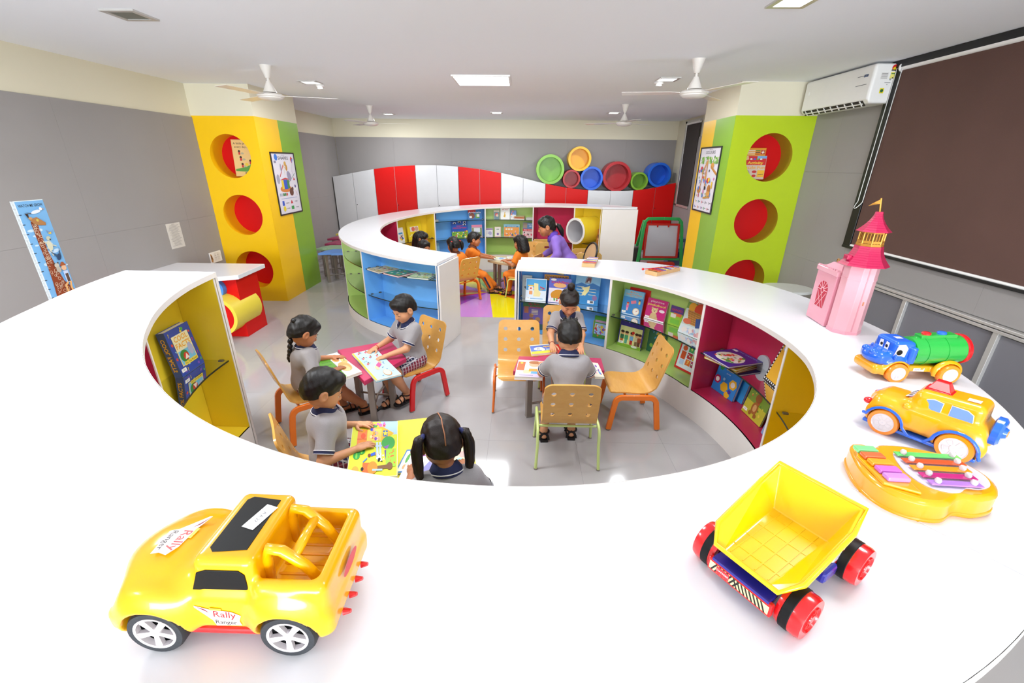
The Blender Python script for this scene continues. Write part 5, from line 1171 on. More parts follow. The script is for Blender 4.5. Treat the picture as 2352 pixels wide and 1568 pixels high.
def town(a, w, h):
    a.rect(0, h*.86, w, h*.28, 'd8c48a').rect(w*.14, h*.82, w*.68, h*.32, 'b8622c').rect(w*.14, h*.82, w*.65, h*.305, 'e2b2a8'); a.text('The Town Mouse', w*.14, h*.92, h*.075, '2a1a2e', bold=.004, width=w*.58).text('and the', w*.14, h*.83, h*.075, '2a1a2e', bold=.004).text('Country Mouse', w*.14, h*.74, h*.075, '2a1a2e', bold=.004, width=w*.6)
    a.disc(-w*.36, h*.9, w*.05, '26345c').rect(-w*.36, h*.83, w*.1, h*.08, 'b83a2a'); a.rect(0, h*.62, w, h*.14, '7aa04a'); a.disc(-w*.3, h*.6, w*.13, 'eca42a').disc(-w*.04, h*.58, w*.18, 'd8401c').disc(w*.3, h*.56, w*.14, 'eea628').disc(w*.12, h*.66, w*.09, '8ab040')
    a.poly([(-w*.42, h*.53), (w*.44, h*.48), (w*.3, h*.22), (-w*.28, h*.24)], 'c8873c')
    for k in range(6): a.line([(-w*(.4-.02*k), h*(.5-.045*k)), (w*(.41-.02*k), h*(.455-.042*k))], .0035, '8e5a24')
    for k in range(8): a.line([(-w*.36+w*.1*k, h*.5), (-w*.24+w*.075*k, h*.25)], .003, '9c6a2c')
    a.rect(w*.1, h*.32, w*.26, h*.2, '2c4a8c', .3).disc(w*.26, h*.36, w*.11, '33373f').disc(-w*.32, h*.28, w*.14, 'd8684a', h*.06); a.rect(0, h*.1, w, h*.2, 'dfe8ec').blobs(22, 6, -w*.48, w*.48, 0, h*.2, ['e8b0b0', 'b8c8e8', 'f0e4e0', 'd8a0a8', '9ab8d0'], (.01, .022))
shelf_book('large fruit basket picture book titled the town mouse and the country mouse', CA, 33.6, 23.4, 1.70, .541, .37, .012, 'cfd8d2', town, .30, gA, k=.92)
def ready(a, w, h):
    a.rect(0, h*.34, w*.92, h*.6, 'ece6a0').text('Ready Readers', 0, h*.82, h*.12, 'e8e0ee', bold=.012, width=w*.86).text('Pages', -w*.2, h*.92, h*.09, 'e06a8a', bold=.01); a.rect(0, h*.04, w, h*.1, '8ab83a')
    for k, (x, c1, c2) in enumerate(((-.34, '2f6a4a', 'c8602a'), (-.16, '4aa070', '58a890'), (.06, '7ab0e0', 'c83030'), (.26, 'd8c8a0', '8a6a4a'), (.38, 'a04a30', '6a3a2a'))): a.kid(w*x, h*.1, h*.4, c1, c2)
    a.disc(w*.1, h*.48, w*.06, 'd82a24').disc(w*.22, h*.06, w*.13, 'f2f2ec', h*.035); tag_sticker(a, w, h)
shelf_book('violet book titled ready readers with cartoon children on the lower green shelf', CA, 52.8, 45.0, 1.74, .233, .30, .014, '3f2f92', ready, .14, gA)
shelf_book('dark green round-cornered book behind the empty chair in the green bay', CA, 44.2, 38.4, 1.80, .233, .24, .02, '2c6a4c', lambda a, w, h: a.blobs(16, 12, -w*.45, w*.45, 0, h*.95, ['5aa0d0', 'e0b840', '9ac04a', '3a5ab0'], (.01, .022)), .08, gA)
def numb(a, w, h):
    a.rect(0, h*.52, w*.9, h*.93, 'dfe6ee').text('Numbers', w*.02, h*.85, h*.17, '1c2250', bold=.006, width=w*.84).text('Exploring Counting and Numbers', 0, h*.73, h*.045, '6a78a8', width=w*.84)
    cols = ['3fa45c', 'c82a4a', '6a2a88', 'b83038', 'e8b028', '3aa0b8', 'e0702a', 'b02a60', '48a868']
    for r in range(3):
        for c in range(3):
            x, y = -w*.08+w*.2*c, h*(.58-.17*r); a.rect(x, y, w*.18, h*.15, cols[3*r+c]); n = r*3+c
            if n % 2 == 0: a.text('45678'[n//2], x, y, h*.12, 'f2e87a' if n != 8 else '5ab0e8', bold=.012)
            else: a.blobs(6, n, x-w*.08, x+w*.08, y-h*.06, y+h*.06, ['f4f0ea', 'f0c030', '58b04c'], (.004, .007))
    a.disc(-w*.3, h*.56, w*.08, 'd85a2a').rect(-w*.3, h*.38, w*.16, h*.2, 'd0501f').rect(-w*.3, h*.2, w*.14, h*.12, 'b8ccec').disc(w*.36, h*.16, w*.1, '22242c')
shelf_book('red-edged book titled numbers with coloured squares, low in the green bay', CA, 32.6, 23.2, 1.70, .233, .33, .012, 'd02424', numb, .22, gA)
# -- near circle, magenta bay
pm0 = polar(CA, 11.6, 1.655); gS = 'books lying on the magenta glass shelf'
for k, (dx, dr, rot, cov, w, h, lb) in enumerate(((.02, 0, .34, 'e8c83a', .25, .27, 'yellow-edged book at the bottom of the stack on the magenta shelf'), (.0, .005, .22, 'd85a34', .23, .26, 'orange book in the middle of the stack on the magenta shelf'), (-.01, .0, .10, '3a2c8c', .25, .28, 'violet garden picture book on top of the stack on the magenta shelf'))):
    def gar(a, w, h):
        a.disc(0, h*.42, w*.4, 'e8e2d0', h*.32).blobs(40, 4, -w*.36, w*.36, h*.14, h*.72, ['58a04a', 'e0542c', 'f0a030', 'e83a6a', '4a8a3c', 'f4e8e0'], (.008, .02)); a.text('IN THE GARDEN', 0, h*.9, h*.08, '8a9ae0', bold=.01, width=w*.8).rect(-w*.36, h*.86, w*.16, h*.08, 'f2f0ec')
    t = book(lb, w, h, .013, (pm0[0]+dx, pm0[1]+dr, .5355+.014*k), math.radians(11.6-90)+rot, cov, gar if k == 2 else None, 0, gS, flat=True)
    t.rotation_euler = (-PI/2, 0, math.radians(11.6-90)+rot); t.location.z = .5355+.014*k+.013
    for o in [t]:
        o.location.x -= math.cos(math.radians(11.6))*h/2; o.location.y -= math.sin(math.radians(11.6))*h/2
def indoor(a, w, h):
    a.text('The Incredible', 0, h*.9, h*.09, 'f4d860', bold=.015, width=w*.8).text('Indoor Outdoor', 0, h*.78, h*.1, 'f4d860', bold=.015, width=w*.9).text('Book', 0, h*.65, h*.11, 'f4d860', bold=.015).text('Jane Bull', 0, h*.54, h*.04, 'e0ecf8')
    for x, y, r, c in ((-.36, .3, .15, 'b01c50'), (.3, .36, .17, 'f0bc2a'), (.0, .2, .17, 'f0bc2a'), (-.34, .62, .1, '2c8a4c'), (.2, .06, .12, 'f0bc2a')): a.disc(w*x, h*y, w*r, c, n=6)
    a.disc(-w*.36, h*.3, w*.08, 'f4ece6').disc(w*.3, h*.36, w*.09, 'f4ece6').disc(w*.26, h*.16, w*.07, '4a3aa0').disc(-w*.4, h*.7, w*.06, '88c0f4', n=12).disc(-w*.1, h*.38, w*.05, '9accf6', n=12)
shelf_book('blue book titled the incredible indoor outdoor book, low in the magenta bay', CA, 19.4, 11.6, 1.70, .228, .30, .02, '2a86d8', indoor, .2, gA)
shelf_book('thin blue book leaning behind the indoor outdoor book', CA, 18.0, 10.2, 1.745, .228, .285, .018, '3a96dc', None, .2, gA)
shelf_book('green bear picture book low in the magenta bay', CA, 8.0, .6, 1.70, .228, .255, .012, '7a9a2c', lambda a, w, h: (a.rect(0, h*.2, w, h*.4, 'c8c03a'), a.blobs(26, 9, -w*.46, w*.46, h*.05, h*.95, ['5a8a2c', 'e8d04a', 'd8e0c8', 'c84a3c', '8ab04a'], (.005, .01)), a.disc(0, h*.3, w*.15, 'a8682c', h*.17), a.disc(0, h*.58, w*.14, '98582a'), a.disc(0, h*.3, w*.08, 'd8a868', h*.1), a.disc(-w*.12, h*.12, w*.07, '9c602a'), a.disc(w*.13, h*.12, w*.07, '9c602a'), tag_sticker(a, w, h)), .22, gA)
def check(a, w, h):
    for k in range(14):
        for (x, y) in ((-w*.47, h*(.03+.072*k)), (-w*.47+w*.072*k, h*.03), (w*.47, h*(.03+.072*k)), (-w*.47+w*.072*k, h*.97)): a.rect(x, y, w*.035, h*.035, 'f4f4f2')
    a.rect(0, h*.5, w*.88, h*.88, 'f0b42c').rect(0, h*.8, w*.8, h*.2, 'c8d4ec').rect(w*.1, h*.46, w*.5, h*.3, 'f0e2a0', .2).rect(-w*.24, h*.7, w*.18, h*.14, 'd84a7a').rect(w*.26, h*.12, w*.24, h*.14, 'f0f0f0').rect(w*.26, h*.12, w*.16, h*.1, '4a4a50')
shelf_book('yellow activity book with a black and white checked border on the magenta shelf', CA, 4.0, -6.0, 1.71, .536, .31, .01, '1a1a1e', check, .3, gA)
shelf_book('pale blue book at the right corner of the magenta bay floor', CA, -1.4, -8.6, 1.68, .228, .23, .012, '8aa8d8', lambda a, w, h: (a.rect(0, h*.9, w, h*.12, 'e8e4ea'), a.disc(-w*.1, h*.5, w*.2, '3a3a90'), a.disc(-w*.1, h*.66, w*.12, 'b87a3a'), a.rect(w*.1, h*.2, w*.5, h*.14, '2c3a9a')), .2, gA)
# -- near circle, left yellow bay
def cool(a, w, h):
    a.blobs(26, 31, -w*.48, w*.48, h*.02, h*.98, ['58b04c', 'e8c83a', 'd84a3a', '9ad0e8', '8a5cc0'], (.006, .011)); a.rect(0, h*.52, w*.68, h*.66, 'f0dc8a').rect(0, h*.52, w*.62, h*.62, '7ac4e8').rect(0, h*.68, w*.66, h*.34, 'f0e8c0')
    a.text('COOL', 0, h*.76, h*.16, 'f0a81c', bold=.02, width=w*.56).text('FACTS', 0, h*.61, h*.16, 'f0a81c', bold=.02, width=w*.6); a.disc(-w*.12, h*.38, w*.17, '3a8a3c').disc(-w*.06, h*.36, w*.11, 'd03a2c').poly([(-w*.14, h*.3), (w*.04, h*.3), (-w*.04, h*.42)], 'f4e8dc').disc(w*.2, h*.46, w*.1, 'b4b8d8', h*.14); a.rect(w*.05, h*.22, w*.56, h*.08, 'f0d84a').text('Do You Know?', w*.05, h*.22, h*.06, '2a2a2a', bold=.006, width=w*.5)
    for x, y, c in ((-.4, .9, 'f0d84a'), (.1, .92, 'f0d84a'), (.4, .6, 'e83a5a'), (.4, .3, 'c83a8a'), (-.2, .08, 'f0d84a')): a.text('?', w*x, h*y, h*.11, c, bold=.02)
    tag_sticker(a, w, h)
t = shelf_book('thick blue book titled cool facts standing in the left yellow bay', CA, -172.2, -178.8, 1.79, .648, .27, .045, '2c4aa8', cool, .13, gA)
Art().text('COOL FACTS', 0, 0, .03, 'f0b424', bold=.02, width=.2).build('spine_print', t, Matrix(((0, 0, 0, -.1045), (0, 0, 1, .022), (0, 0, 0, .135), (0, 0, 0, 1))) @ Matrix.Identity(4) if 0 else Matrix(((0, 1, 0, -2*1.79*math.sin(math.radians(3.3))/2-.0004), (0, 0, 1, .023), (-1, 0, 0, .135), (0, 0, 0, 1))))
t = book('book lying flat with a blue spine on the floor of the left yellow bay', .2, .24, .02, (0, 0, 0), 0, '3a6ab8', lambda a, w, h: (a.rect(0, h*.5, w*.92, h*.92, 'c8dce8'), a.blobs(20, 22, -w*.4, w*.4, h*.1, h*.9, ['e8803a', '58b04c', 'd84a7a', 'f0d040', '3a3a3a'], (.008, .02))), 0, gA, flat=True)
pq = polar(CA, -173.5, 1.66); t.location = (pq[0], pq[1], .183); t.rotation_euler = (-PI/2, 0, math.radians(-174-90)+.5)
# -- far circle: three books lying on the front blue shelf
gF = 'picture books in the far circle bookcases'
for (x, y, rz, cov, c2, lb) in ((-1.475, 4.66, -.75, 'b8a070', 'd8c89a', 'tan picture book lying on the glass shelf of the front blue bay'), (-1.25, 4.50, -.62, 'b0203c', '3f9a80', 'red and green picture book lying on the glass shelf, jutting over its edge'), (-.985, 4.40, -.30, '2f7a68', 'cfe0a8', 'green picture book lying at the right end of the glass shelf')):
    t = book(lb, .24, .26, .016, (x, y, .733), rz, cov, (lambda a, w, h, c2=c2: (a.rect(0, h*.45, w*.94, h*.86, c2), a.blobs(30, 41, -w*.44, w*.44, h*.06, h*.84, ['f4f0e8', '5a4ab0', 'e8c83a', 'd8503a', '58a04a'], (.008, .018)), a.rect(w*.1, h*.94, w*.6, h*.05, 'e8e0d8'))), 0, gF, flat=True)
    t.rotation_euler = (-PI/2, 0, rz); t.location = (x+math.sin(rz)*.13, y-math.cos(rz)*.13, .733)
def far(lb, u0, u1, z, h, cov, art=None, r=1.76, th=.012, lean=.14):
    f = lambda u: 102.9-(u-1113)*.2584 if u >= 1113 else (135.1-(u-1004)*.2954 if u >= 1004 else 164.8-(u-916)*.3375)
    shelf_book(lb, CB, f(u0), f(u1), r, z, h, th, cov, art, lean, gF)
far('book titled animals on the top shelf of the far blue bay', 1081, 1108, .877, .2, '3f7ab8', lambda a, w, h: (a.rect(-w*.2, h*.78, w*.56, h*.4, 'c82a30'), a.text('Animals', 0, h*.58, h*.2, 'f4f4f4', bold=.012, width=w*.9), a.disc(-w*.2, h*.3, w*.2, '8a4a34'), a.rect(w*.2, h*.28, w*.3, h*.4, '6aa048'), a.rect(w*.24, h*.32, w*.2, h*.22, 'f0ece4'), a.rect(-w*.3, h*.2, w*.18, h*.16, 'f4f4f0')))
far('narrow dark book at the left of the far blue bay', 1007, 1016, .905, .13, '6a3a48', lambda a, w, h: a.blobs(10, 3, -w*.4, w*.4, 0, h, ['e0c8a0', '3a4a80', 'b84a3c'], (.006, .012)))
far('grey book pile under the narrow dark book in the far blue bay', 1005, 1020, .877, .026, 'a8a8a4', None, 1.75, .1, 0)
far('blue book titled happy helicopters in the far blue bay', 1048, 1081, .573, .29, '2f5ec0', lambda a, w, h: (a.rect(0, h*.18, w, h*.36, '7ab03c'), a.text('HAPPY', 0, h*.68, h*.1, 'd83a50', bold=.02, width=w*.4), a.text('HELICOPTERS', 0, h*.57, h*.11, 'd83a50', bold=.02, width=w*.84), [a.disc(w*x, h*y, w*.1, 'f0f0f4', h*.05).disc(w*x, h*(y-.02), w*.05, '2a3a5a') for x, y in ((-.3, .86), (.0, .92), (.32, .9), (.3, .76))], a.blobs(26, 13, -w*.48, w*.48, 0, h*.42, ['e83a3a', 'f4d040', 'f4f4f4', '3a6ab8', '2f7a3c'], (.008, .018))))
far('small busy picture book right of the helicopter book', 1088, 1109, .573, .21, 'd8b8c8', lambda a, w, h: (a.rect(0, h*.9, w, h*.18, 'e88aa8'), a.rect(0, h*.4, w*.9, h*.7, '8a9a5c'), a.rect(0, h*.56, w*.6, h*.34, 'e8ecf0'), a.text('ABC', 0, h*.38, h*.12, '2c4ab0', bold=.02), a.blobs(12, 5, -w*.4, w*.4, 0, h*.3, RC, (.008, .014))))
far('pale book with a child low in the far blue bay', 1006, 1021, .262, .25, '8ac0e0', lambda a, w, h: a.kid(-w*.15, h*.1, h*.6, 'd83a34', '8a2a3a').blobs(12, 8, 0, w*.45, 0, h*.5, ['e8dcc0', 'b8a880', 'f4ecd8'], (.01, .02)))
far('dark green-backed book on the upper green shelf, left of the white one', 1134, 1147, .877, .15, 'd8c8b0', lambda a, w, h: (a.rect(0, h*.4, w*.9, h*.8, '6a8a90'), a.disc(0, h*.5, w*.28, 'c84a4a'), a.disc(w*.1, h*.4, w*.2, 'e8c8b0')))
far('white book with a yellow animal on the upper green shelf', 1149, 1170, .877, .215, 'f0eeea', lambda a, w, h: (a.text("WHAT'S ON", 0, h*.86, h*.1, 'd8502c', bold=.01, width=w*.8), a.text('MY HEAD', 0, h*.74, h*.1, 'd8502c', bold=.01, width=w*.6), a.poly([(-w*.2, h*.2), (0, h*.12), (w*.05, h*.3), (-w*.02, h*.45), (w*.05, h*.58), (-w*.08, h*.56), (-w*.1, h*.35)], 'e8b82c')))
far('blue and white book on the upper green shelf', 1171, 1184, .877, .15, '3f6ab0', lambda a, w, h: (a.rect(0, h*.25, w, h*.5, 'f0ece6'), a.blobs(12, 7, -w*.45, w*.45, 0, h, ['e8803a', 'f4f4f4', '8ab0e0'], (.008, .014))))
for k, cv in enumerate(('e8e0d4', 'd8602c', 'b89a5a')): far(('white', 'orange', 'tan')[k]+' spiral book in the pile on the upper green shelf', 1180, 1203, .877+.02*k, .017, cv, None, 1.72, .14, 0)
for k, cv in enumerate(('cfd0d0', 'e6e4e0')): far(('grey', 'white')[k]+' book in the small pile at the right end of the upper green shelf', 1207, 1223, .877+.02*k, .016, cv, None, 1.73, .12, 0)
far('white and violet book at the left of the middle green shelf', 1116, 1132, .573, .145, 'e8e4ee', lambda a, w, h: (a.rect(0, h*.9, w, h*.14, '8a4a9a'), a.disc(w*.1, h*.4, w*.26, 'b8b0d8'), a.rect(-w*.2, h*.2, w*.4, h*.2, 'f4f4f4')))
far('small pink and white book on the middle green shelf', 1136, 1150, .573, .17, 'e8c0b0', lambda a, w, h: (a.rect(0, h*.5, w*.86, h*.88, 'f2ece4'), a.rect(0, h*.75, w*.4, h*.1, '8a9a8a'), a.disc(0, h*.26, w*.18, '7a5aa0')))
far('wide orange school bus book on the middle green shelf', 1156, 1192, .573, .215, '6aa8b8', lambda a, w, h: (a.rect(0, h*.4, w*.94, h*.76, 'f09a2c'), a.rect(0, h*.82, w*.8, h*.1, '3a8ab8'), a.text('school friends', 0, h*.82, h*.08, 'f4ecd0', width=w*.6), [a.rect(w*(-.32+.16*k), h*.6, w*.12, h*.14, 'f4e8d0') for k in range(3)], a.blobs(26, 17, -w*.46, w*.46, 0, h*.5, RC, (.009, .017))))
far('blue and red word book at the right of the middle green shelf', 1199, 1224, .573, .25, '3a7ab0', lambda a, w, h: (a.rect(-w*.3, h*.8, w*.36, h*.36, 'a08878'), a.text('Dark and', w*.18, h*.9, h*.09, 'f4f4f4', bold=.01, width=w*.5), a.text('Light', w*.18, h*.78, h*.1, 'f4f4f4', bold=.01), a.rect(0, h*.5, w, h*.16, 'd02a30'), a.text('Baby Animals', 0, h*.5, h*.09, 'f4f4f4', bold=.01, width=w*.8), a.rect(0, h*.2, w, h*.42, 'e8c8c8'), a.blobs(14, 3, -w*.45, w*.45, 0, h*.4, ['3a3a3a', 'f4f4f4', 'd83a5a'], (.009, .016))))
far('white book with coloured squares on the yellow bay shelf', 928, 952, .625, .215, 'f0f0ee', lambda a, w, h: (a.rect(-w*.24, h*.4, w*.34, h*.6, 'd8e0b0'), a.rect(w*.2, h*.6, w*.4, h*.12, '4a9ad0'), a.blobs(14, 6, 0, w*.44, h*.05, h*.55, ['3a6ab8', 'd83a34', 'f0c83a', '2a2a30'], (.01, .02))), 1.79, .02)
far('yellow scalloped book on the yellow bay shelf behind the girl', 962, 990, .625, .26, 'f0d428', lambda a, w, h: (a.rect(-w*.02, h*.62, w*.6, h*.3, 'ece6e0'), a.disc(-w*.1, h*.62, w*.12, 'e0705a'), a.disc(w*.14, h*.62, w*.12, 'd8a890'), a.blobs(10, 2, -w*.45, w*.45, h*.05, h*.4, ['9ab4e0', 'f4f0c0'], (.012, .02)), [a.disc(w*(-.4+.2*k), h, w*.1, 'f0d428') for k in range(5)]), 1.80)
shelf_book('green book showing low in the far magenta bay', CB, 184, 178, 1.8, .205, .42, .012, '58a040', lambda a, w, h: a.disc(0, h*.8, w*.2, 'e8803a'), .05, gF)
shelf_book('brown picture book in the right yellow bay beside the tunnel', CB, 33.5, 28.2, 1.76, .586, .25, .012, 'c07a3a', lambda a, w, h: a.blobs(14, 4, -w*.4, w*.4, h*.1, h*.9, ['8a5a2c', '5a6a4a', 'e0a868', '6a4a38'], (.012, .022)), .05, gF)
# -- open and closed books on the tables
def flatbook(lb, quad, z, th, cov, art, two=False, group='books on the tables', w=1., h=1.):
    """book lying on a table: quad = four world corners (near-left, near-right, far-right, far-left); art in a unit frame"""
    c = np.mean(np.array(quad), axis=0); t = thing('picture_book', lb, 'book', (c[0], c[1], z), 0, group)
    q = [(x-c[0], y-c[1]) for x, y in quad]; MB().prism(q, 0, .003).build('cover', mat('cover_'+cov, cov, .35), t)
    sh = lambda k: [(x*k, y*k) for x, y in q]
    if two:
        m1 = ((q[0][0]+q[1][0])/2, (q[0][1]+q[1][1])/2); m2 = ((q[3][0]+q[2][0])/2, (q[3][1]+q[2][1])/2)
        for a, nm in (([q[0], m1, m2, q[3]], 'left_page'), ([m1, q[1], q[2], m2], 'right_page')): 
            k = .985; cc = np.mean(np.array(a), axis=0); MB().prism([(cc[0]+(x-cc[0])*k, cc[1]+(y-cc[1])*k) for x, y in a], .003, th).build(nm, PAGES, t, bevel=.002)
    else: MB().prism(sh(.985), .003, th).build('pages', PAGES, t)
    a = Art(); art(a)
    def bil(x, y): return tuple(np.array(q[0])*(1-x)*(1-y)+np.array(q[1])*x*(1-y)+np.array(q[2])*x*y+np.array(q[3])*(1-x)*y)
    a.it = [([bil(x, y) for x, y in pts], f, col) for pts, f, col in a.it]
    a.build('page_print', t, Matrix.Translation((0, 0, th)), face='z'); return t
zt_ = .4405
def duck(a):
    a.rect(.25, .5, .48, .97, '6fb83c').rect(.745, .5, .49, .97, 'f4f2ee').text('Where are you going', .3, .7, .07, '2f5a24', width=.36).text('said the', .3, .58, .07, '2f5a24').text('"Duck, duck?"', .3, .42, .1, '1f3a1a', bold=.01, width=.36).disc(.14, .22, .1, 'e8c878', .16).rect(.42, .12, .1, .1, 'b8203c', .3)
    a.disc(.72, .36, .2, 'ecc070', .2).disc(.88, .58, .1, 'f0cc7c', .12).disc(.66, .7, .12, 'dca04c', .1).disc(.74, .74, .07, '2a2018', .06).disc(.9, .6, .02, '2a1a10').disc(.72, .3, .1, 'f4d898', .12)
flatbook('open duck picture book with a green page held by the girl with a braid', [(-1.215, 2.54), (-1.075, 2.70), (-1.375, 3.02), (-1.50, 2.90)], zt_+.004, .02, 'f0ece4', lambda a: (duck(a)), True)
def words(a):
    a.rect(.5, .5, .97, .97, 'b8dcf0').rect(.04, .5, .07, .97, 'f4d83a'); a.text('Things we do', .04, .5, .05, 'b85a20', rot=PI/2)
    rd = random.Random(3)
    for k in range(7): x, y = .22+.28*(k % 3), .92-.2*(k//3); a.rect(x, y, .08, .05, 'd8566a', .4).disc(x+.05, y+.02, .03, 'e8b088').disc(x+.06, y+.04, .025, '5a3a2a')
    for k in range(26): a.rect(rd.uniform(.14, .92), rd.uniform(.06, .95), rd.uniform(.04, .07), .012, '5a78a8')
    a.rect(.55, .42, .2, .1, 'd84a8a', .4).disc(.68, .5, .05, 'e8b088').disc(.4, .34, .07, 'e8c89a').disc(.6, .14, .15, 'c88a5a', .1).disc(.6, .15, .13, 'f2dcc0', .085)
flatbook('large open pale blue picture dictionary before the boy on the red chair', [(-.945, 2.585), (-.80, 2.69), (-1.12, 3.135), (-1.265, 3.02)], zt_, .014, '58a0b8', words, False)
def farm(a):
    a.rect(.5, .5, .97, .97, 'd8dc3a').poly([(.6, .99), (.99, .9), (.99, .99)], '9ac4f0').rect(.8, .85, .36, .26, 'a8c8f0').blobs(20, 21, .3, .75, .84, .98, ['3f9a4c', 'e8503a', 'd86ab0', '5a7ad0'], (.02, .04)); a.poly([(.36, .84), (.66, .88), (.92, .74), (.66, .6), (.36, .6)], 'f2b02c').rect(.5, .72, .3, .24, 'f6cc5a').rect(.24, .64, .2, .36, 'f0824a').rect(.24, .64, .2, .02, 'd8602c').poly([(.66, .82), (.84, .74), (.66, .66)], 'f0c030').rect(.73, .74, .1, .12, '2c6ab0').star(.73, .74, .06, 'f4d83a')
    for x, y, c1, c2 in ((.46, .82, 'd83a8a', '3a5ad0'), (.52, .75, '3a8ad8', 'f0a030'), (.46, .68, 'e83a34', 'f4e0a0'), (.56, .64, 'f4f4f4', '8a4ab0')): a.disc(x, y, .035, c1).disc(x+.03, y, .03, 'e8b088').disc(x-.03, y, .03, c2)
    a.disc(.24, .8, .06, 'e8a030', .04).disc(.26, .7, .05, 'e8562c', .05).disc(.26, .58, .07, 'ee8a24', .05).disc(.44, .52, .06, '4a3a9a', .05).rect(.44, .52, .12, .012, 'f0a030')
    for x, y in ((.16, .44), (.26, .42), (.16, .34)): a.disc(x, y, .07, '2c9a48', .06).disc(x, y, .02, '7ac84a', .05)
    a.disc(.8, .56, .14, '3aa048', .12).poly([(.7, .48), (.82, .52), (.78, .44)], '8a5ab0').rect(.78, .3, .06, .26, '5a3a9a', .2).rect(.86, .3, .2, .3, '9ad03c').blobs(10, 2, .8, .96, .18, .44, ['e8602c'], (.014, .02)); a.rect(.5, .36, .1, .05, '2c5ac8', .3).disc(.58, .36, .035, 'e8a030').disc(.42, .34, .03, '7a3a24').rect(.58, .42, .04, .3, 'b8d0ec', .1).rect(.64, .42, .04, .3, 'b8d0ec', .1).rect(.6, .5, .14, .03, 'b8d0ec')
    a.rect(.66, .14, .3, .06, '7a5430', .1).disc(.84, .16, .06, '7a5430').rect(.38, .14, .16, .16, 'e8662c').disc(.5, .14, .1, 'f08a2c').disc(.3, .12, .03, '1a1a1a').disc(.16, .1, .07, 'f0a43a').rect(.34, .26, .1, .02, '4a7ac8', .7).blobs(14, 71, .56, .76, .22, .4, ['1a1a1a', 'f4f4f4', 'f4f4f4'], (.015, .03)); a.rect(.6, .1, .2, .03, 'a8c4e8')
flatbook('open farm picture book with barn and pumpkins on the yellow table', [(-.775, 1.60), (-.545, 1.62), (-.665, 2.085), (-.91, 2.065)], zt_+.01, .018, 'e6e04a', farm, False)
def cloud(a):
    a.rect(.5, .5, .97, .97, 'eef0ee').poly([(.05, .2), (.3, .3), (.6, .6), (.95, .85), (.98, .98), (.7, .95), (.4, .62), (.1, .34)], '8a88c0').disc(.75, .85, .16, 'a09ed0', .12).disc(.4, .52, .12, '7674b0', .1).disc(.2, .3, .1, '6c6aa8', .06).disc(.36, .24, .1, '8a8ac8', .05).disc(.12, .1, .1, 'a6a6d8', .04).rect(.8, .3, .2, .3, 'f0d890').disc(.88, .5, .12, 'e87a3c', .14).disc(.9, .3, .09, 'd83a34', .12).disc(.72, .42, .1, '7ab8b4', .08).rect(.74, .26, .02, .2, '9a6a3a').rect(.6, .08, .7, .12, 'e8d84a').disc(.55, .12, .04, 'c88a2c').disc(.62, .14, .03, 'b87a2c')
flatbook('white storm cloud picture book in front of the girl with pigtails', [(-.545, 1.42), (-.30, 1.46), (-.345, 1.80), (-.52, 1.72)], zt_+.03, .016, 'dfe4e8', cloud, False)
flatbook('purple book titled first under the cloud book on the yellow table', [(-.50, 1.70), (-.405, 1.72), (-.43, 1.955), (-.515, 1.94)], zt_+.012, .014, '8a2a98', lambda a: (a.rect(.5, .5, 1, 1, '96309c'), a.text('first', .5, .45, .5, 'f4f0f4', bold=.02, rot=PI/2, width=None), a.text('to', .5, .86, .3, '2a1430', rot=PI/2)), False)
flatbook('blue-bordered letters book under the cloud book on the yellow table', [(-.575, 1.66), (-.47, 1.68), (-.47, 1.86), (-.56, 1.85)], zt_+.0, .01, '4a7ab0', lambda a: (a.rect(.5, .5, .98, .98, '4a7ab0'), a.rect(.5, .5, .84, .84, 'f0e8d0'), a.text('LETTERS', .6, .5, .2, '4a5a6a', rot=PI/2), a.disc(.3, .6, .08, '58a04a', .2), a.disc(.3, .25, .08, 'e8a070', .1)), False)
flatbook('pale picture book to the right of the girl with pigtails', [(-.30, 1.64), (-.2, 1.62), (-.235, 1.90), (-.335, 1.88)], zt_, .016, 'ece4b8', lambda a: (a.rect(.5, .5, .97, .97, 'f0e6b0'), a.disc(.4, .4, .24, '9ad4d0', .2), a.disc(.5, .7, .16, 'e8a8a0', .1), a.rect(.6, .2, .5, .1, '7ab8d8')), False)
def toys(a): a.rect(.5, .5, .97, .97, 'eceaf0').rect(.16, .62, .26, .5, 'ee6a30').disc(.16, .8, .05, 'f0d44a').disc(.62, .75, .2, 'e8b890', .16).disc(.62, .86, .22, 'b8703a', .1).disc(.4, .3, .14, 'f0e0a0', .12).rect(.64, .4, .36, .16, 'f0a030').rect(.7, .26, .3, .14, '5aa8e0').rect(.5, .1, .97, .2, 'cfc0e0').rect(.4, .1, .5, .03, '9a88b8')
flatbook('open white picture book under the arm of the boy seen from behind', [(-.03, 2.66), (.16, 2.65), (.20, 2.92), (-.005, 2.94)], zt_+.004, .022, 'e4dcec', toys, False)
def zeb(a): a.rect(.5, .5, .97, .97, '5a7ad0').rect(.5, .14, .97, .26, 'f0e03a').rect(.5, .93, .97, .1, 'f0ecd0').disc(.34, .52, .2, 'f0f0f0', .18).disc(.5, .4, .09, 'f0f0f0', .12).line([(.26, .4), (.3, .66)], .02, '2a2a2a').line([(.34, .38), (.36, .66)], .02, '2a2a2a').rect(.7, .7, .3, .12, 'f0c83a').blobs(12, 3, .55, .9, .5, .7, RC, (.02, .04)).rect(.78, .36, .3, .16, 'a8c8e8')
flatbook('blue zebra board book on the magenta table before the girl with the bun', [(.095, 3.055), (.285, 3.11), (.272, 3.285), (.08, 3.235)], zt_, .018, 'f0e04a', zeb, False)
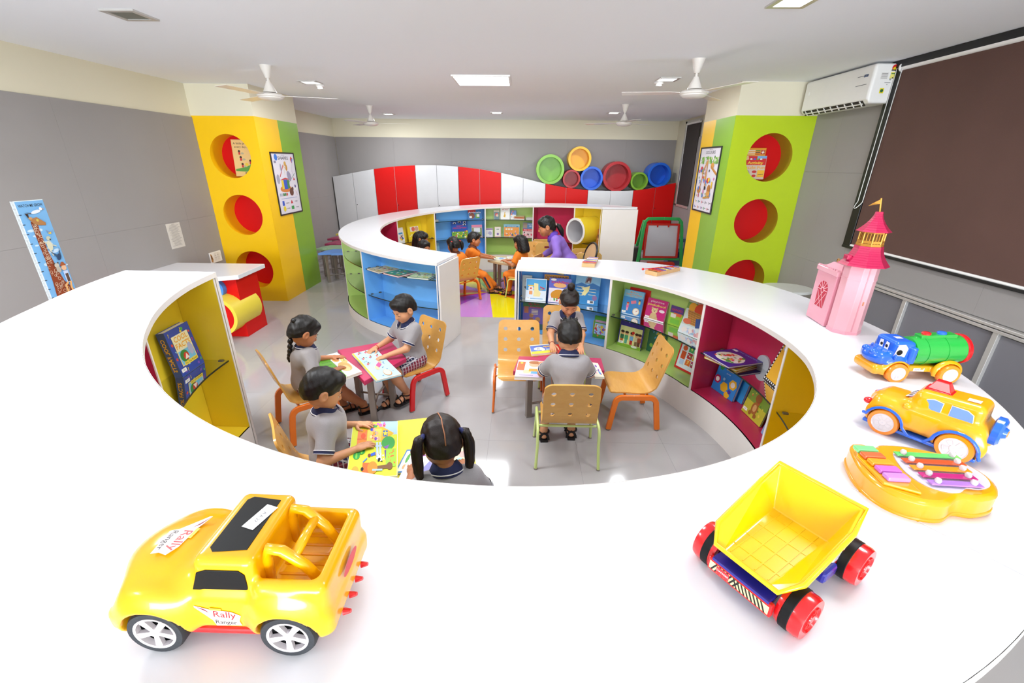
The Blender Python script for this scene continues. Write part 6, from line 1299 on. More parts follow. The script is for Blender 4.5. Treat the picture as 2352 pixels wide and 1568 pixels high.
flatbook('red picture book under the hand of the girl with the bun', [(.295, 3.09), (.475, 3.09), (.465, 3.275), (.285, 3.275)], zt_, .014, 'd8261c', lambda a: (a.rect(.5, .5, .98, .98, 'd8261c'), a.disc(.4, .8, .12, 'f4f0ec'), a.text('zoo!', .3, .3, .2, 'f4e8d0', bold=.01), a.rect(.75, .3, .12, .12, 'f0c030'), a.rect(.8, .6, .16, .08, '1a1a1a', .4)), False)
flatbook('white illustrated book at the right elbow of the boy seen from behind', [(.52, 2.70), (.585, 2.70), (.575, 2.93), (.50, 2.95)], zt_, .014, 'f0e6c8', lambda a: (a.rect(.5, .5, .98, .98, 'f2ead8'), a.blobs(10, 3, .1, .9, .1, .9, RC, (.06, .12))), False)
for q, cov, lb in (([(-.48, 6.62), (-.26, 6.58), (-.2, 6.72), (-.42, 6.78)], 'cfe0f0', 'open pale book before the small boy in orange'), ([(-.26, 6.45), (-.08, 6.44), (-.06, 6.6), (-.24, 6.60)], '3a9a78', 'green and blue book under the hands of the long-haired girl'), ([(-.2, 6.66), (-.06, 6.68), (-.08, 6.84), (-.22, 6.82)], 'f0d03a', 'yellow book on the far table')):
    flatbook(lb, q, zt_, .014, cov, lambda a: (a.rect(.5, .5, .9, .9, 'dfe8ee'), a.rect(.3, .5, .3, .3, 'e8dc5a'), a.rect(.7, .6, .3, .4, '5a9ad8'), a.rect(.6, .2, .4, .12, '3a8a5a')), False, 'books on the far table')
# ================================================================ WALL PRINT
# height chart
t = thing('height_chart', 'tall height chart with a giraffe reading watch me grow on the left wall', 'chart', (XL+.0125, 3.59, .42)); W_, H_ = .25, 1.065
B(-.125, .125, -.0008, 0, 0, H_).build('sheet', mat('chart_paper', 'e8f0f6', .4), t)
a = Art(); rd = random.Random(7)
a.rect(.015, H_*.5, .22, H_*.99, '7ab4e4')
for k in range(18): a.disc(rd.uniform(-.06, .11), rd.uniform(.5, 1.0), rd.uniform(.015, .035), 'c8e0f4', rd.uniform(.006, .014), 12)
a.text('WATCH ME GROW', .015, H_*.962, .03, '15151c', bold=.014, width=.19)
for k in range(int(H_/.0095)): a.rect(-.112, k*.0095+.01, .012 if k % 5 else .02, .0012, '2a2a30')
for k in range(13): a.rect(-.09, .06+.075*k, .02, .006, '2a3a50')
neck = [(-.01, .92), (.03, .93), (.02, .8), (.02, .66), (.04, .5), (.06, .36), (.11, .28), (.11, 0), (-.07, 0), (-.06, .2), (-.045, .4), (-.03, .6), (-.02, .8)]
a.poly([(-.06, .2), (-.04, .42), (-.034, .6), (-.036, .8), (-.034, .9), (.014, .905), (.012, .8), (.014, .66), (.036, .5), (.056, .4), (.118, .3), (.118, .0), (-.05, .0)], '8e3f1e')
for k in range(90):
    y = rd.uniform(.01, .88); xc = float(np.interp(y, [0, .3, .4, .5, .66, .9], [.04, .03, .005, -.004, -.01, -.01])); wd = float(np.interp(y, [0, .28, .36, .5, .9], [.06, .055, .036, .024, .014])); q = rd.uniform(.006, .012) if y > .35 else rd.uniform(.009, .016)
    hx0, hr = xc+rd.uniform(-1, 1)*wd, rd.uniform(0, 3); hp_ = [(hx0+q*1.25*math.cos(hr+PI*m/3), y+q*1.25*math.sin(hr+PI*m/3)) for m in range(rd.choice((4, 5, 7)))]; a.line(hp_, .0022, 'e8d4b8')
a.poly([(-.04, .92), (.02, .935), (.075, .885), (.07, .865), (.02, .87), (-.02, .885)], 'b07a48').disc(.02, .91, .009, 'f0e060').disc(.022, .91, .004, '1a1a1a').poly([(-.04, .92), (-.06, .97), (-.035, .965)], '3a2418').disc(-.03, .93, .015, 'c89a68', .01)
a.disc(.03, .975, .04, 'eceff4', .013, 14, .2).disc(.075, .995, .012, 'f4f4f4').poly([(.085, .995), (.105, .99), (.085, .988)], 'e8923a').poly([(-.01, .97), (-.05, .975), (-.01, .96)], '5a6068')
a.disc(.08, .8, .016, 'f0c83a', .008).poly([(.07, .8), (.05, .83), (.085, .81)], '8a98b0').poly([(.085, .8), (.11, .825), (.09, .79)], '8a98b0')
a.disc(.04, .7, .022, 'd8d4b8', .04).disc(.05, .76, .018, 'c8c8b0').disc(.06, .75, .006, '2a2a2a').line([(.03, .72), (.0, .74)], .009, 'd8d4b8').line([(.05, .71), (.09, .69)], .008, 'd8d4b8').line([(.03, .67), (.04, .62)], .01, 'd8d4b8')
a.disc(.08, .6, .018, '2c4668', .03, 12, -.5).poly([(.07, .62), (.02, .66), (.06, .6)], '3a5878').poly([(.09, .63), (.105, .68), (.1, .6)], '3a5878')
a.disc(.035, .535, .02, 'c8c0b0').disc(.02, .555, .007, '5a5048').disc(.05, .555, .007, '5a5048').disc(.04, .5, .02, 'b8b0a0', .026)
a.disc(.085, .505, .022, 'e8b890').rect(.085, .53, .05, .012, 'a04a24').disc(.085, .54, .016, 'a85a2c').rect(.088, .43, .04, .1, 'c8d4ec').rect(.09, .42, .026, .07, '5a4438').line([(.075, .38), (.05, .36), (.05, .3)], .016, 'e8b070').line([(.1, .38), (.09, .34), (.095, .28)], .016, 'e8b070').disc(.045, .285, .018, '4a5aa0', .01).disc(.098, .265, .018, '4a5aa0', .01)
PXL = Matrix(((0, -1, 0, .0), (1, 0, 0, 0), (0, 0, 1, 0), (0, 0, 0, 1)))   # art x -> world +Y, facing +X
a.build('chart_print', t, PXL, off=.0012, eps=.00004); bpy.data.objects['sheet'].matrix_local = PXL
# notice and switchboard
t = thing('paper_notice', 'printed white paper notice taped to the left wall', 'notice', (XL+.0125, 5.035, .855))
B(-.107, .107, -.0008, 0, 0, .275).build('sheet', mat('notice_paper', 'd4cec6', .7), t).matrix_local = PXL
a = Art()
for k in range(19): a.rect(random.Random(k).uniform(-.012, .012), .25-.0122*k, random.Random(k+50).uniform(.1, .165), .0035, '8f8a88')
a.text('NOTICE', 0, .262, .012, '5a5654').build('notice_print', t, PXL, off=.0014)
t = thing('switchboard', 'white switchboard with sockets and singed edge by the yellow pillar', 'switchboard', (XL+.0125, 5.60, .57))
B(-.11, .11, -.012, 0, 0, .135).build('plate', WHITEP, t, bevel=.003).matrix_local = PXL
a = Art()
for x in (-.01, .045): a.rect(x, .075, .045, .1, 'e2ded8').disc(x, .09, .005, '3a3a3a').disc(x-.011, .062, .0035, '3a3a3a').disc(x+.011, .062, .0035, '3a3a3a')
for x in (.085,): a.rect(x, .09, .02, .04, 'e6e2dc')
a.poly([(-.1, .12), (-.08, .11), (-.06, .05), (-.075, .01), (-.1, .02)], 'b88a58').poly([(-.095, .1), (-.08, .09), (-.075, .05), (-.092, .05)], '3a2a20')
a.build('socket_print', t, PXL @ Matrix.Translation((0, -.0122, 0)))
# framed posters on the pillars
def poster(lb, loc, w, h, M4, art):
    t = thing('framed_poster', lb, 'poster', loc); f = MB()
    for (p, q, u, v) in ((-w/2, w/2, 0, .016), (-w/2, w/2, h-.016, h), (-w/2, -w/2+.016, .016, h-.016), (w/2-.016, w/2, .016, h-.016)): f.box(p, q, -.012, 0, u, v)
    f.build('frame', BLACKP, t).matrix_local = M4; B(-w/2+.01, w/2-.01, -.005, 0, .01, h-.01).build('sheet', mat('poster_paper', 'e6e2ec', .35), t).matrix_local = M4
    a = Art(); art(a, w, h); a.build('poster_print', t, M4 @ Matrix.Translation((0, -.0052, 0)))
def shapes(a, w, h):
    a.text('LOOK AT THE', 0, h*.955, .014, '4a4a50').text('SHAPES', 0, h*.905, .058, '2a2a34', bold=.006, width=w*.44); a.disc(-w*.3, h*.92, .04, '3a7ad8').poly([(w*.34, h*.94), (w*.42, h*.9), (w*.36, h*.82), (w*.3, h*.89)], 'd84a44').poly([(w*.36, h*.9), (w*.42, h*.9), (w*.36, h*.82)], '4a8ad8').line([(w*.36, h*.82), (w*.3, h*.7), (w*.36, h*.62)], .004, '8a8a98').disc(-w*.36, h*.85, .03, '8a88a0', .016)
    a.line([(-w*.24, h*.62), (-w*.05, h*.8)], .014, 'c83a3a').line([(-w*.05, h*.8), (w*.18, h*.62)], .008, 'd8b06a').line([(-.02, h*.8), (-.02, h*.64)], .005, 'e8c870').disc(w*.04, h*.82, .03, 'd8a850').disc(w*.08, h*.76, .024, 'c8923c', .04).disc(-w*.16, h*.76, .02, 'a8a8c0', .05)
    a.disc(-w*.08, h*.42, .15, 'd8823c', .045).rect(-w*.16, h*.49, .09, .11, 'e8cc3a').rect(-w*.06, h*.49, .1, .12, '2a58c8').rect(w*.05, h*.49, .06, .11, '3f8a4c').poly([(-w*.3, h*.56), (-w*.05, h*.6), (w*.18, h*.56), (-w*.05, h*.57)], 'c84040').line([(w*.1, h*.52), (w*.4, h*.66)], .007, '4a8a5c').poly([(w*.3, h*.55), (w*.38, h*.55), (w*.34, h*.6)], 'd02a30').disc(w*.14, h*.62, .05, '9a98b4', .07, 10, .5).disc(-w*.34, h*.58, .04, 'a8a6b8', .06)
    a.disc(w*.14, h*.36, .055, '6a4030', .05).disc(w*.2, h*.41, .026, '5a3428').disc(w*.34, h*.42, .035, 'f0f0f0', .05).disc(w*.34, h*.45, .02, '4a3a8a').line([(w*.33, h*.38), (w*.38, h*.3)], .006, 'd88a8a'); [a.rect(w*(-.36+.07*k), h*.33, .035, .035, c) for k, c in enumerate(('a8b0c0', 'c0c4d0', '4a8a4c', '3a8a4a', 'd04038'))]
    a.line([(-w*.36, h*.265), (w*.34, h*.265)], .004, '4a7ac8').rect(-w*.3, h*.19, .05, .06, '2a58c8').poly([(w*.02, h*.17), (w*.12, h*.17), (w*.07, h*.23)], 'd02a30').disc(-w*.28, h*.1, .035, 'ecd43a').rect(w*.08, h*.1, .07, .045, '2f9a50')
    for x, y, s_ in ((-.12, .19, 'square'), (.27, .2, 'triangle'), (-.12, .1, 'circle'), (.29, .1, 'rectangle')): a.text(s_, w*x, h*y, .026, '33333c', width=.08)
PR = Matrix(((0, -1, 0, 0), (1, 0, 0, 0), (0, 0, 1, 0), (0, 0, 0, 1))); PL_ = Matrix(((0, 1, 0, 0), (-1, 0, 0, 0), (0, 0, 1, 0), (0, 0, 0, 1)))
poster('framed shapes poster on the side of the yellow pillar', (-3.2045, 6.30, 1.115), .62, .785, PR, shapes)
def colours(a, w, h):
    a.text('LOOK AT THE', 0, h*.96, .014, '4a4a50').text('COLOURS', 0, h*.915, .05, '2a2a34', bold=.004, width=w*.46); a.rect(0, h*.8, w*.9, h*.1, 'c8dca0').blobs(60, 3, -w*.46, w*.46, h*.74, h*.87, ['6aa83c', '8ac05a', '4a8a34', 'e8e4ec'], (.012, .026)); a.line([(-w*.25, h*.6), (-w*.05, h*.8), (-.02, h*.4)], .03, 'd89a5a').disc(w*.2, h*.72, .05, 'e0a04a', .035).line([(w*.16, h*.7), (w*.44, h*.6)], .03, 'c88a3c').disc(-w*.3, h*.66, .035, '3a5ac0').disc(-w*.3, h*.68, .03, 'd0302c', .02)
    a.line([(-w*.3, h*.3), (-w*.22, h*.5), (-w*.2, h*.68)], .02, 'c88a4a').disc(-w*.3, h*.34, .06, 'c08040', .04).blobs(44, 9, -w*.44, w*.44, h*.2, h*.68, ['7ab04a', 'e8c03a', 'd8405a', '5a8ad0', 'f0f0f4', '3a3a44', 'd87ab0', 'c88a4a'], (.01, .026)); a.disc(w*.1, h*.5, .04, 'd02a2c', .03).disc(w*.15, h*.51, .03, 'f0c82c', .026).disc(w*.2, h*.36, .05, 'b8762c', .06).disc(w*.2, h*.3, .06, 'd89c4c', .03).rect(0, h*.38, .05, .04, '2a2a2e').rect(w*.14, h*.24, .2, .02, 'c8923c', .1).rect(0, h*.11, w*.9, h*.17, 'e6e2ec')
    for k, (x, y, c) in enumerate(((-.36, .16, 'f0c020'), (-.2, .16, '1a8a8a'), (-.02, .16, 'd04a5a'), (.16, .16, '2a2a2a'), (.34, .16, '8a8a8a'), (-.38, .07, '3a5ad0'), (-.2, .07, 'e0702c'), (-.02, .07, '7a4ab0'), (.14, .07, '2f9a48'), (.3, .07, 'd02a30'))): a.rect(w*x, h*y, .018, .03, c).rect(w*x+.035, h*y, .04, .008, '55555c')
poster('framed colours poster on the side of the lime pillar', (2.3015, 5.90, 1.24), .63, .765, PL_, colours)
# things in the niches
t = thing('picture_board', 'wooden picture board about little progress in the top left niche', 'picture', (-3.47, 5.93, 1.608), .1, rx=-.1)
B(-.17, .17, 0, .012, 0, .43).build('board', mat('board_tan', 'e8c07c', .5), t); a = Art(); a.rect(0, .215, .325, .415, 'ecc684').text('A little progress', -.03, .385, .034, '2a2018', bold=.006, width=.24).text('every day...', -.06, .345, .032, '2a2018', bold=.006, width=.16).rect(.07, .22, .03, .24, 'c8682c').line([(.07, .32), (.02, .39)], .008, 'b85a28').line([(.075, .3), (.13, .37)], .008, 'b85a28').poly([(-.16, .06), (.16, .05), (.16, .13), (.06, .15), (-.04, .11), (-.16, .085)], '5a9a3c').blobs(20, 3, .0, .15, .08, .16, ['6aa84a', '4a8834'], (.01, .02))
for x, y in ((-.09, .27), (-.08, .2), (-.07, .12), (.03, .16)): a.disc(x, y+.025, .014, '3a2418').rect(x, y, .022, .03, 'c82c2c').disc(x+.035, y, .02, 'b8b090', .012)
a.disc(-.02, .14, .02, 'e8c83a').text('adds up to', .06, .09, .028, '1f3a18', width=.13).text('BIG results', .05, .035, .045, '1f1a14', bold=.01, width=.2).build('board_print', t)
t = book('activity puzzle fun book leaning in the top niche of the lime pillar', .26, .25, .03, (2.66, 5.50, 1.652), -.06, 'd8c4b4', lambda a, w, h: (a.rect(0, h*.8, w*.98, h*.38, 'd02424'), a.rect(w*.3, h*.94, w*.4, h*.1, '7aa8d8'), a.rect(-w*.36, h*.9, w*.2, h*.18, 'e8b880', .3), [a.disc(w*(-.15+.14*k), h*.86, .014, c, .008) for k, c in enumerate(('f0f0f0', '3a5ad0', '58b04c', 'f0f0f0'))], a.text('Activity', w*.05, h*.7, h*.17, 'f4d83a', bold=.015, width=w*.66), a.text('Puzzle Fun', 0, h*.5, h*.17, 'f0a82c', bold=.015, width=w*.94), a.disc(-w*.3, h*.24, w*.17, 'b09aa0'), a.disc(w*.06, h*.32, w*.1, 'c82c2c', h*.06), a.disc(w*.06, h*.14, w*.09, 'c82c2c', h*.06), a.rect(w*.34, h*.24, w*.3, h*.3, 'f0b82c'), a.line([(w*.24, h*.2), (w*.44, h*.22)], .006, '3a3a3a')), .08, 'things in the niches')
t = thing('wooden_abacus', 'orange wooden counting frame behind the puzzle book in the niche', 'toy', (2.655, 5.56, 1.652), -.06)
B(-.135, .135, 0, .02, 0, .335).build('frame', mat('orange_wood', 'e8981c', .4), t, bevel=.006); a = Art()
for k, c in enumerate(('3f8a3c', '2a2a40', 'b83028')): a.rect(-.04, .305-.018*k, .11, .008, 'e8e0d0').rect(.045, .305-.018*k, .05, .009, c)
a.rect(.1, .288, .05, .045, 'b84a34').star(.1, .288, .02, 'f0e0d0', 4).build('bead_print', t)
# ================================================================ TOYS ON THE NEAR WORKTOP
def on_A(x, y): return zA(math.degrees(math.atan2(y-CA[1], x-CA[0])) if math.degrees(math.atan2(y-CA[1], x-CA[0])) < 100 else math.degrees(math.atan2(y-CA[1], x-CA[0]))-360)
def plastic(n, h, r=.22): return mat('toy_'+n, h, r, coat=.5, var=.01)
TY = plastic('yellow', 'f4b002'); TAM = plastic('amber', 'f0a204'); TR = plastic('red', 'd8141a'); TB = plastic('blue', '1c62d8'); TG = plastic('green', '22a03c'); TO = plastic('orange', 'f98a14'); TW = plastic('white', 'd9d0d4'); TK = mat('toy_black', '08080a', .5, spec=.3); TBD = plastic('navy', '1a1e8c')
TYRE = mat('toy_tyre_rubber', '2c2e33', .6, bump=.2, bscale=120)
def wheel(t, x, y, r, w, tyre, hub, out, spokes=5, hubr=.74, holes=True, name='wheel'):
    """axle along y; out = +1/-1 outer side"""
    T = Matrix.Translation((x, y, r)) @ Matrix.Rotation(-PI/2*out, 4, 'X')
    o = MB().lathe([(r*hubr*.96, -w/2), (r*.93, -w/2), (r, -w*.34), (r, w*.34), (r*.94, w/2), (r*hubr, w/2), (r*hubr, w*.2)], 36, T, cap=False).build(name, tyre, t, 35)
    m = MB()
    if holes:
        m.lathe([(r*hubr*.86, w*.2), (r*hubr*.88, w*.5), (r*hubr, w*.52), (r*hubr, w*.2)], 36, T, cap=False)
        m.lathe([(.0005, w*.5), (r*.17, w*.5), (r*.2, w*.42), (r*.2, w*.2)], 20, T, cap=False)
        for k in range(spokes):
            a = 2*PI*k/spokes+.3; c, s_ = math.cos(a), math.sin(a); R = T @ Matrix.Rotation(a, 4, 'Z')
            m.prism([(r*.14, -r*.085), (r*hubr*.9, -r*.13), (r*hubr*.9, r*.13), (r*.14, r*.085)], w*.24, w*.46, R)
        MB().lathe([(.0005, w*.16), (r*hubr, w*.16)], 30, T, cap=False).build('hub_back', TK, o)
    else:
        m.lathe([(.0005, w*.52), (r*.2, w*.52), (r*.24, w*.46), (r*hubr*.9, w*.44), (r*hubr, w*.54), (r*hubr, w*.2)], 36, T, cap=False)
        for k in range(spokes):
            R = T @ Matrix.Rotation(2*PI*k/spokes+.3, 4, 'Z'); m.tube([R @ Vector((r*.24, -r*.1, w*.47)), R @ Vector((r*hubr*.72, -r*.16, w*.455)), R @ Vector((r*hubr*.78, r*.0, w*.455)), R @ Vector((r*hubr*.72, r*.16, w*.455)), R @ Vector((r*.24, r*.1, w*.47))], r*.03, 6)
    m.build('hub', hub, o, 35)
# ---- yellow rally pickup
gx, gy = -.448, .535
t = thing('toy_pickup_car', 'big yellow plastic rally pickup car at the front left', 'toy car', (gx, gy, on_A(gx, gy)), PI+.02, 'toys on the near worktop', ry=-.035)
b = SDF((-.19, -.115, .0), (.19, .115, .20), .0026)
b.box((-.0, 0, .078), (.152, .083, .042), .022); b.ell((.098, 0, .1), (.085, .070, .043), .03); b.box((.155, 0, .06), (.016, .088, .02), .012, .012); b.box((-.155, 0, .062), (.014, .088, .022), .012, .012)
b.box((-.012, 0, .135), (.046, .074, .040), .014, .012); b.box((.036, 0, .128), (.045, .058, .012), .01, .02, R=np.array(Matrix.Rotation(.72, 3, 'Y')))
b.box((-.108, 0, .108), (.056, .086, .032), .016, .012)
for x in (.1, -.1):
    for s_ in (1, -1): b.ell((x, s_*.078, .068), (.062, .026, .054), .014)
b.box((-.102, 0, .165), (.044, .068, .068), .010, .004, op='s')
for x in (.1, -.1):
    for s_ in (1, -1): b.cyl((x, s_*.1, .045), .0475, .042, 1, .004, .003, op='s')
b.plane((0, 0, .034), (0, 0, -1)); b.build('body', TY, t)
B(-.148, .148, -.078, .078, .024, .037).build('underbody', TR, t, bevel=.004)
for s_ in (1, -1):
    q = MB(); q.prism([(-.045, .118), (.038, .118), (.026, .152), (.012, .158), (-.036, .158), (-.044, .15)], -.0012, .0012, Matrix.Translation((0, s_*.0745, 0)) @ Matrix.Rotation(PI/2, 4, 'X')); q.build('side_window', TK, t, bevel=.0008)
    for k in range(2): wheel(t, (.1, -.1)[k], s_*.079, .043, .028, TYRE, TW, s_, 5)
MB().prism([(-.040, -.052), (.008, -.058), (.016, -.05), (.016, .05), (.008, .058), (-.040, .052)], .1746, .1762).build('sun_roof', TK, t, bevel=.0006)
Art().rect(0, 0, .022, .052, 'f6f4f6', -.3).text('A A 27', 0, 0, .008, '55505a', rot=PI/2-.3).build('roof_label', t, Matrix.Translation((-.026, -.012, .1763)), face='z')
for s_ in (1, -1):
    MB().tube([(-.058, s_*.042, .088), (-.060, s_*.042, .15), (-.066, s_*.042, .168), (-.085, s_*.042, .165), (-.115, s_*.040, .135), (-.135, s_*.038, .1), (-.138, s_*.038, .088)], .0085, 12).build('roll_bar', TY, t, 180)
MB().tube([(-.10, -.041, .15), (-.10, .041, .15)], .008, 12).build('roll_cross_bar', TY, t, 180)
for k in range(6): B(-.142, -.062, -.055+.0195*k, -.050+.0195*k,   .0965, .0985).build('bed_rib', TAM, t, bevel=.0008)
for k in range(4): MB().cyl((-.168, -.045+.03*k, .04), (-.18, -.045+.03*k, .042), .006, .003, 10).build('rear_stud', TR, t)
def decal(a, s=1):
    a.poly([(x*s, y*s) for x, y in ((-.036, .02), (-.012, .012), (.02, .008), (.034, .0), (.03, -.012), (.032, -.022), (-.008, -.024), (-.012, -.012), (-.022, .0), (-.036, .016))], 'f2dcd8'); a.poly([(x*s, y*s) for x, y in ((-.036, .02), (-.014, .004), (-.02, .012))], '8a2430').text('Rally', .008*s, .001*s, .019*s, 'd02c30', bold=.008, rot=-.08).text('Ranger', .008*s, -.016*s, .012*s, '2a2226', bold=.006, rot=-.05).rect(-.004*s, .013*s, .018*s, .005*s, 'e8d83a', -.1)
a = Art(); decal(a, .95); a.build('door_decal', t, Matrix(((-1, 0, 0, .002), (0, -1, 0, .0834), (0, 0, 1, .076), (0, 0, 0, 1))) @ Matrix.Rotation(-.0, 4, 'X'))
a = Art(); decal(a, .95); a.build('door_decal', t, Matrix.Translation((.002, -.0834, .076)))
a = Art(); decal(a, 1.15); a.build('hood_decal', t, Matrix.Translation((.098, 0, .1432)) @ Matrix.Rotation(.04, 4, 'Y') @ Matrix.Rotation(PI/2, 4, 'Z'), face='z')
a = Art(); a.disc(0, 0, .03, 'd8363a', .012).disc(0, 0, .026, 'f0d8d0', .009).text('Rally', 0, 0, .012, 'c8282c', bold=.01).build('tail_decal', t, Matrix(((0, 1, 0, -.1695), (-1, 0, 0, 0), (0, 0, 1, .1), (0, 0, 0, 1))) @ Matrix.Diagonal((1, -1, 1, 1)))
# ---- yellow and blue taxi-like car
gx, gy = 1.285, 1.215; hd = math.atan2(.817, -.577)
t = thing('toy_rescue_car', 'yellow toy car with blue trim, orange wheels and red roof lamp', 'toy car', (gx, gy, on_A(gx, gy)), hd, 'toys on the near worktop'); t.scale = (.93, .95, .97)
def taxi(hgap, low=False):
    b = SDF((-.17, -.1, .0), (.18, .1, .21), .003)
    b.box((0, 0, .082), (.146, .073, .046), .026); b.ell((.09, 0, .092), (.075, .062, .036), .02); b.box((-.04, 0, .135), (.085, .058, .048), .022, .015, R=np.array(Matrix.Rotation(.05, 3, 'Y')))
    b.box((.04, 0, .128), (.04, .055, .018), .012, .02, R=np.array(Matrix.Rotation(.75, 3, 'Y')))
    for x, r in ((.092, .056), (-.092, .06)):
        for s_ in (1, -1): b.ell((x, s_*.064, .062), (r+.006, .022, r), .012)
    for x, r in ((.092, .0465), (-.092, .05)):
        for s_ in (1, -1): b.cyl((x, s_*.085, .044), r, .038, 1, .004, .002, op='s')
    b.plane((0, 0, .03), (0, 0, -1)); return b
taxi(0).build('body', TAM, t)
for s_ in (1, -1):
    pts = [(.155, s_*.077, .055)]+[(.092+.0525*math.cos(a), s_*.0865, .044+.0525*math.sin(a)) for a in np.linspace(.25, PI-.15, 12)]+[(.02, s_*.080, .03), (-.02, s_*.080, .03)]+[(-.092+.056*math.cos(a), s_*.0865, .044+.056*math.sin(a)) for a in np.linspace(.15, PI-.1, 12)]+[(-.152, s_*.078, .035)]
    MB().tube(pts, 0, flat=(.004, .004), up=(0, 1, 0)).build('wheel_arch_trim', TB, t, bevel=.0015)
    wheel(t, .092, s_*.072, .044, .028, TO, TW, s_, 5, .72, False); wheel(t, -.092, s_*.072, .047, .03, TO, TW, s_, 5, .72, False)
    for poly, nm in (([(.042, .118), (-.028, .116), (-.028, .163), (-.005, .166), (.012, .16)], 'front_side_window'), ([(-.048, .116), (-.108, .114), (-.1, .155), (-.085, .164), (-.048, .165)], 'rear_side_window')):
        T = Matrix.Translation((0, s_*.0585, 0)) @ Matrix.Rotation(PI/2, 4, 'X'); o = MB().prism(poly, -.0016, .0016, T).build(nm, mat('toy_window_blue', '6f92d4', .3), t, bevel=.0008)
        MB().tube([T @ Vector((x, y, 0)) for x, y in poly], .0017, 6, closed=True).build('window_rim', TW, o, 180)
    MB().sphere((.158, s_*.048, .088), (.014, .014, .011), 14).build('head_lamp', TR, t, 180)
    MB().sphere((.05, s_*.073, .122), (.012, .008, .01), 12).build('side_mirror', TAM, t, 180)
MB().sphere((.098, 0, .1085), (.058, .044, .0235), 20).build('hood_panel', TB, t, 180)
B(-.145, .150, -.078, .078, .022, .034).build('underbody', TB, t, bevel=.004)
q = MB(); q.prism([(-.034, -.026), (.034, -.026), (.034, .026), (-.034, .026)], .178, .184); q.prism([(-.03, -.022), (.03, -.022), (.03, .022), (-.03, .022)], .184, .212, taper=.55); q.build('roof_lamp', TR, t, bevel=.002)
a = Art()
for s_ in (1, -1): a.disc(s_*.022, .018, .017, 'f6f4f4', .02).disc(s_*.02, .014, .008, '2a2420', .011)
a.build('windscreen_eyes', t, Matrix.Translation((.058, 0, .131)) @ Matrix.Rotation(.62, 4, 'Y') @ Matrix.Rotation(PI/2, 4, 'Z') @ Matrix.Translation((0, -.006, .012)), face='z')
T = Matrix.Translation((-.142, 0, .112)) @ Matrix.Rotation(-PI/2, 4, 'Y'); MB().lathe([(.0005, .034), (.014, .034), (.018, .026), (.036, .026), (.044, .02), (.044, .004), (.036, 0)], 28, T).build('spare_wheel', TB, t, 35); MB().lathe([(.0005, .036), (.01, .036), (.011, .033)], 8, T).build('spare_cap', TO, t)
Art().rect(0, 0, .03, .026, 'f4eee0').text('7', 0, 0, .014, '55504a').build('roof_label', t, Matrix.Translation((-.085, .02, .1868)) @ Matrix.Rotation(.05, 4, 'Y'), face='z')
# ---- tanker truck
gx, gy = 1.66, 1.735
t = thing('toy_tanker_truck', 'toy tanker truck with blue smiling cab, green tank and orange wheels', 'toy truck', (gx, gy, on_A(gx, gy)), PI-.03, 'toys on the near worktop')
c = SDF((-.21, -.1, 0), (.23, .1, .2), .0032)
c.box((.0, 0, .052), (.165, .045, .014), .008); c.box((.13, 0, .05), (.062, .066, .022), .018, .008)
for x in (.1, -.105):
    for s_ in (1, -1): c.ell((x, s_*.056, .05), (.058, .022, .05), .008)
for x in (.1, -.105):
    for s_ in (1, -1): c.cyl((x, s_*.08, .042), .046, .036, 1, .004, .002, op='s')
c.plane((0, 0, .028), (0, 0, -1)); c.build('chassis', TAM, t)
c = SDF((.02, -.09, .04), (.22, .09, .2), .0028)
c.box((.088, 0, .125), (.042, .058, .048), .016); c.box((.13, 0, .095), (.052, .06, .028), .022, .012); c.ell((.165, 0, .096), (.035, .046, .028), .015)
for s_ in (1, -1): c.ell((.1, s_*.058, .07), (.05, .014, .035), .008); c.cyl((.06, s_*.062, .12), .014, .034, 2, .004, .003)
c.sphere = None
c.ell((.185, .022, .118), (.013, .013, .013), .004); c.ell((.185, -.022, .118), (.013, .013, .013), .004)
for s_ in (1, -1): c.cyl((.1, s_*.08, .042), .052, .04, 1, .004, .002, op='s')
c.plane((0, 0, .066), (0, 0, -1)); c.build('cab', TB, t)
for s_ in (1, -1):
    T = Matrix.Translation((0, s_*.0588, 0)) @ Matrix.Rotation(PI/2, 4, 'X'); o = MB().prism([(.128, .112), (.084, .110), (.08, .148), (.094, .164), (.12, .162)], -.0014, .0014, T).build('eye_window', TW, t, bevel=.0008)
    MB().prism(circ(.11, .130, .0115, 14), -.0022, .0022, T).build('pupil', TK, o)
    MB().sphere((.125, s_*.066, .112), (.006, .008, .012), 10).build('side_mirror', TB, t, 180)
    wheel(t, .1, s_*.064, .042, .028, TO, TW, s_, 5, .68, False); wheel(t, -.105, s_*.064, .042, .028, TO, TW, s_, 5, .68, False)
a = Art()
for s_ in (1, -1): a.poly([(s_*.004, .0), (s_*.026, .0), (s_*.026, .03), (s_*.008, .032)], 'f6f4f4').disc(s_*.014, .013, .007, '18140f')
a.build('windscreen_eyes', t, Matrix.Translation((.1315, 0, .134)) @ Matrix(((0, -1, 0, 0), (1, 0, 0, 0), (0, 0, 1, 0), (0, 0, 0, 1))) if 0 else Matrix(((0, -1, 0, .1312), (1, 0, 0, 0), (0, 0, 1, .128), (0, 0, 0, 1))))
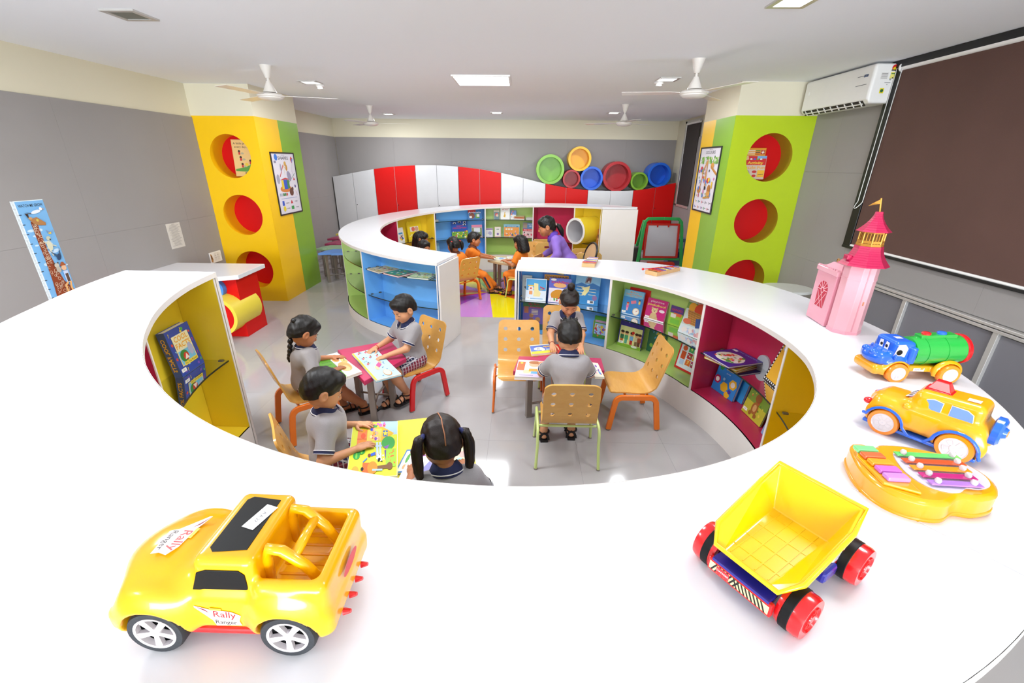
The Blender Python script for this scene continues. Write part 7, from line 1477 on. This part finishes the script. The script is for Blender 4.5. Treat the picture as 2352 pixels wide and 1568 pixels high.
for s_ in (1, -1):
    Art().poly([(-.016, .006), (.0, -.002), (.016, .008), (.006, -.01), (-.008, -.008)], '2a1416').poly([(-.012, .003), (.0, -.003), (.012, .005), (.004, -.006)], 'f4f0ee').build('smile', t, (Matrix.Translation((.168, s_*.0455, .088)) @ Matrix.Rotation((-.42 if s_ > 0 else .42)+(PI if s_ > 0 else 0), 4, 'Z')))
    Art().star(0, 0, .009, 'e8622c', 6, .6).build('cheek_flower', t, (Matrix.Translation((.128, s_*.0608, .09)) @ Matrix.Rotation(PI if s_ > 0 else 0, 4, 'Z')))
    Art().rect(0, 0, .044, .014, 'f0ece4').text('Junior', 0, .001, .012, '28408c', bold=.01).rect(.012, .004, .012, .007, 'f0a82c').build('chassis_decal', t, (Matrix.Translation((-.003, s_*.0456, .05)) @ Matrix.Rotation(PI if s_ > 0 else 0, 4, 'Z')))
Art().rect(0, 0, .026, .022, 'f4eee8').text('8', 0, 0, .012, '55504a').build('roof_label', t, Matrix.Translation((.085, 0, .1732)), face='z')
T = Matrix.Translation((.04, 0, .118)) @ Matrix.Rotation(-PI/2+.07, 4, 'Y')
MB().lathe([(.0005, .0), (.044, .0), (.058, .006), (.060, .05), (.062, .05), (.062, .056), (.060, .056), (.060, .125), (.062, .125), (.062, .131), (.060, .131), (.058, .2)], 40, T, cap=False).build('tank', TG, t, 35)
MB().lathe([(.059, .198), (.063, .202), (.062, .214), (.05, .216), (.0005, .216)], 40, T, cap=False).build('tank_end_cap', TR, t, 35); B(-.012, .012, -.01, .01, .216, .232, R=T).build('tap', TB, t, bevel=.003)
B(.052, .069, -.02, .02, .035, .175, R=T).build('tank_rail', TG, t, bevel=.003)
for z, m_, nm in ((.065, TR, 'red_button'), (.125, TB, 'blue_button')): MB().lathe([(.0005, 0), (.016, 0), (.016, .006), (.010, .01), (.0005, .01)], 22, T @ Matrix.Translation((.069, 0, z)) @ Matrix.Rotation(PI/2, 4, 'Y')).build(nm, m_, t, 35)
# ---- toy piano with xylophone bars
t = thing('toy_piano', 'yellow toy piano with coloured keys and xylophone bars', 'musical toy', (1.045, .945, on_A(1.045, .945)), -.06, 'toys on the near worktop'); t.scale = (.84, .9, .95)
outl = [(-.18, .0), (-.165, -.085), (-.11, -.125), (-.04, -.128), (.02, -.098), (.075, -.1), (.15, -.07), (.185, .005), (.15, .09), (.06, .13), (-.03, .135), (-.06, .12), (-.1, .135), (-.14, .115)]
def smooth_poly(p, n=4):
    P = np.array(p); o = []
    for i in range(len(P)):
        a, b, c, d = P[i-1], P[i], P[(i+1) % len(P)], P[(i+2) % len(P)]
        for k in range(n):
            u = k/n; o.append(tuple(.5*((2*b)+(-a+c)*u+(2*a-5*b+4*c-d)*u*u+(-a+3*b-3*c+d)*u**3)))
    return o
op_ = smooth_poly(outl, 5); MB().prism(op_, .004, .066).build('body', TAM, t, 40, bevel=.012); MB().prism([(x*1.02, y*1.02) for x, y in op_], 0, .016).build('base_rim', TAM, t, 40, bevel=.005)
MB().prism([(x*.62+.052, y*.66-.0) for x, y in op_ if x > -.2], .0662, .0685).build('sound_plate', mat('toy_plate', 'cfc6da', .3), t)
MB().prism([(-.17, -.07), (-.09, -.105), (-.075, .105), (-.125, .11), (-.165, .05)], .0662, .074).build('key_bed', TAM, t, bevel=.003)
for k, cc in enumerate(('7ee08a', 'e06a3a', 'f6a01c', 'cc6ac8', 'c88ae0')): B(-.155, -.092, .062-.032*k, .090-.032*k, .074, .086).build('key', plastic('key_'+cc, cc), t, bevel=.004)
for k, cc in enumerate(('66c86a', 'd8562c', 'f0961c', 'c02a78', 'b07ad0')):
    L = .19-.012*k; y = .07-.032*k; x0 = -.035; o = B(x0, x0+L, y-.0105, y+.0105, .073, .077).build('sound_bar', plastic('bar_'+cc, cc, .15), t, bevel=.0015)
    for x in (x0+.022, x0+L-.022): MB().lathe([(.007, 0), (.0085, .006), (.006, .011), (.0005, .012)], 14, Matrix.Translation((x, y, .077))).build('peg', TW, o, 40)
# ---- dump truck
gx, gy = .535, .672; t = thing('toy_dump_truck', 'toy dump truck with a big yellow tipper, red wheels and hazard stripes', 'toy truck', (gx, gy, on_A(gx, gy)), .571, 'toys on the near worktop')
bed = MB()
prof_ = [(-.145, .066), (.10, .098), (.135, .165)]
def bedshell(in_, zo):
    return None
fl_o = [(-.135, -.05, .076), (-.135, .05, .076), (.045, .058, .088), (.045, -.058, .088)]
rim = [(-.142, -.06, .086), (-.142, .06, .086), (-.11, .082, .105), (.03, .086, .148), (.075, .08, .178), (.075, -.08, .178), (.03, -.086, .148), (-.11, -.082, .105)]
w = .0065
def sh_(p, dx=0, dy=0, dz=0): return (p[0]+dx, p[1]+dy, p[2]+dz)
fo = fl_o; fi = [sh_(fo[0], .0, w, w), sh_(fo[1], 0, -w, w), sh_(fo[2], -w, -w, w), sh_(fo[3], -w, w, w)]
ri = [sh_(rim[0], .004, w), sh_(rim[1], .004, -w), sh_(rim[2], 0, -w), sh_(rim[3], -.008, -w), sh_(rim[4], -.006, -w), sh_(rim[5], -.006, w), sh_(rim[6], -.008, w), sh_(rim[7], 0, w)]
vs = fo+fi+rim+ri; O, I_, RO, RI = 0, 4, 8, 16
fs = [(0, 1, 2, 3), (7, 6, 5, 4), (1, 0, RO, RO+1), (1, RO+1, RO+2), (1, RO+2, RO+3, 2), (2, RO+3, RO+4), (2, RO+4, RO+5, 3), (3, RO+5, RO+6), (3, RO+6, RO+7, 0), (0, RO+7, RO),
      (4, 5, RI+1, RI), (5, RI+2, RI+1), (5, 6, RI+3, RI+2), (6, RI+4, RI+3), (6, 7, RI+5, RI+4), (7, RI+6, RI+5), (7, 4, RI+7, RI+6), (4, RI, RI+7)]+[(RO+i, RI+i, RI+(i+1) % 8, RO+(i+1) % 8) for i in range(8)]
TL = plastic('lemon', 'f6c402'); bo = bed.add(vs, fs).build('tipper_body', TL, t, bevel=.003)
import bmesh as _bm
_b = _bm.new(); _b.from_mesh(bo.data); _bm.ops.recalc_face_normals(_b, faces=_b.faces); _b.to_mesh(bo.data); _b.free()
for k in range(4): B(-.13, .036, -.036+.024*k-.0012, -.036+.024*k+.0012, .0, .0014, R=Matrix.Translation((0, 0, .0912)) @ Matrix.Rotation(-.0667, 4, 'Y')).build('floor_rib', TL, t)
for k in range(4): B(-.0012, .0012, -.046, .046, .0, .0014, R=Matrix.Translation((-.105+.04*k, 0, .0912+.0667*(-.105+.04*k))) @ Matrix.Rotation(-.0667, 4, 'Y')).build('floor_rib', TL, t)
MB().tube([rim[k] for k in range(8)], .0045, 8, closed=True).build('tipper_rim', TL, t, 180)
B(.04, .15, -.07, .07, .05, .082).build('cab_base', TW, t, bevel=.004); B(.1, .15, -.066, .066, .083, .135).build('cab', TR, t, bevel=.006)
for s_ in (1, -1):
    Art().rect(0, 0, .05, .03, 'b0141c').text('TRUCK', 0, .004, .014, 'f4ecec', bold=.02).rect(0, -.011, .04, .004, 'f0e8e8').build('side_decal', t, Matrix.Translation((.095, s_*.0707, .066)) @ Matrix.Rotation(PI if s_ > 0 else 0, 4, 'Z'))
    wheel(t, -.1, s_*.083, .041, .044, TR, TR, s_, 6, .62, False); wheel(t, .1, s_*.083, .041, .044, TR, TR, s_, 6, .62, False)
    for x in (-.1, .1): MB().lathe([(.0412, -.008), (.0422, -.007), (.0422, .007), (.0412, .008)], 30, Matrix.Translation((x, s_*.078, .041)) @ Matrix.Rotation(PI/2, 4, 'X'), cap=False).build('tread_band', TK, t, 35)
B(-.14, .15, -.05, .05, .028, .052).build('chassis', TBD, t, bevel=.004); B(.0, .05, -.078, .078, .03, .056).build('fuel_tank', TBD, t, bevel=.006); B(-.15, -.14, -.062, .062, .03, .058).build('tail_board', TR, t, bevel=.002)
a = Art(); a.rect(0, 0, .116, .018, 'efe6a8')
for k in range(-7, 8): a.poly([(k*.0075-.002, -.009), (k*.0075+.0015, -.009), (k*.0075+.0015+(.009 if k < 0 else -.009), .009), (k*.0075-.002+(.009 if k < 0 else -.009), .009)], '22201c')
a.rect(-.03, 0, .026, .016, 'd8343a').text('DANGER', -.03, 0, .006, 'f4e8e8', bold=.01).build('hazard_stripes', t, Matrix(((0, 1, 0, -.1502), (-1, 0, 0, 0), (0, 0, 1, .044), (0, 0, 0, 1))))
B(-.15, -.12, -.055, .055, .056, .062).build('tail_bar', TBD, t)
# ---- pink toy tower
PK = plastic('pink', 'e39cac', .4); PK2 = plastic('light_pink', 'e8a8b4', .4); HP = plastic('hot_pink', 'b8174c', .35); GD = mat('toy_gold', 'c98f3c', .35, metal=.5)
gx, gy = 1.815, 2.355
t = thing('toy_castle_tower', 'tall pink toy castle tower with magenta roofs and a gold flag', 'toy castle', (gx, gy, on_A(gx, gy)), -.12, 'toys on the near worktop')
octo = lambda r, n=8, a=PI/8: [(r*math.cos(a+2*PI*k/n), r*math.sin(a+2*PI*k/n)) for k in range(n)]
MB().prism(octo(.078), 0, .375).build('tower_shaft', PK2, t, bevel=.002); MB().prism(octo(.081), 0, .02).build('tower_plinth', PK, t, bevel=.002); MB().prism(octo(.0795), .30, .306).build('tower_band', PK2, t)
B(-.003, .003, -.0735, -.070, .0, .375).build('seam', mat('toy_seam', 'd8909c', .4), t); B(.012, .018, -.0745, -.072, .17, .19).build('latch', mat('toy_latch', 'c8805c', .4), t)
def roof(z0, z1, r0, r1, nm, m_, n=9):
    q = MB(); o = None
    for k in range(n):
        f0, f1 = k/n, (k+1)/n; g = lambda f: r0+(r1-r0)*(1-(1-f)**1.8); q.prism(octo(g(f0)+.0018), z0+(z1-z0)*f0, z0+(z1-z0)*f1, taper=(g(f1)+.0003)/(g(f0)+.0018))
    return q.build(nm, m_, t)
roof(.375, .475, .112, .062, 'lower_roof', HP); MB().prism(octo(.060), .475, .488).build('balcony_floor', GD, t, bevel=.001)
for k in range(8):
    a = PI/8+2*PI*k/8; MB().cyl((.054*math.cos(a), .054*math.sin(a), .488), (.054*math.cos(a), .054*math.sin(a), .545), .004, n=8).build('gallery_column', GD, t)
    for f in (.33, .67):
        b2 = a+2*PI/8; x, y = .054*(math.cos(a)*(1-f)+math.cos(b2)*f), .054*(math.sin(a)*(1-f)+math.sin(b2)*f); MB().cyl((x, y, .488), (x, y, .545), .0022, n=6).build('gallery_bar', GD, t)
MB().prism(octo(.047), .488, .545).build('gallery_core', mat('toy_gold_dark', '8a5a24', .5), t); MB().prism(octo(.057), .49, .503).build('gallery_rail', GD, t); MB().prism(octo(.058), .54, .548).build('gallery_top', GD, t)
roof(.548, .645, .075, .016, 'upper_roof', HP); MB().cyl((0, 0, .645), (-.012, 0, .71), .004, n=8).build('flag_pole', GD, t)
MB().prism([(-.012, .705), (-.06, .672), (-.045, .684), (-.01, .683)], -.0015, .0015, Matrix.Rotation(PI/2, 4, 'X')).build('flag', GD, t)
B(-.098, -.075, -.02, .02, .40, .425).build('dormer', HP, t, bevel=.004)
B(-.075, .055, .06, .27, 0, .305).build('side_block', PK, t, bevel=.003); B(-.082, .06, .055, .276, .29, .318).build('parapet', PK2, t, bevel=.002)
for k in range(10): B(-.084, -.078, .064+.021*k, .074+.021*k, .318, .327).build('battlement', PK2, t)
MB().prism([(-.05, .08), (.04, .08), (.04, .25), (-.05, .25)], .318, .345, taper=.6, c=(0, .165)).build('block_roof', PK, t)
for k in range(5): MB().lathe([(.010, 0), (.013, .003), (.010, .006)], 12, Matrix.Translation((-.01, .1+.03*k, .352)) @ Matrix.Rotation(PI/2, 4, 'Y'), cap=False).build('crest_ring', GD, t)
# arched lattice window on the side block (west face)
win = [(-.045, .09), (.045, .09), (.052, .19)]+[(.052*math.cos(a), .19+.052*math.sin(a)) for a in np.linspace(.15, PI-.15, 9)]+[(-.052, .19)]
Mw = Matrix(((0, 1, 0, -.0752), (-1, 0, 0, .165), (0, 0, 1, 0), (0, 0, 0, 1)))
a = Art(); a.poly(win, 'c0203c')
for k in range(7): an = PI*k/6; a.line([(0, .19), (.052*math.cos(an), .19+.052*math.sin(an))], .004, 'f6c2cc')
a.disc(0, .19, .017, 'f6c2cc').disc(0, .188, .012, 'c0203c')
for x0, x1 in ((-.05, .01), (-.02, .045), (.05, -.01), (.02, -.045)): a.line([(x0, .09), (x1, .18)], .0035, 'f6c2cc')
a.build('lattice_window', t, Mw)
# ---- two small xylophones
def xylo(x, y, rz, L, lb, mallet):
    t = thing('xylophone', lb, 'xylophone', (x, y, on_A(x, y)), rz, 'wooden xylophones on the near worktop'); XW = wood('xylophone_wood', 'd8a468', 'e8be88')
    for s_ in (1, -1): MB().prism([(-L/2, s_*.055-.006), (L/2, s_*.036-.006), (L/2, s_*.036+.006), (-L/2, s_*.055+.006)], 0, .034).build('side_rail', XW, t, bevel=.002)
    B(-L/2, -L/2+.012, -.05, .05, 0, .034).build('end_rail', XW, t, bevel=.002); B(L/2-.012, L/2, -.031, .031, 0, .034).build('end_rail', XW, t, bevel=.002)
    for k, cc in enumerate(('e86a28', 'd8305a', '7a5cc0', 'f2e87a', '5a5ac8', 'e6e4ee', 'f0a070', '7a6ac8')):
        f = (k+.5)/8; hw = .066*(1-f)+.046*f; X = -L/2+.016+(L-.03)*f; o = B(X-.011, X+.011, -hw, hw, .0365, .040).build('sound_bar', plastic('xbar_'+cc, cc, .2), t, bevel=.001)
        for s_ in (1, -1): MB().lathe([(.003, 0), (.003, .002), (.0005, .003)], 8, Matrix.Translation((X, s_*hw*.72, .04))).build('pin', STEEL, o)
    if mallet:
        MB().cyl((-L/2-.03, .06, .045), (L*.28, -.02, .048), .004, n=8).build('mallet_stick', TR, t); MB().sphere((-L/2-.035, .061, .046), .011, 12).build('mallet_head', TR, t, 180)
xylo(.685, 4.27, math.atan2(.93, .30), .33, 'small wooden xylophone nearer the gap, on the worktop above the blue bay', False)
xylo(1.27, 3.88, math.atan2(.6, .8), .36, 'small wooden xylophone with a red beater on the worktop above the green bay', True)
import numpy as np
F=1011.46;P,Yw,Ro=np.radians([22.071,-1.023,.6015])
H=1.8
def axes():
    cp,sp=np.cos(P),np.sin(P);cy,sy=np.cos(Yw),np.sin(Yw);cr,sr=np.cos(Ro),np.sin(Ro)
    f=np.array([sy*cp,cy*cp,-sp]);rt=np.array([cy,-sy,0]);up=np.cross(rt,f)
    return rt*cr+up*sr,-rt*sr+up*cr,f
r_,u_,f_=axes()
def ray(u,v): return r_*(u-1176)/F+u_*(784-v)/F+f_
C=np.array([0,0,H])
def Z(u,v,z): d=ray(u,v);return np.round(C+d*(z-H)/d[2],3)
def Yp(u,v,y): d=ray(u,v);return np.round(C+d*y/d[1],3)
def Xp(u,v,x): d=ray(u,v);return np.round(C+d*x/d[0],3)
def pr(p):
    d=np.array(p,float)-C;return np.round([1176+F*(d@r_)/(d@f_),784-F*(d@u_)/(d@f_)],1)
